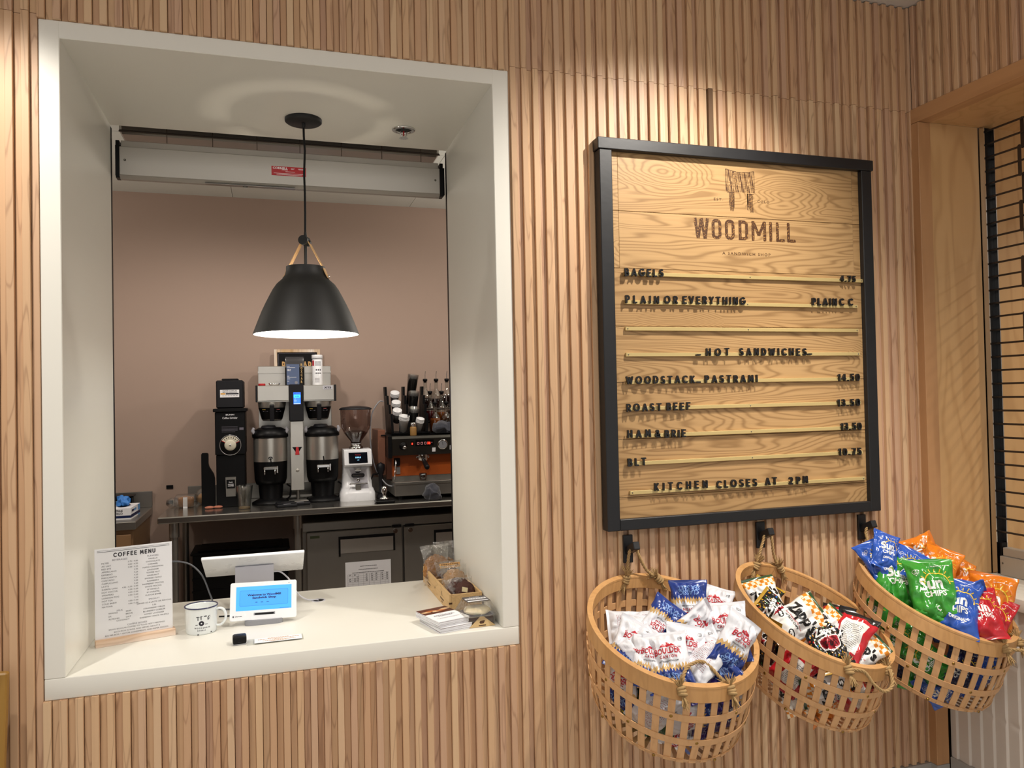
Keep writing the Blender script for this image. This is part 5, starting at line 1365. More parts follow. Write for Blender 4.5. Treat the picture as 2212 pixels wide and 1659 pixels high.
def inside(k, loc, q, sc):
    """nudge a bag so that what is below the rim stays within the staves"""
    B = BK[k]; p = Vector(loc); q = Quaternion(q); H = (B['C']-B['C3']).length
    pts = [q @ (Vector((x*BW*.48, y*BH*.48, z*.018))*sc) for x in (-1, 0, 1) for y in (-1, -.5, 0, .5, 1) for z in (-1, 1)]
    for it in range(60):
        mv = Vector((0, 0, 0)); worst = 0
        for d in pts:
            w = p+d; s = (B['C']-w).dot(B['n'])/max((B['C']-B['C3']).dot(B['n']), .01)
            if s < -.06: 
                if w.y > -.02: mv += Vector((0, -(w.y+.02), 0))*.3
                continue
            c, r = bc(B, min(max(s, 0), 1.12)); v = w-c; v -= B['n']*v.dot(B['n']); e = v.length-(r-.010)
            if e > 0 and e > worst: worst = e; mv2 = -v.normalized()*e*.6; mv = mv2 if worst == e else mv
            if s > 1.14: mv += B['n']*(s-1.14)*.05
        if mv.length < .0006: break
        p += mv
    return tuple(p)
for a in BAGS: put_bag(a[0], inside(a[4], a[1], a[2], a[3]), *a[2:])
# bags further down, seen between the staves
def filler(k, th, s, kind, roll, label, inset=.036, sc=.95):
    B = BK[k]; p = bp(B, s, th, -inset); n = (p-bc(B, s)[0]).normalized()
    if p.y > -.075: p.y = -.075
    y = B['n']-n*n.dot(B['n']); y.normalize(); x = y.cross(n); c, sn = math.cos(roll), math.sin(roll)
    x, y = x*c+y*sn, y*c-x*sn
    q = Matrix(((x.x, y.x, n.x), (x.y, y.y, n.y), (x.z, y.z, n.z))).to_quaternion()
    put_bag(kind, inside(k, p, q, sc), tuple(q), sc, k, label)
W1 = 'seen through the first basket'
for th, s, kd, ro, lb in ((3.55, .42, 'W', .2, 'white crisp bag %s, under its near rim' % W1), (3.5, .88, 'D', 1.4, 'dark green crisp bag %s, furthest towards the serving window' % W1), (4.1, .52, 'B', -.4, 'white crisp bag showing its back, %s' % W1),
                          (4.05, .98, 'D', .3, 'green jalapeno crisp bag %s, low at the front' % W1), (4.65, .50, 'W', 1.9, 'white crisp bag on its side, %s, below the rope handle' % W1), (4.62, 1.0, 'W', 1.2, 'white and navy crisp bag at the bottom, %s' % W1),
                          (5.15, .55, 'P', .3, 'purple crisp bag %s, by the rope handle end' % W1), (5.2, 1.0, 'P', 2.0, 'lower purple crisp bag, %s' % W1), (5.7, .6, 'W', -1.0, 'white crisp bag %s, on the side of the middle basket' % W1), (2.95, .65, 'B', .8, 'white crisp bag near the wall, %s' % W1)):
    filler(1, th, s, kd, ro, lb)
W2 = 'seen through the middle basket'
for th, s, kd, ro, lb in ((3.3, .45, 'V', .3, 'black confetti bag %s, at the wall side' % W2), (3.55, .95, 'V', 1.2, 'low black confetti bag %s, next to the first basket' % W2), (3.95, .48, 'R', -.2, 'red bag %s, under the near rim' % W2), (4.0, 1.0, 'Z', .9, 'white script bag low down, %s' % W2),
                          (4.5, .52, 'Z', 2.2, 'white script bag turned over, %s, beneath the rope handle' % W2), (4.5, 1.02, 'V', .2, 'confetti bag at the bottom, %s' % W2), (5.0, .55, 'R', 1.0, 'red bag %s, under the hanging rope handle' % W2), (5.05, 1.02, 'O', .4, 'orange check bag low down, %s' % W2), (5.6, .6, 'V', -.6, 'confetti bag %s, on the corner side' % W2)):
    filler(2, th, s, kd, ro, lb)
W3 = 'seen through the corner basket'
for th, s, kd, ro, lb in ((3.0, .40, 'GR', .3, 'green bag %s, close to the wall' % W3), (3.5, .50, 'GR', -.3, 'green bag %s, under the upper end of the rim' % W3), (3.55, 1.0, 'NV', .3, 'dark navy bag low down, %s' % W3), (4.0, .55, 'GR', 1.2, 'green bag on its side, %s' % W3), (4.05, 1.02, 'GR', .2, 'lower green bag, %s, behind the hanging rope' % W3),
                          (4.5, .50, 'NV', .1, 'navy bag %s, below the front rim' % W3), (4.55, 1.0, 'BL', 1.0, 'blue bag at the bottom front, %s' % W3), (5.0, .55, 'BL', .2, 'blue bag %s, under the knotted rope' % W3), (5.0, 1.0, 'BL', -.6, 'lowest blue bag, %s' % W3), (5.5, .6, 'NV', .5, 'navy bag %s, facing the padded wall' % W3)):
    filler(3, th, s, kd, ro, lb)

# ---------------------------------------------------------------- kitchen behind the window
TZ = .90
t = thing('steel_work_table', 'long stainless steel work table along the kitchen wall', 'work table', (1.2, 2.9, 0))
def TB(x0, x1, y0, y1, z0, z1, bev=0, mat=STEEL, name='part', par=None, mb=None):
    m = mb or MB(); m.box(x0-1.2, x1-1.2, y0-2.9, y1-2.9, z0, z1, bev=bev)
    return m.build(name, mat, par or t) if mb is None else m
mb = MB(); TB(-.067, 2.5, 2.55, 3.255, TZ-.038, TZ, .006, mb=mb); mb.build('table_top', STEELTOP, t)
TB(.03, 2.5, 3.250, 3.268, TZ+.0005, TZ+.105, .002, STEELD, 'backsplash')
for xx, yy in ((.018, 2.60), (.018, 3.2), (.716, 2.62), (2.4, 2.6)):
    mb = MB(); mb.cyl((xx-1.2, yy-2.9, .02), (xx-1.2, yy-2.9, TZ-.1), .0205, n=20); mb.cyl((xx-1.2, yy-2.9, TZ-.125), (xx-1.2, yy-2.9, TZ-.0385), .028, n=20); mb.cyl((xx-1.2, yy-2.9, 0), (xx-1.2, yy-2.9, .03), .026, n=16)
    mb.build('leg', STEELD, t)

t = thing('undercounter_fridge', 'two door stainless undercounter fridge beneath the work table', 'fridge', (1.37, 2.95, 0))
def FB(mb, x0, x1, y0, y1, z0, z1, bev=0, mi=0): mb.box(x0-1.37, x1-1.37, y0-2.95, y1-2.95, z0, z1, mi=mi, bev=bev)
mb = MB(); FB(mb, .745, 2.0, 2.70, 3.24, .06, .795, .003); FB(mb, .745, 2.0, 2.655, 2.70, .742, .797, .004); mb.build('body', STEELD, t)
for x0, x1 in ((.768, 1.366), (1.378, 1.98)):
    mb = MB(); FB(mb, x0, x1, 2.648, 2.695, .12, .736, .005); d = mb.build('door', STEELD, t)
    xa = x0+.195; xb_ = x1-.048
    mb = MB(); FB(mb, xa, xb_, 2.6445, 2.647, .682, .700); FB(mb, xa, xa+.012, 2.6445, 2.647, .575, .682); FB(mb, xb_-.012, xb_, 2.6445, 2.647, .59, .682); FB(mb, xa+.012, xb_-.012, 2.646, 2.6475, .594, .682, 0, 1)
    mb.build('recessed_handle', [BLACK, STEEL], d)
    mb = MB(); lx = x1-.045 if x0 < 1 else x0+.04; mb.cyl((lx-1.37, 2.6425-2.95, .712), (lx-1.37, 2.647-2.95, .712), .0145, n=24); mb.cyl((lx-1.37, 2.641-2.95, .712), (lx-1.37, 2.6424-2.95, .712), .008, n=16); mb.build('lock', CHROME, d)
    if x0 < 1:
        mb = MB(); FB(mb, x0+.022, x0+.08, 2.6465, 2.6475, .700, .716); mb.build('model_plate', plain('olive_badge', '3c4526', .4), d)
mb = MB()
for x0 in (1.30, 1.385): FB(mb, x0, x0+.06, 2.643, 2.66, .738, .752, .002)
mb.build('hinge', BLACK, t)
tag(None or (lambda o: o)(thing('temperature_log', 'white handwritten log sheet taped to the fridge door', 'paper', (1.145, 2.6465, .37), 0)), None)
tl = bpy.data.objects['temperature_log']; tl.location = (1.145, 2.6462, .32)
mb = MB(); mb.box(-.143, .143, -.0008, .0, 0, .215); M = front(0, -.0011, 0)
for k in range(11): quad(mb, M, -.128, .128, .012+k*.0125, .0126+k*.0125, 1)
for xx in (-.128, -.098, -.062, -.03, .005, .035, .075, .105, .128): quad(mb, M, xx-.0004, xx+.0004, .012, .1376, 1)
r = random.Random(2)
for yy, w in ((.185, .10), (.165, .12), (.146, .2)):
    xx = -w/2
    while xx < w/2: q = r.uniform(.004, .010); quad(mb, M, xx, xx+q, yy-.0017, yy+.0017, 2); xx += q+.002
T = M @ Matrix.Translation((0, 0, .0002))
for row in range(4):
    for cx in (-.115, -.085, -.068, -.012, .022, .05, .088, .118):
        if r.random() < .8: put_text(mb, str(r.choice([34, 35, 36, 37, 38, 39, 41])), T @ Matrix.Translation((cx, .128-row*.0125, 0)) @ Matrix.Rotation(r.uniform(-.2, .2), 4, 'Z'), .0085, 'C', None, .01, mi=2)
mb.build('sheet', [PAPER, INKG, INK], tl)

def bcrate(z0, h, label, x0=.085, x1=.66, y0=2.92, y1=3.22):
    t = thing('plastic_crate', label, 'crate', ((x0+x1)/2, (y0+y1)/2, z0), 0, 'black crates under the table')
    w = (x1-x0)/2; l = (y1-y0)/2; mb = MB()
    for a in ((-w, w, -l, -l+.01, .0, h), (-w, w, l-.01, l, 0, h), (-w, -w+.01, -l+.01, l-.01, 0, h), (w-.01, w, -l+.01, l-.01, 0, h), (-w, w, -l, l, 0, .008)): mb.box(*a, bev=.002)
    for zz in (.25, .5, .75): mb.box(-w-.004, w+.004, -l-.004, -l, h*zz-.006, h*zz+.006)
    mb.build('body', BLACK, t)
    mb = MB(); mb.box(-w-.012, w+.012, -l-.012, l+.012, h+.0005, h+.018, bev=.004); mb.box(-w+.03, w-.03, -l+.02, l-.02, h+.018, h+.026, bev=.003); mb.build('lid', BLACK, t)
bcrate(.0, .27, 'lower black plastic crate standing on the kitchen floor under the table')
bcrate(.2975, .30, 'upper black lidded plastic crate stacked under the table')

# side cabinet with glove boxes
t = thing('side_cabinet', 'wood fronted cabinet with steel top, at the kitchen wall beyond the coffee menu', 'cabinet', (-.60, 2.95, 0))
mb = MB(); mb.box(-.40, .395, -.32, .31, .0, .832, bev=.002); mb.build('body', plain('cabinet_wood', '8a6a4a', .5, 0, .1), t)
mb = MB(); mb.box(-.38, .385, -.336, -.3205, .06, .805, bev=.002); mb.build('door', plain('cabinet_door', '93714f', .5, 0, .1), t)
mb = MB(); mb.box(-.42, .412, -.345, .315, .8325, .88, bev=.004); mb.build('steel_top', STEELD, t)
mb = MB(); mb.box(-.42, .412, .299, .315, .8805, .985, bev=.002); mb.build('backsplash', STEELD, t)
def gbox(x, y, z, rz, label, blue):
    t = thing('glove_box', label, 'box', (x, y, z), rz, 'disposable glove boxes')
    mb = MB(); mb.box(-.062, .062, -.122, .122, 0, .068, bev=.001)
    mb.box(-.0618, .0618, -.1226, -.1222, .010, .024, mi=1); mb.box(.0622, .0626, -.1218, .1218, .010, .028, mi=1)
    M = front(.018, -.1229, 0); put_text(mb, 'NITRILE', M @ Matrix.Translation((-.0, .047, 0)), .011, 'R', None, .02, mi=3); put_text(mb, 'NITRILO', M @ Matrix.Translation((0, .031, 0)), .011, 'R', None, .02, mi=3)
    M = plane_M((.0629, 0, 0), (0, 1, 0), (0, 0, 1)); quad(mb, M, -.10, -.045, .042, .055, 1); quad(mb, M, -.04, .02, .042, .055, 2); quad(mb, M, .06, .118, .0305, .066, 2); quad(mb, M, .06, .118, .002, .009, 2)
    mb.build('carton', [PAPER, plain('navy_ink', '14234f', .4), plain('sky_blue_ink', '5a9ad6', .4), INK], t)
    mb = MB(); P = [(.032*math.cos(q), .075*math.sin(q)) for q in [2*PI*i/24 for i in range(24)]]; mb.add([(a, b, .0685) for a, b in P], [tuple(range(24))]); mb.build('opening', CHAR, t)
    return t
gbox(-.285, 2.835, .88, -.05, 'white and navy glove box in front on the side cabinet', True)
gbox(-.44, 2.98, .88, -.03, 'second glove box behind, near the kitchen wall', False)
mb = lump(.040, .052, .040, 9.0, 40, 24); mb.v = [(x+.02*mnoise.noise(Vector((x*40, y*40, z*40))), y+.02*mnoise.noise(Vector((x*40+9, y*40, z*40))), max(z+.022*mnoise.noise(Vector((x*45, y*45+7, z*45))), -.016)) for x, y, z in mb.v]
o = mb.build('nitrile_glove', GLOVE, None, (-.288, 2.83, .967)); tag(o, 'crumpled blue nitrile glove pulled out of the glove box', 'glove')
t = thing('tape_dispenser', 'black dispenser at the wall behind the glove boxes', 'dispenser', (-.36, 3.17, .88)); mb = MB(); mb.box(-.07, .07, -.04, .04, 0, .085, bev=.006); mb.build('body', BLACK, t)
mb = MB(); mb.box(-.06, .08, -.045, .045, .0855, .095, bev=.003); mb.build('lid', BLACK, t)
for zz, l in ((1.005, 'black wall outlet plate between the two counters, upper one'), (.905, 'black wall outlet plate between the two counters, lower one')):
    t = thing('wall_outlet', l, 'outlet', (-.083, KY-.0005, zz), 0, 'black wall outlets'); mb = MB(); mb.box(-.021, .021, -.006, 0, -.012, .012, bev=.001); mb.build('plate', BLACK, t)

# tall bulk grinder
t = thing('bulk_coffee_grinder', 'tall black shop coffee grinder with a round dial', 'coffee grinder', (.322, 2.98, TZ))
mb = MB(); mb.box(-.086, .086, -.125, .13, .0, .33, bev=.004); mb.box(-.090, .090, -.14, .13, .33, .60, bev=.004); mb.box(-.1, .1, -.155, .14, .60, .622, bev=.004); mb.build('housing', BLACK, t)
mb = MB(); mb.box(-.082, .082, -.12, .10, .6225, .80, bev=.008); mb.box(-.05, .05, -.08, .06, .80, .812, bev=.004); hp_ = mb.build('bean_hopper', CHAR, t)
mb = MB(); M = front(0, -.1207, .70); quad(mb, M, -.058, .056, -.008, .040); T = M @ Matrix.Translation((0, 0, .0004))
put_text(mb, 'PLEASE CLOSE LID', T @ Matrix.Translation((0, .031, 0)), .0052, 'C', .085, .03, mi=1); put_text(mb, 'BEFORE GRINDING', T @ Matrix.Translation((0, .022, 0)), .0052, 'C', .085, .03, mi=1)
quad(mb, T, -.055, -.026, .010, .0185, 2); quad(mb, T, -.024, .053, .010, .0185, 1)
for q in range(6): quad(mb, T, -.045+q*.016, -.045+q*.016+.012, .001, .003, 3)
mb.build('warning_label', [PAPER, INK, plain('amber_ink', 'e0a020', .4), INKG], hp_)
mb = MB(); M = front(0, -.1404, .39)
T = Matrix.Translation((0, -.1402, .391)) @ Matrix.Rotation(PI/2, 4, 'X')
n = 40
def sector(r0, r1, a0, a1, mi, z=0.0):
    k = 14; V = [(rr*math.cos(math.radians(a0+(a1-a0)*i/k)), rr*math.sin(math.radians(a0+(a1-a0)*i/k)), z) for rr in (r0, r1) for i in range(k+1)]
    mb.add(V, [(i, i+1, k+2+i, k+1+i) for i in range(k)], mi, False, T)
mb.lathe([(.0005, .003), (.060, .003), (.064, .0)], n, M=T, mi=1)
mb.lathe([(.061, .0035), (.064, .005), (.0655, 0)], n, M=T, mi=0)
sector(.036, .058, 25, 150, 2, .0034)
for a in range(30, 150, 17): sector(.042, .052, a, a+5, 1, .0037)
sector(.036, .058, 150, 153, 3, .0036); sector(.036, .058, 20, 23, 3, .0036); sector(.02, .057, 148, 152, 3, .0065)
mb.lathe([(.0005, .012), (.028, .012), (.034, .006), (.035, .003)], n, M=T, mi=2); mb.lathe([(.0005, .016), (.006, .016), (.0075, .012)], 16, M=T, mi=0)
mb.build('dial', [CHROME, BLACK, plain('ivory_plastic', 'd8d2bf', .35), RED], t)
mb = MB(); put_text(mb, 'BUNN', front(0, -.1406, .578), .008, 'C', .05, .03); put_text(mb, 'Coffee Grinder', front(0, -.1406, .556), .012, 'C', .09, .01)
for q in range(5): quad(mb, front(0, -.1406, 0), -.05, .045 if q != 4 else .03, .505-q*.008, .507-q*.008, 1)
quad(mb, front(0, -.1406, 0), .055, .08, .485, .500, 1)
mb.build('printing', [PAPER, INKG], t)
mb = MB(); mb.prism([(-.028, .07), (.028, .07), (.031, .19), (-.031, .19)], -.155, -.126, 'y'); ch = mb.build('chute', STEELD, t)
mb = MB(); M = front(0, -.1556, 0); quad(mb, M, -.025, .025, .12, .175); T = M @ Matrix.Translation((0, 0, .0004)); put_text(mb, 'fresh', T @ Matrix.Translation((0, .155, 0)), .009, 'C', .022, .01, mi=1); put_text(mb, 'GROUND', T @ Matrix.Translation((0, .143, 0)), .006, 'C', .034, .03, mi=1); put_text(mb, 'COFFEE', T @ Matrix.Translation((0, .133, 0)), .006, 'C', .034, .03, mi=1); mb.build('chute_label', [BLACK, PAPER], ch)

t = thing('black_paddle', 'tall narrow black paddle standing beside the shop grinder', 'paddle', (.178, 3.0, TZ)); 
mb = MB(); P = [(-.040, 0), (.040, 0), (.040, .17), (.034, .20), (.006, .25), (.002, .27), (.002, .33), (-.004, .338), (-.034, .338), (-.040, .33)]; mb.prism(P, -.02, .02, 'y'); mb.build('body', BLACK, t)

# twin coffee brewer
t = thing('twin_coffee_brewer', 'steel twin coffee brewer with a blue display above two dispensers', 'coffee brewer', (.725, 2.95, TZ))
bx = .725; by = 2.95
def BB(mb, x0, x1, y0, y1, z0, z1, bev=0, mi=0): mb.box(x0-bx, x1-bx, y0-by, y1-by, z0-TZ, z1-TZ, mi=mi, bev=bev)
mb = MB(); BB(mb, .488, .682, 2.85, 3.14, 1.563, 1.662, .003); BB(mb, .770, .966, 2.85, 3.14, 1.563, 1.662, .003); BB(mb, .48, .975, 2.86, 3.14, 1.558, 1.565); mb.build('upper_housing', STEEL, t)
mb = MB(); BB(mb, .476, .488, 2.853, 3.14, 1.556, 1.664, .002); BB(mb, .966, .980, 2.853, 3.14, 1.556, 1.664, .002); mb.build('side_cap', CHAR, t)
mb = MB(); BB(mb, .487, .968, 3.142, 3.20, 1.0, 1.80, .003); BB(mb, .487, .968, 3.135, 3.142, 1.752, 1.765); mb.build('back_column', STEEL, t)
mb = MB(); BB(mb, .682, .770, 2.825, 3.0, 1.43, 1.668, .004); pc = mb.build('control_column', CHAR, t)
mb = MB(); M = front(.7305-bx, 2.8245-by, 1.578-TZ); quad(mb, M, -.022, .022, -.038, .038, 0); T = M @ Matrix.Translation((0, 0, .0004)); quad(mb, T, -.021, .021, .004, .022, 1)
T = T @ Matrix.Translation((0, 0, .0003)); put_text(mb, 'FETCO', T @ Matrix.Translation((0, .027, 0)), .0075, 'C', .036, .03, mi=2); put_text(mb, 'XTS', T @ Matrix.Translation((0, .0085, 0)), .0075, 'C', .026, .03, mi=2); quad(mb, T, -.021, .021, -.038, -.033, 3)
for q in range(3): put_text(mb, ('L  R', 'Ready', '200 F')[q], T @ Matrix.Translation((-.018, -.007-q*.009, 0)), .0045, 'L', None, .01, mi=3)
mb.build('screen', [LCD, LCDL, plain('lcd_ink', '182a80', .4), glow('lcd_text', 'a8b8ff', 1.5)], pc)
mb = MB(); BB(mb, .686, .768, 2.845, 2.96, .985, 1.43, .003); col = mb.build('tap_column', STEEL, t)
mb = MB(); M = front(.727-bx, 2.8445-by, 0); mb.add([(-.031, 1.263-TZ, 0), (0, 1.215-TZ, 0), (.031, 1.263-TZ, 0)], [(0, 1, 2)], 0, False, M); mb.build('tap_plate', BLACK, col)
mb = MB(); M_ = Matrix.Translation((.727-bx, 2.838-by, 1.262-TZ)) @ Matrix.Rotation(-.25, 4, 'X'); mb.prism([(-.007, 0), (-.013, -.05), (.013, -.05), (.007, 0)][::-1], -.008, .006, 'y', M=M_); mb.build('red_tap', RED, col)
mb = MB(); mb.lathe([(.0005, .003), (.010, .003), (.0115, 0)], 24, M=Matrix.Translation((.727-bx, 2.8447-by, 1.112-TZ)) @ Matrix.Rotation(PI/2, 4, 'X')); mb.build('lock_disc', ALU, col)
mb = MB()
for a in (.515, .73, .94): mb.cyl((a-bx, 2.9-by, 0), (a-bx, 2.9-by, .1), .012, n=12)
BB(mb, .50, .955, 2.93, 3.15, .93, .945); mb.build('leg', STEELD, t)
mb = MB(); M = front(.925-bx, 2.8488-by, 1.645-TZ); mb.add([(x, y, .0012) for x, y in rrect(.062, .026, .005)], [tuple(range(24))], 0, False, M); put_text(mb, 'XTS', M @ Matrix.Translation((0, -.006, .0018)), .011, 'C', .046, .03, mi=1); mb.build('badge', [LGREY, CHAR], t)
for cx in (.575, .868):
    mb = MB(); mb.lathe([(.088, 1.556-TZ), (.086, 1.535-TZ), (.082, 1.52-TZ)], 40, (cx-bx, 2.925-by, 0)); mb.lathe([(.083, 1.52-TZ), (.064, 1.445-TZ)], 40, (cx-bx, 2.925-by, 0), mi=1); mb.lathe([(.0645, 1.452-TZ), (.058, 1.436-TZ), (.0005, 1.432-TZ)], 40, (cx-bx, 2.925-by, 0), mi=0)
    for sx in (-1, 1):
        for q in range(5):
            a = -PI/2+sx*.55; rr = .081-.0038*q*2; ca = a
            M = Matrix.Translation((cx-bx+rr*math.cos(ca), 2.925-by+rr*math.sin(ca), 1.508-TZ-q*.011)) @ Matrix.Rotation(ca+PI/2, 4, 'Z') @ Matrix.Translation((0, -.003, 0)) @ front(0, 0, 0) @ Matrix.Rotation(-.24, 4, 'X')
            quad(mb, M, -.018, .018 if q else .005, -.0014, .0016, 2 if q else (3 if sx < 0 else 4))
    bk = mb.build('brew_basket', [STEEL, BLACK, INKG, plain('label_yellow_ink', 'a88a2a', .5), plain('label_red_ink', '8a2a2a', .5)], t)
    mb = MB(); M_ = Matrix.Translation((cx-bx, 2.828-by, 1.49-TZ)) @ Matrix.Rotation(.16, 4, 'X'); mb.box(-.014, .014, -.010, .014, -.055, .05, bev=.004, M=M_); mb.build('handle', CHAR, bk)
for cx, lab in ((.562, 'black and steel coffee dispenser nearer the shop grinder'), (.889, 'black and steel coffee dispenser beside the white espresso grinder')):
    t = thing('coffee_dispenser', lab, 'dispenser', (cx, 2.925, TZ), 0, 'thermal coffee dispensers'); 
    mb = MB(); mb.lathe([(.0005, .128), (.090, .128), (.100, .16), (.104, .27), (.104, .275)], 40, mi=0); mb.lathe([(.105, .275), (.105, .425)], 40, mi=1); mb.lathe([(.104, .425), (.112, .43), (.112, .448), (.098, .475), (.07, .492), (.0005, .495)], 40, mi=0)
    mb.lathe([(.078, .128), (.070, .03), (.074, .02), (.0005, .02)], 40, mi=0); bo = mb.build('body', [BLACK, STEEL], t)
    mb = MB(); mb.lathe([(.0005, .045), (.045, .045), (.075, .035), (.118, .012), (.12, 0), (.0005, 0)], 40, sy=.95); mb.build('base', BLACK, t)
    mb = MB(); mb.lathe([(.0005, .508), (.04, .506), (.05, .49)], 28, (-.01, -.03, 0)); mb.build('lid', CHAR, t)
    for s in (-1, 1): mb = MB(); mb.tube([(s*.098, -.03, .455), (s*.108, -.035, .475), (s*.100, -.04, .492)], [.010, .012, .008], 10); mb.build('lid_clip', LGREY, t)
    mb = MB(); mb.tube([(-.104, .02, .40), (-.128, .02, .38), (-.128, .02, .24), (-.100, .02, .19)], .008, 8) if False else mb.tube([(.098, .0, .12), (.125, .0, .10), (.118, .0, .04), (.10, .0, .02)], .006, 8); mb.build('drain_hose', BLACK, t)
    mb = MB(); mb.box(-.042, .042, -.124, -.100, .226, .246, bev=.003); mb.box(.036, .046, -.126, -.100, .205, .25, bev=.002)
    for s in (-.036, .026): mb.tube([(s, -.122, .232), (s, -.132, .228), (s, -.132, .198)], .0028, 8)
    mb.build('faucet', CHROME, t)
    mb = MB(); mb.tube([(0, -.1055, .30), (.004, -.1075, .265), (0, -.1055, .232)], .0035, 8, mi=1) ; mb.add([(.014*math.cos(q), -.1068, .30+.009*math.sin(q)) for q in [2*PI*i/20 for i in range(20)]], [tuple(range(20))], 0) if cx < .7 else None; put_text(mb, 'elbe', front(0, -.1072, .2975), .006, 'C', .018, .02, mi=2) if cx < .7 else None
    mb.build('sight_gauge', [BLACK, BLACK, PAPER], t)

# sign and oddments on top of the brewer
t = thing('framed_poster', 'wood framed black roaster poster standing behind the coffee bag', 'poster', (.747, 3.215, 1.7005 if False else 1.69))
for x0, x1, z0, z1 in ((-.153, -.133, 0, .228), (.133, .153, 0, .228), (-.133, .133, .208, .228), (-.133, .133, 0, .014)):
    mb = MB(); mb.box(x0, x1, -.012, .008, z0, z1, bev=.001); mb.build('frame_bar', FRAMEWOOD, t)
mb = MB(); mb.box(-.134, .134, -.004, .006, .012, .21); M = front(0, -.0045, 0)
k = 24; A = rrect(.250, .182, .008); B_ = rrect(.247, .179, .007)
mb.add([(x, y+.111, 0) for x, y in A]+[(x, y+.111, 0) for x, y in B_], [(i, (i+1) % k, k+(i+1) % k, k+i) for i in range(k)], 1, False, M)
put_text(mb, 'BOXCAR', M @ Matrix.Translation((.0, .085, 0)), .058, 'C', .205, .03, mi=2)
for zz, s in ((.160, 'COFFEE ROASTERS'), (.058, 'BOULDER COLO')): quad(mb, M, -.03, .03, zz, zz+.003, 2)
mb.add([(-.01, .152, 0), (.0, .147, 0), (.01, .152, 0)], [(0, 1, 2)], 2, False, M); mb.add([(-.01, .074, 0), (.0, .068, 0), (.01, .074, 0)], [(0, 1, 2)], 2, False, M)
mb.build('print', [BLACK, INKG, plain('gold_print', 'c39a62', .5)], t)
t = thing('coffee_bag', 'dark bag of coffee with a slate blue label on top of the brewer', 'coffee bag', (.722, 2.97, 1.6625))
mb = MB(); mb.prism(rrect(.122, .064, .008), 0, .12, 'z'); 
V = []; A = rrect(.122, .064, .008); k = len(A)
for zz, sx, sy in ((.12, 1, 1), (.155, 1.0, .55), (.176, .98, .12), (.19, .95, .10)): V += [(x*sx, y*sy, zz) for x, y in A]
mb.add(V, [(j*k+i, j*k+(i+1) % k, (j+1)*k+(i+1) % k, (j+1)*k+i) for j in range(3) for i in range(k)], 1, True); mb.build('bag', [BLACK, plain('bag_sheen', '3b3a3c', .25)], t)
mb = MB(); M = front(-.012, -.0325, 0); quad(mb, M, -.040, .040, .006, .140); T = M @ Matrix.Translation((0, 0, .0004)); put_text(mb, 'NO.7', T @ Matrix.Translation((-.036, .096, 0)), .012, 'L', .024, .03, mi=1)
for yy, w in ((.124, .016), (.117, .05), (.060, .013), (.054, .058), (.043, .018), (.027, .012)): quad(mb, T, -.036, -.036+w, yy, yy+.0025, 1)
mb.add([(.020+.010*math.cos(q), .019+.010*math.sin(q), .0003) for q in [2*PI*i/20 for i in range(20)]], [tuple(range(20))], 2, False, T)
for i, c in enumerate('BOXCAR'): put_text(mb, c, front(.043, -.0329, .128-i*.0225), .0165, 'C', .011, .03, mi=3)
mb.build('label', [plain('slate_blue_label', '5a6a8c', .35), PAPER, GREY, plain('gold_print_b', 'c9a870', .5)], t)
t = thing('white_canister', 'white cleaner canister with a red corner label on the brewer', 'canister', (.868, 2.97, 1.6625))
mb = MB(); mb.lathe([(.0005, 0), (.032, 0), (.0335, .004), (.0335, .172), (.0005, .174)], 40); mb.build('tub', WPLAST, t)
mb = MB(); mb.lathe([(.0335, .176), (.036, .178), (.0355, .20), (.033, .203), (.0005, .203)], 40); mb.build('lid', WPLAST, t)
mb = MB()
def canp(x0, x1, z0, z1, mi):
    k = 8; V = []
    for zz in (z0, z1):
        for i in range(k+1):
            a = -PI/2+(x0+(x1-x0)*i/k)/.0339; V.append((.0339*math.cos(a), .0339*math.sin(a), zz))
    mb.add(V, [(i, i+1, k+2+i, k+1+i) for i in range(k)], mi, True)
canp(-.045, -.024, .13, .165, 0)
for q in range(5): canp(-.018, .024, .155-q*.006, .1575-q*.006, 1)
for q in range(3): canp(-.012+q*.013, -.004+q*.013, .096, .108, 1); canp(-.014+q*.013, -.004+q*.013, .077, .083, 2)
for q in range(6): canp(-.018, .012, .045-q*.005, .0465-q*.005, 1)
mb.build('label', [REDINK, INKG, INK], t)
t = thing('red_lid', 'small red plastic lid on the brewer top', 'lid', (.515, 2.90, 1.6625)); mb = MB(); mb.lathe([(.0005, .014), (.020, .014), (.022, .011), (.022, 0), (.0005, 0)], 28); mb.build('lid', RED, t)
t = thing('steel_scoop', 'shallow steel dish lying beside the red lid on the brewer', 'dish', (.592, 2.91, 1.6625)); mb = MB(); mb.lathe([(.0005, .002), (.030, .002), (.038, .016), (.036, .016), (.029, .004), (.0005, .004)], 28, sy=.7); mb.build('dish', CHROME, t)

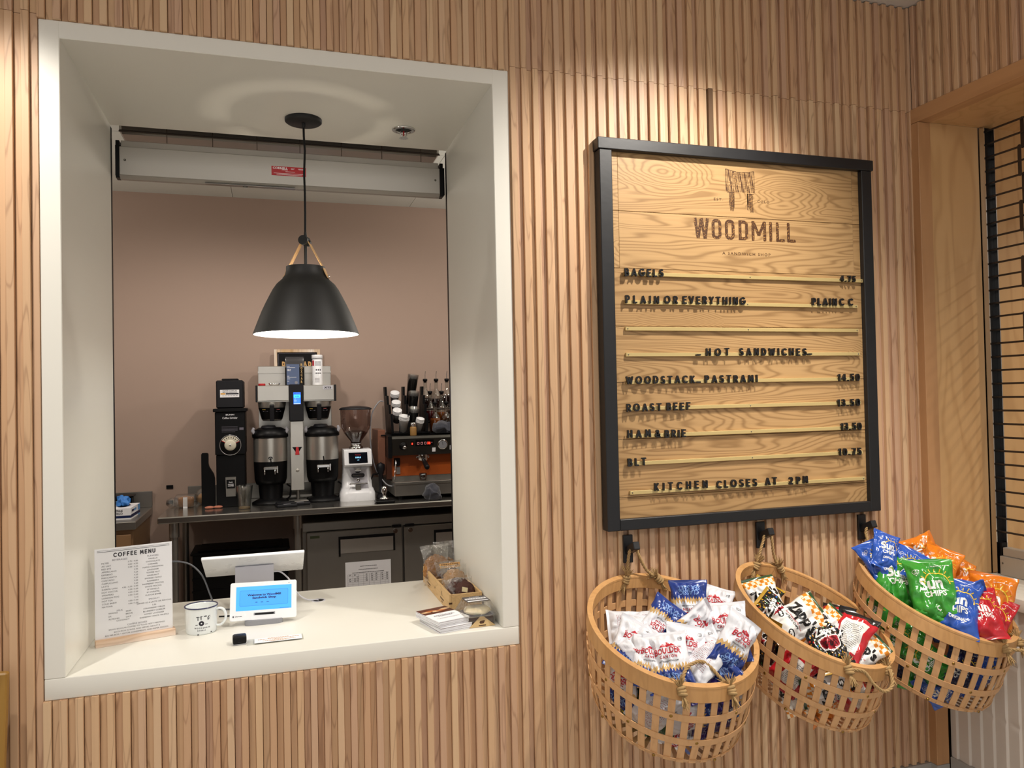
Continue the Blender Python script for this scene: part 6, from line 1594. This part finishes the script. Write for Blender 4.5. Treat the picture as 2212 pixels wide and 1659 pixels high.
# small things on the work table
t = thing('plastic_cup', 'empty clear plastic cup on the steel table before the brewer', 'cup', (.404, 2.735, TZ)); mb = MB(); mb.lathe([(.0005, .002), (.034, .002), (.036, 0), (.051, .140), (.0535, .142), (.0505, .144), (.035, .004), (.0005, .004)], 40); mb.build('cup', CLEAR, t)
mb = MB(); mb.cyl((0, 0, .0045), (0, 0, .012), .035, n=32); mb.build('drink_remains', plain('coffee_dregs', 'b89a6a', .3), t)
for x, y, l in ((.652, 2.74, 'flat black kitchen scale in front of the brewer tap'), (.733, 2.80, 'second kitchen scale behind, with a round edge plate')):
    t = thing('kitchen_scale', l, 'scale', (x, y, TZ), .12, 'black kitchen scales'); mb = MB(); mb.box(-.062, .062, -.062, .062, 0, .018, bev=.005); mb.build('body', CHAR, t)
    mb = MB(); mb.box(-.058, .058, -.025, .058, .0182, .024, bev=.003); mb.build('platform', STEELD if y > 2.75 else CHAR, t)
    mb = MB(); mb.box(-.022, .022, -.056, -.036, .0182, .0188); mb.build('display', GREY, t)
for x, y, l in ((.195, 2.83, 'pink cookie lying on the steel table, the first of two'), (.245, 2.835, 'pink cookie next to the shop grinder base, nearer the cup')):
    mb = lump(.028, .02, .008, x*9, 20, 10); o = mb.build('pink_cookie', plain('pink_biscuit', 'c07a62', .7), None, (x, y, TZ+.0085)); tag(o, l, 'cookie')
t = thing('wrapped_muffin', 'wrapped cake with a paper band in clear film on the steel table', 'cake', (.045, 2.99, TZ)); mb = MB(); mb.lathe([(.0005, .004), (.044, .004), (.048, .05), (.046, .062), (.0005, .07)], 28); mb.build('cake', COOKIE, t)
mb = MB(); mb.box(-.013, .013, -.052, -.0495, .0, .068, bev=.0005); mb.build('paper_band', PAPER, t)
mb = MB(); mb.box(-.066, .066, -.057, .057, .002, .080, bev=.018, seg=3); mb.v = [(x+.008*mnoise.noise(Vector((x*60, y*60, z*60))), y+.008*mnoise.noise(Vector((x*60, y*60+4, z*60))), z) for x, y, z in mb.v]; mb.build('film_wrap', CRINKLE, t)
mb = lump(.045, .04, .030, 21, 26, 16); o = mb.build('clear_film_scrap', CRINKLE, None, (-.03, 3.0, TZ+.032)); tag(o, 'crumpled clear film left of the wrapped cake on the steel table', 'film')
t = thing('wrapped_sandwich', 'clear film wrapped bun half hidden beside the black paddle', 'bun', (.138, 3.10, TZ)); mb = lump(.035, .04, .036, 33, 26, 16); mb.v = [(a, b, c+.036) for a, b, c in mb.v]; mb.build('bun', COOKIE2, t)
mb = lump(.045, .05, .052, 35, 26, 16); mb.v = [(a, b, c+.052) for a, b, c in mb.v]; mb.build('film_wrap', CRINKLE, t)

# white espresso grinder
t = thing('espresso_grinder', 'white espresso grinder with a bean filled tinted hopper', 'espresso grinder', (1.107, 2.90, TZ))
mb = MB()
def ring_loft(rings, mi=0):
    k = 24; V = []
    for z, w, d, rr, dy in rings:
        V += [(x, y+dy, z) for x, y in rrect(w, d, rr, 5)]
    n = len(rings); mb.add(V, [(j*k+i, j*k+(i+1) % k, (j+1)*k+(i+1) % k, (j+1)*k+i) for j in range(n-1) for i in range(k)], mi, True)
    mb.add(V[-k:], [tuple(range(k))], mi); mb.add(V[:k], [tuple(range(k-1, -1, -1))], mi)
ring_loft([(0, .226, .24, .05, 0), (.045, .226, .24, .05, 0), (.075, .205, .20, .045, .01), (.08, .196, .185, .04, .015), (.20, .176, .165, .04, .02), (.24, .170, .16, .03, .02)])
mb.build('body', WPLAST, t)
mb = MB(); mb.prism([(-.135, .238), (-.115, .225), (.08, .225), (.08, .335), (-.085, .335), (-.105, .325)], -.088, .088, 'x'); hd = mb.build('head', WPLAST, t)
sd = Vector((0, .030, .087)).normalized()
mb = MB(); M = plane_M((0, -.1222, .282), (1, 0, 0), sd); quad(mb, M, -.060, .060, -.036, .036); T = M @ Matrix.Translation((0, 0, .0004)); put_text(mb, 'Fiorenzato', T @ Matrix.Translation((0, .016, 0)), .008, 'C', .036, .0, mi=1); put_text(mb, '109.0', T @ Matrix.Translation((0, -.003, 0)), .010, 'C', .034, .02, mi=2); quad(mb, T, -.006, .006, -.0165, -.0135, 2)
mb.build('touch_screen', [plain('dark_glass', '0a0f18', .1), REDINK, OLED], hd)
mb = MB(); M = front(0, -.0865, 0); mb.add([(-.055, .205, 0), (.055, .205, 0), (.070, .07, 0), (.05, .04, 0), (.01, .05, 0)], [(0, 1, 2, 3, 4)], 0, False, M @ Matrix.Rotation(.0, 4, 'X')); mb.build('front_plate', LGREY, t)
mb = MB(); mb.prism(rrect(.085, .026, .012), -.098, -.088, 'y', M=Matrix.Translation((0, 0, .165))); put_text(mb, 'Fiorenzato', front(0, -.0985, .160), .011, 'C', .066, .0, mi=1); mb.build('name_plate', [CHAR, CHROME], t)
mb = MB(); mb.cyl((0, -.06, .225), (0, -.098, .195), .028, .020, 24); mb.build('spout', CHROME, t)
mb = MB(); mb.box(-.05, .05, -.105, -.088, .108, .114, bev=.002); mb.tube([(-.05, -.1, .112), (-.055, -.12, .112)], .004, 8); mb.tube([(.05, -.1, .112), (.055, -.12, .112)], .004, 8); mb.box(-.017, .017, -.101, -.088, .070, .102, bev=.003); mb.build('portafilter_fork', STEELD, t)
mb = MB(); mb.lathe([(.0005, 0), (.012, 0), (.0125, -.01)], 20, M=Matrix.Translation((0, -.0885, .135)) @ Matrix.Rotation(PI/2, 4, 'X') @ Matrix.Scale(-1, 4, (0, 0, 1))); mb.build('button', CHROME, t)
mb = MB(); mb.lathe([(.046, .335), (.046, .350), (.036, .352), (.034, .372), (.044, .374)], 32); mb.build('collar', CHROME, t)
mb = MB(); mb.lathe([(.034, .368), (.036, .385), (.075, .435), (.098, .485), (.101, .595)], 48); mb.build('hopper', SMOKED, t)
mb = MB(); mb.lathe([(.0005, .37), (.030, .372), (.034, .388), (.071, .437), (.074, .443), (.05, .452), (.02, .458), (.0005, .459)], 40); mb.build('beans', BEANS, t)
mb = MB(); mb.lathe([(.106, .594), (.107, .602), (.09, .611), (.03, .619), (.0005, .620)], 48); mb.lathe([(.106, .594), (.0005, .597)], 48); mb.build('hopper_lid', SMOKED if False else CHAR, t)

# espresso machine
t = thing('espresso_machine', 'steel and orange espresso machine at the far end of the work table', 'espresso machine', (1.66, 2.97, TZ))
ex, ey = 1.66, 2.97
def EB(mb, x0, x1, y0, y1, z0, z1, bev=0, mi=0): mb.box(x0-ex, x1-ex, y0-ey, y1-ey, z0-TZ, z1-TZ, mi=mi, bev=bev)
mb = MB(); EB(mb, 1.30, 2.05, 2.86, 3.22, 1.02, 1.305, .004); mb.build('body', plain('machine_side_copper', '6d4636', .35, .4, .05), t)
mb = MB(); mb.prism([(2.752-ey, 1.296-TZ), (2.776-ey, 1.185-TZ), (2.90-ey, 1.185-TZ), (2.90-ey, 1.312-TZ), (2.765-ey, 1.312-TZ)], 1.326-ex, 2.05-ex, 'x'); hd = mb.build('control_panel', plain('panel_steel_dark', '55534f', .3, .9, .05), t)
mb = MB(); EB(mb, 1.30, 1.327, 2.755, 2.90, 1.17, 1.318, .003); EB(mb, 1.27, 2.05, 2.87, 3.22, 1.312, 1.322, .002); mb.build('side_frame', BLACK, t)
mb = MB(); EB(mb, 1.25, 1.3, 2.88, 3.2, 1.05, 1.355, .003); mb.build('side_panel', plain('copper_side', '9a6a55', .35, .5, .05), t)
pdir = Vector((0, 2.752-2.776, 1.296-1.185)).normalized()
PMt = plane_M((0, 2.7635-.0012-ey, 1.2415-TZ), (1, 0, 0), pdir)
mb = MB(); quad(mb, PMt, 1.450-ex, 1.470-ex, .006, .034, 0); quad(mb, PMt, 1.482-ex, 1.604-ex, .002, .045, 0); T = PMt @ Matrix.Translation((0, 0, .0005)); quad(mb, T, 1.456-ex, 1.464-ex, .014, .026, 1)
for q in range(3):
    A = rrect(.014, .016, .002); B_ = rrect(.010, .012, .001); k = 24; Tq = T @ Matrix.Translation((1.500+q*.024-ex, .021, 0)); mb.add([(x, y, 0) for x, y in A]+[(x, y, 0) for x, y in B_], [(i, (i+1) % k, k+(i+1) % k, k+i) for i in range(k)], 2, False, Tq)
put_text(mb, '58', T @ Matrix.Translation((1.572-ex, .013, 0)), .016, 'C', .021, .02, mi=1); put_text(mb, '*', T @ Matrix.Translation((1.592-ex, .013, 0)), .014, 'C', .006, .02, mi=2)
quad(mb, PMt, 1.595-ex, 1.618-ex, -.040, -.012, 3); quad(mb, PMt, 1.715-ex, 1.735-ex, -.03, .0, 3)
mb.build('display', [BLACK, LEDR, glow('led_off_pink', 'd08a8a', .6), PAPER], hd)
mb = MB(); mb.lathe([(.0005, .006), (.030, .006), (.034, .004), (.035, 0)], 32, M=PMt @ Matrix.Translation((1.666-ex, .008, 0))); g = mb.build('pressure_gauge', CHROME, hd)
mb = MB(); mb.lathe([(.0005, .0066), (.027, .0066)], 32, M=PMt @ Matrix.Translation((1.666-ex, .008, 0))); quad(mb, PMt @ Matrix.Translation((1.666-ex, .008, .0072)) @ Matrix.Rotation(.2, 4, 'Z'), -.001, .001, -.004, .022, 1); mb.build('gauge_face', [GREY, BLACK], g)
mb = MB(); mb.lathe([(.0005, .022), (.016, .022), (.02, .016), (.02, .004), (.026, .002), (.026, 0)], 28, M=PMt @ Matrix.Translation((1.400-ex, .006, 0))); mb.build('knob', BLACK, hd)
mb = MB(); mb.lathe([(.0005, .0228), (.012, .0228), (.012, .022)], 28, M=PMt @ Matrix.Translation((1.406-ex, .001, 0))); mb.build('knob_cap', CHROME, hd)
mb = MB(); EB(mb, 1.336, 2.05, 2.82, 2.858, 1.045, 1.186); mb.build('splash_panel', ORANGE, t)
mb = MB(); EB(mb, 1.336, 2.05, 2.822, 2.858, 1.012, 1.0445); mb.build('lower_panel', STEELD, t)
mb = MB(); EB(mb, 1.330, 2.05, 2.70, 3.2, .925, 1.012, .004); EB(mb, 1.33, 2.05, 2.695, 2.72, 1.0, 1.016, .002); mb.build('drip_tray', STEELD, t)
mb = MB()
for xx in (1.38, 1.98):
    for yy in (2.76, 3.14): mb.cyl((xx-ex, yy-ey, 0), (xx-ex, yy-ey, .026), .018, n=14)
mb.build('foot', BLACK, t)
mb = MB(); gx = 1.532; mb.lathe([(.036, 1.186-TZ), (.036, 1.155-TZ), (.03, 1.145-TZ), (.0005, 1.143-TZ)], 28, (gx-ex, 2.78-ey, 0)); mb.box(gx-.045-ex, gx+.045-ex, 2.765-ey, 2.80-ey, 1.163-TZ, 1.176-TZ, bev=.004); gh = mb.build('group_head', CHROME, t)
mb = MB(); mb.cyl((gx-ex, 2.745-ey, 1.15-TZ), (gx-.002-ex, 2.62-ey, 1.115-TZ), .013, .017, 18); mb.sphere((gx-.002-ex, 2.62-ey, 1.115-TZ), .017, 16, 10); mb.build('portafilter_handle', BLACK, gh)
mb = MB(); mb.tube([(1.352-ex, 2.80-ey, 1.165-TZ), (1.350-ex, 2.765-ey, 1.14-TZ), (1.338-ex, 2.755-ey, 1.03-TZ)], .0042, 10); mb.build('steam_wand', CHROME, t)
mb = MB(); EB(mb, 1.345, 1.385, 2.805, 2.82, 1.115, 1.166, .003); mb.build('switch_box', BLACK, t)
mb = MB(); EB(mb, 1.360, 1.386, 2.815, 2.8195, 1.06, 1.108); mb.build('switch_label', [plain('grey_switch_label', '6e6a68', .4)], t)
cable('braided_hose', 'braided steel hose arching from the espresso machine down behind the grinder', [(1.30, 2.95, 1.545), (1.265, 2.93, 1.54), (1.215, 2.92, 1.45), (1.205, 2.92, 1.27), (1.23, 2.88, 1.10), (1.29, 2.84, 1.0), (1.33, 2.82, .98)], .0045, GREY)
t = thing('glass_pitcher', 'small tinted glass on the espresso machine drip tray', 'glass', (1.53, 2.77, TZ+.1165)); mb = MB(); mb.lathe([(.0005, .002), (.022, .002), (.026, .045), (.0245, .045), (.021, .004), (.0005, .004)], 24); mb.build('glass', film('amber_glass', 'b08a5a', .05), t)
t = thing('tamper_station', 'steel tamper on a black stand in front of the espresso machine', 'tamper', (1.253, 2.62, TZ)); mb = MB(); mb.box(-.06, .06, -.045, .045, 0, .018, bev=.005); mb.build('mat', BLACK, t)
mb = MB(); mb.lathe([(.0005, .019), (.028, .019), (.028, .03), (.012, .036), (.009, .05), (.018, .07), (.016, .10), (.0005, .106)], 24, (0, .01, 0)); mb.build('tamper', CHROME, t)
t = thing('cleaning_brush', 'dark coiled cleaning brush standing by the espresso machine hose', 'brush', (1.262, 2.86, TZ)); mb = MB(); mb.lathe([(.0005, 0), (.03, 0), (.032, .01), (.014, .05), (.014, .16), (.028, .19), (.028, .225), (.0005, .24)], 20); mb.build('body', CHAR, t)
mb = MB(); mb.tube([(.02, 0, .17), (-.05, 0, .16), (-.075, 0, .11), (-.05, 0, .05), (.0, -.03, .04)], .006, 8); mb.build('cord', BLACK, t)
def towel(x, y, z, rx, ry, rz, seed, label):
    mb = lump(rx, ry, rz, seed, 44, 28); mb.v = [(a+.025*mnoise.noise(Vector((a*22+seed, b*22, c*22))), b+.02*mnoise.noise(Vector((a*22, b*22+seed, c*22))), max(c+.022*mnoise.noise(Vector((a*24, b*24, c*24+seed))), -rz*.8)) for a, b, c in mb.v]
    z0 = min(v[2] for v in mb.v); mb.v = [(a, b, c-z0) for a, b, c in mb.v]
    o = mb.build('towel', TOWEL, None, (x, y, z)); tag(o, label, 'towel', 'grey bar towels')
towel(1.560, 2.628, TZ, .06, .05, .055, 3.3, 'crumpled dark grey towel on the table before the espresso machine')
towel(1.70, 2.86, TZ+.4225, .085, .06, .040, 8.8, 'dark grey towel folded on top of the espresso machine')

# cup rack and cups on the machine
t = thing('cup_dispenser', 'black stepped cup rack on top of the espresso machine', 'cup rack', (1.43, 2.98, TZ+.4225))
cz0 = TZ+.4225
def CB(mb, x0, x1, y0, y1, z0, z1, M=None): mb.box(x0-1.43, x1-1.43, y0-2.98, y1-2.98, z0-cz0, z1-cz0, bev=.002, M=M)
mb = MB(); CB(mb, 1.34, 1.60, 2.86, 3.13, cz0, cz0+.012); mb.build('base', BLACK, t)
for xx, sl in ((1.345, -.09), (1.455, .02), (1.575, .10)):
    for q in range(4):
        mb = MB(); y0 = 2.855+q*.07; zt = 1.46+q*.062
        M = Matrix.Translation((0, 0, 0))
        dx = sl*(zt-cz0)*.5
        mb.prism([(xx-.006-1.43, .012), (xx+.010-1.43, .012), (xx+.010+dx-1.43, zt-cz0), (xx-.006+dx-1.43, zt-cz0)], y0-2.98, y0+.062-2.98, 'y'); mb.build('divider', BLACK, t)
def cupstack(x, y, z0, h, r, lab, mat, lean=(0, 0), grp='stacked cups on the espresso machine'):
    t = thing('cup_stack', lab, 'cups', (x, y, z0), 0, grp)
    M = Matrix.Rotation(lean[0], 4, 'X') @ Matrix.Rotation(lean[1], 4, 'Y')
    n = 4; L = h-.008*n
    for i in range(n):
        mb = MB(); z0_ = .008*i
        mb.lathe([(.0005, z0_+.003), (r*.70, z0_+.003), (r*.72, z0_), (r*.97, z0_+L-.004), (r*1.05, z0_+L-.003), (r*1.05, z0_+L), (r*.95, z0_+L), (r*.69, z0_+.006), (.0005, z0_+.006)], 32, M=M)
        mb.build('cup', mat, t)
PAPERC = plain('cup_white', 'e9e9ea', .45, 0, .01)
cupstack(1.418, 2.885, cz0+.013, .125, .034, 'nearest stack of white paper cups in the cup rack', PAPERC, (.34, .06))
cupstack(1.388, 2.955, cz0+.080, .105, .030, 'stack of white paper cups in the second step of the rack', PAPERC, (.55, 0))
cupstack(1.392, 3.025, cz0+.135, .105, .030, 'stack of white paper cups in the third step of the rack', PAPERC, (.55, 0))
cupstack(1.395, 3.095, cz0+.200, .105, .030, 'topmost stack of white paper cups at the back of the rack', PAPERC, (.55, 0))
cupstack(1.522, 2.885, cz0+.013, .105, .027, 'small white cups in the rack by the spice jar', PAPERC, (.36, .14))
cupstack(1.500, 2.955, cz0+.060, .130, .036, 'lower stack of clear plastic cups in the rack', CUPCLEAR, (.30, .04))
cupstack(1.512, 3.035, cz0+.125, .175, .036, 'middle stack of clear plastic cups in the rack', CUPCLEAR, (.22, .05))
cupstack(1.505, 3.100, cz0+.190, .230, .038, 'tall top stack of clear plastic cups leaning above the rack', CUPCLEAR, (.12, .12))
t = thing('spice_jar', 'small glass jar of brown spice before the cup rack', 'jar', (1.480, 2.825, cz0-.0105)); mb = MB(); mb.lathe([(.0005, 0), (.021, 0), (.022, .004), (.022, .052), (.018, .06), (.0005, .06)], 24); mb.build('jar', plain('cinnamon', '9a7440', .4, 0, .15, 90), t)
mb = MB(); mb.lathe([(.018, .0605), (.019, .082), (.015, .088), (.0005, .089)], 24); mb.build('lid', CHROME, t)

# syrup bottles on a stepped rack
def bottle(x, y, z0, mat, fill, lab):
    t = thing('syrup_bottle', lab, 'bottle', (x, y, z0), 0, 'round syrup bottles with pourers')
    mb = MB(); mb.lathe([(.0005, .002), (.030, .002), (.038, .012), (.0405, .05), (.0395, .085), (.030, .115), (.014, .135), (.0125, .185), (.0145, .188), (.0145, .194)], 32); mb.build('bottle', GLASS, t)
    f = .01+.11*fill; P = [(.0005, .006), (.028, .006), (.035, .014), (.0375, .05), (.0365, .083), (.027, .112)]; P2 = [p for p in P if p[1] < f]; P2 += [(P2[-1][0], f), (.0005, f)]
    mb = MB(); mb.lathe(P2, 28); mb.build('syrup', mat, t)
    mb = MB(); mb.lathe([(.0105, .186), (.0105, .195), (.016, .196), (.017, .212), (.012, .214), (.0005, .215)], 20); mb.build('stopper', BLACK, t)
    mb = MB(); mb.tube([(0, 0, .214), (0, 0, .245), (.003, -.004, .268)], .0028, 8); mb.build('pourer', CHROME, t)
bz = TZ+.4225
k = 0
names = ['back row', 'middle row', 'front row']
where = ['next to the clear cups', 'at the middle of the row', 'by the window jamb']
for row, (yy, zz, xs) in enumerate(((3.13, bz+.165, (1.625, 1.705, 1.783)), (3.03, bz+.075, (1.640, 1.722, 1.80)), (2.94, bz+.0, (1.655, 1.735, 1.812)))):
    for q, xx in enumerate(xs):
        bottle(xx, yy, zz, SYRUP[(0, 0, 0, 2, 1, 3, 1, 1, 3)[k]], (.62, .55, .75, .6, .5, .6, .8, .45, .5)[k], 'syrup bottle in the %s of the rack, %s' % (names[row], where[q])); k += 1
t = thing('bottle_rack', 'dark stepped rack holding the syrup bottles', 'rack', (1.75, 3.12, bz))
mb = MB(); mb.box(-.16, .24, -.14, -.03, .066, .074); mb.build('shelf', BLACK, t)
mb = MB(); mb.box(-.16, .24, -.03, .09, .156, .164); mb.build('shelf', BLACK, t)
for xx, y0, y1, h in ((-.16, -.14, -.03, .066), (.23, -.14, -.03, .066), (-.16, -.03, .09, .156), (.23, -.03, .09, .156)):
    mb = MB(); mb.box(xx, xx+.01, y0, y1, 0, h); mb.build('upright', BLACK, t)

# ---------------------------------------------------------------- pass-through on the right wall
t = thing('side_grille', 'dark rod grille closing the pass-through opening in the side wall', 'grille', (3.222, -1.0, .845))
z = 0.0
GX, GY0, GY1 = 0, -1.25, .962
mb = MB(); mb.box(-.022, -.018, .944, .966, .0005, 1.708); mb.box(.024, .028, .940, .964, .0005, 1.708); mb.build('guide', CHROME, t)
mb = MB(); mb.box(-.0178, .0238, .955, .966, .0005, 1.708); mb.build('guide_channel', BLACK, t)
k = 0
while True:
    zz = 1.695-.0512*k
    if zz < .125: break
    mb = MB(); mb.cyl((0, GY0, zz), (0, .956, zz), .0039, n=10); mb.build('rod', DARKROD, t); k += 1
for yy in (.811, .41, .0, -.4, -.8):
    k = 0
    while True:
        zt = 1.695-.0512*k
        if zt-.0512*2 < .1: break
        mb = MB(); o_ = .0075 if (k//2) % 2 else -.0075
        mb.box(-.0042, .0042, yy+o_-.0015, yy+o_+.0015, zt-.1024-.008, zt+.008) if False else mb.prism([(yy+.0072*math.cos(q)+o_*.35, (zt if math.sin(q) > 0 else zt-.1024)+.0072*math.sin(q)) for q in [2*PI*(i+.5)/16 for i in range(16)]], -.0062 if (k//2) % 2 else .0042, -.0042 if (k//2) % 2 else .0062, 'x')
        mb.build('link', DARKROD, t); k += 2
mb = MB(); mb.box(-.0265, .022, GY0, .930, .0008, .072, bev=.002); mb.box(-.016, .018, GY0, .925, .072, .103, bev=.002); bb = mb.build('bottom_bar', ALU, t)
mb = MB(); mb.lathe([(.0005, 0), (.003, 0), (.0036, .001)], 12, M=Matrix.Translation((-.0268, .918, .046)) @ Matrix.Rotation(-PI/2, 4, 'Y')); mb.build('screw', SCREW, bb)
mb = MB(); mb.box(-.012, .016, .932, .956, .0008, .118); mb.build('end_bracket', BLACK, t)
mb = MB(); mb.box(-.02, .12, -1.3, .93, 1.712, 1.80); mb.build('hood', BLACK, t)
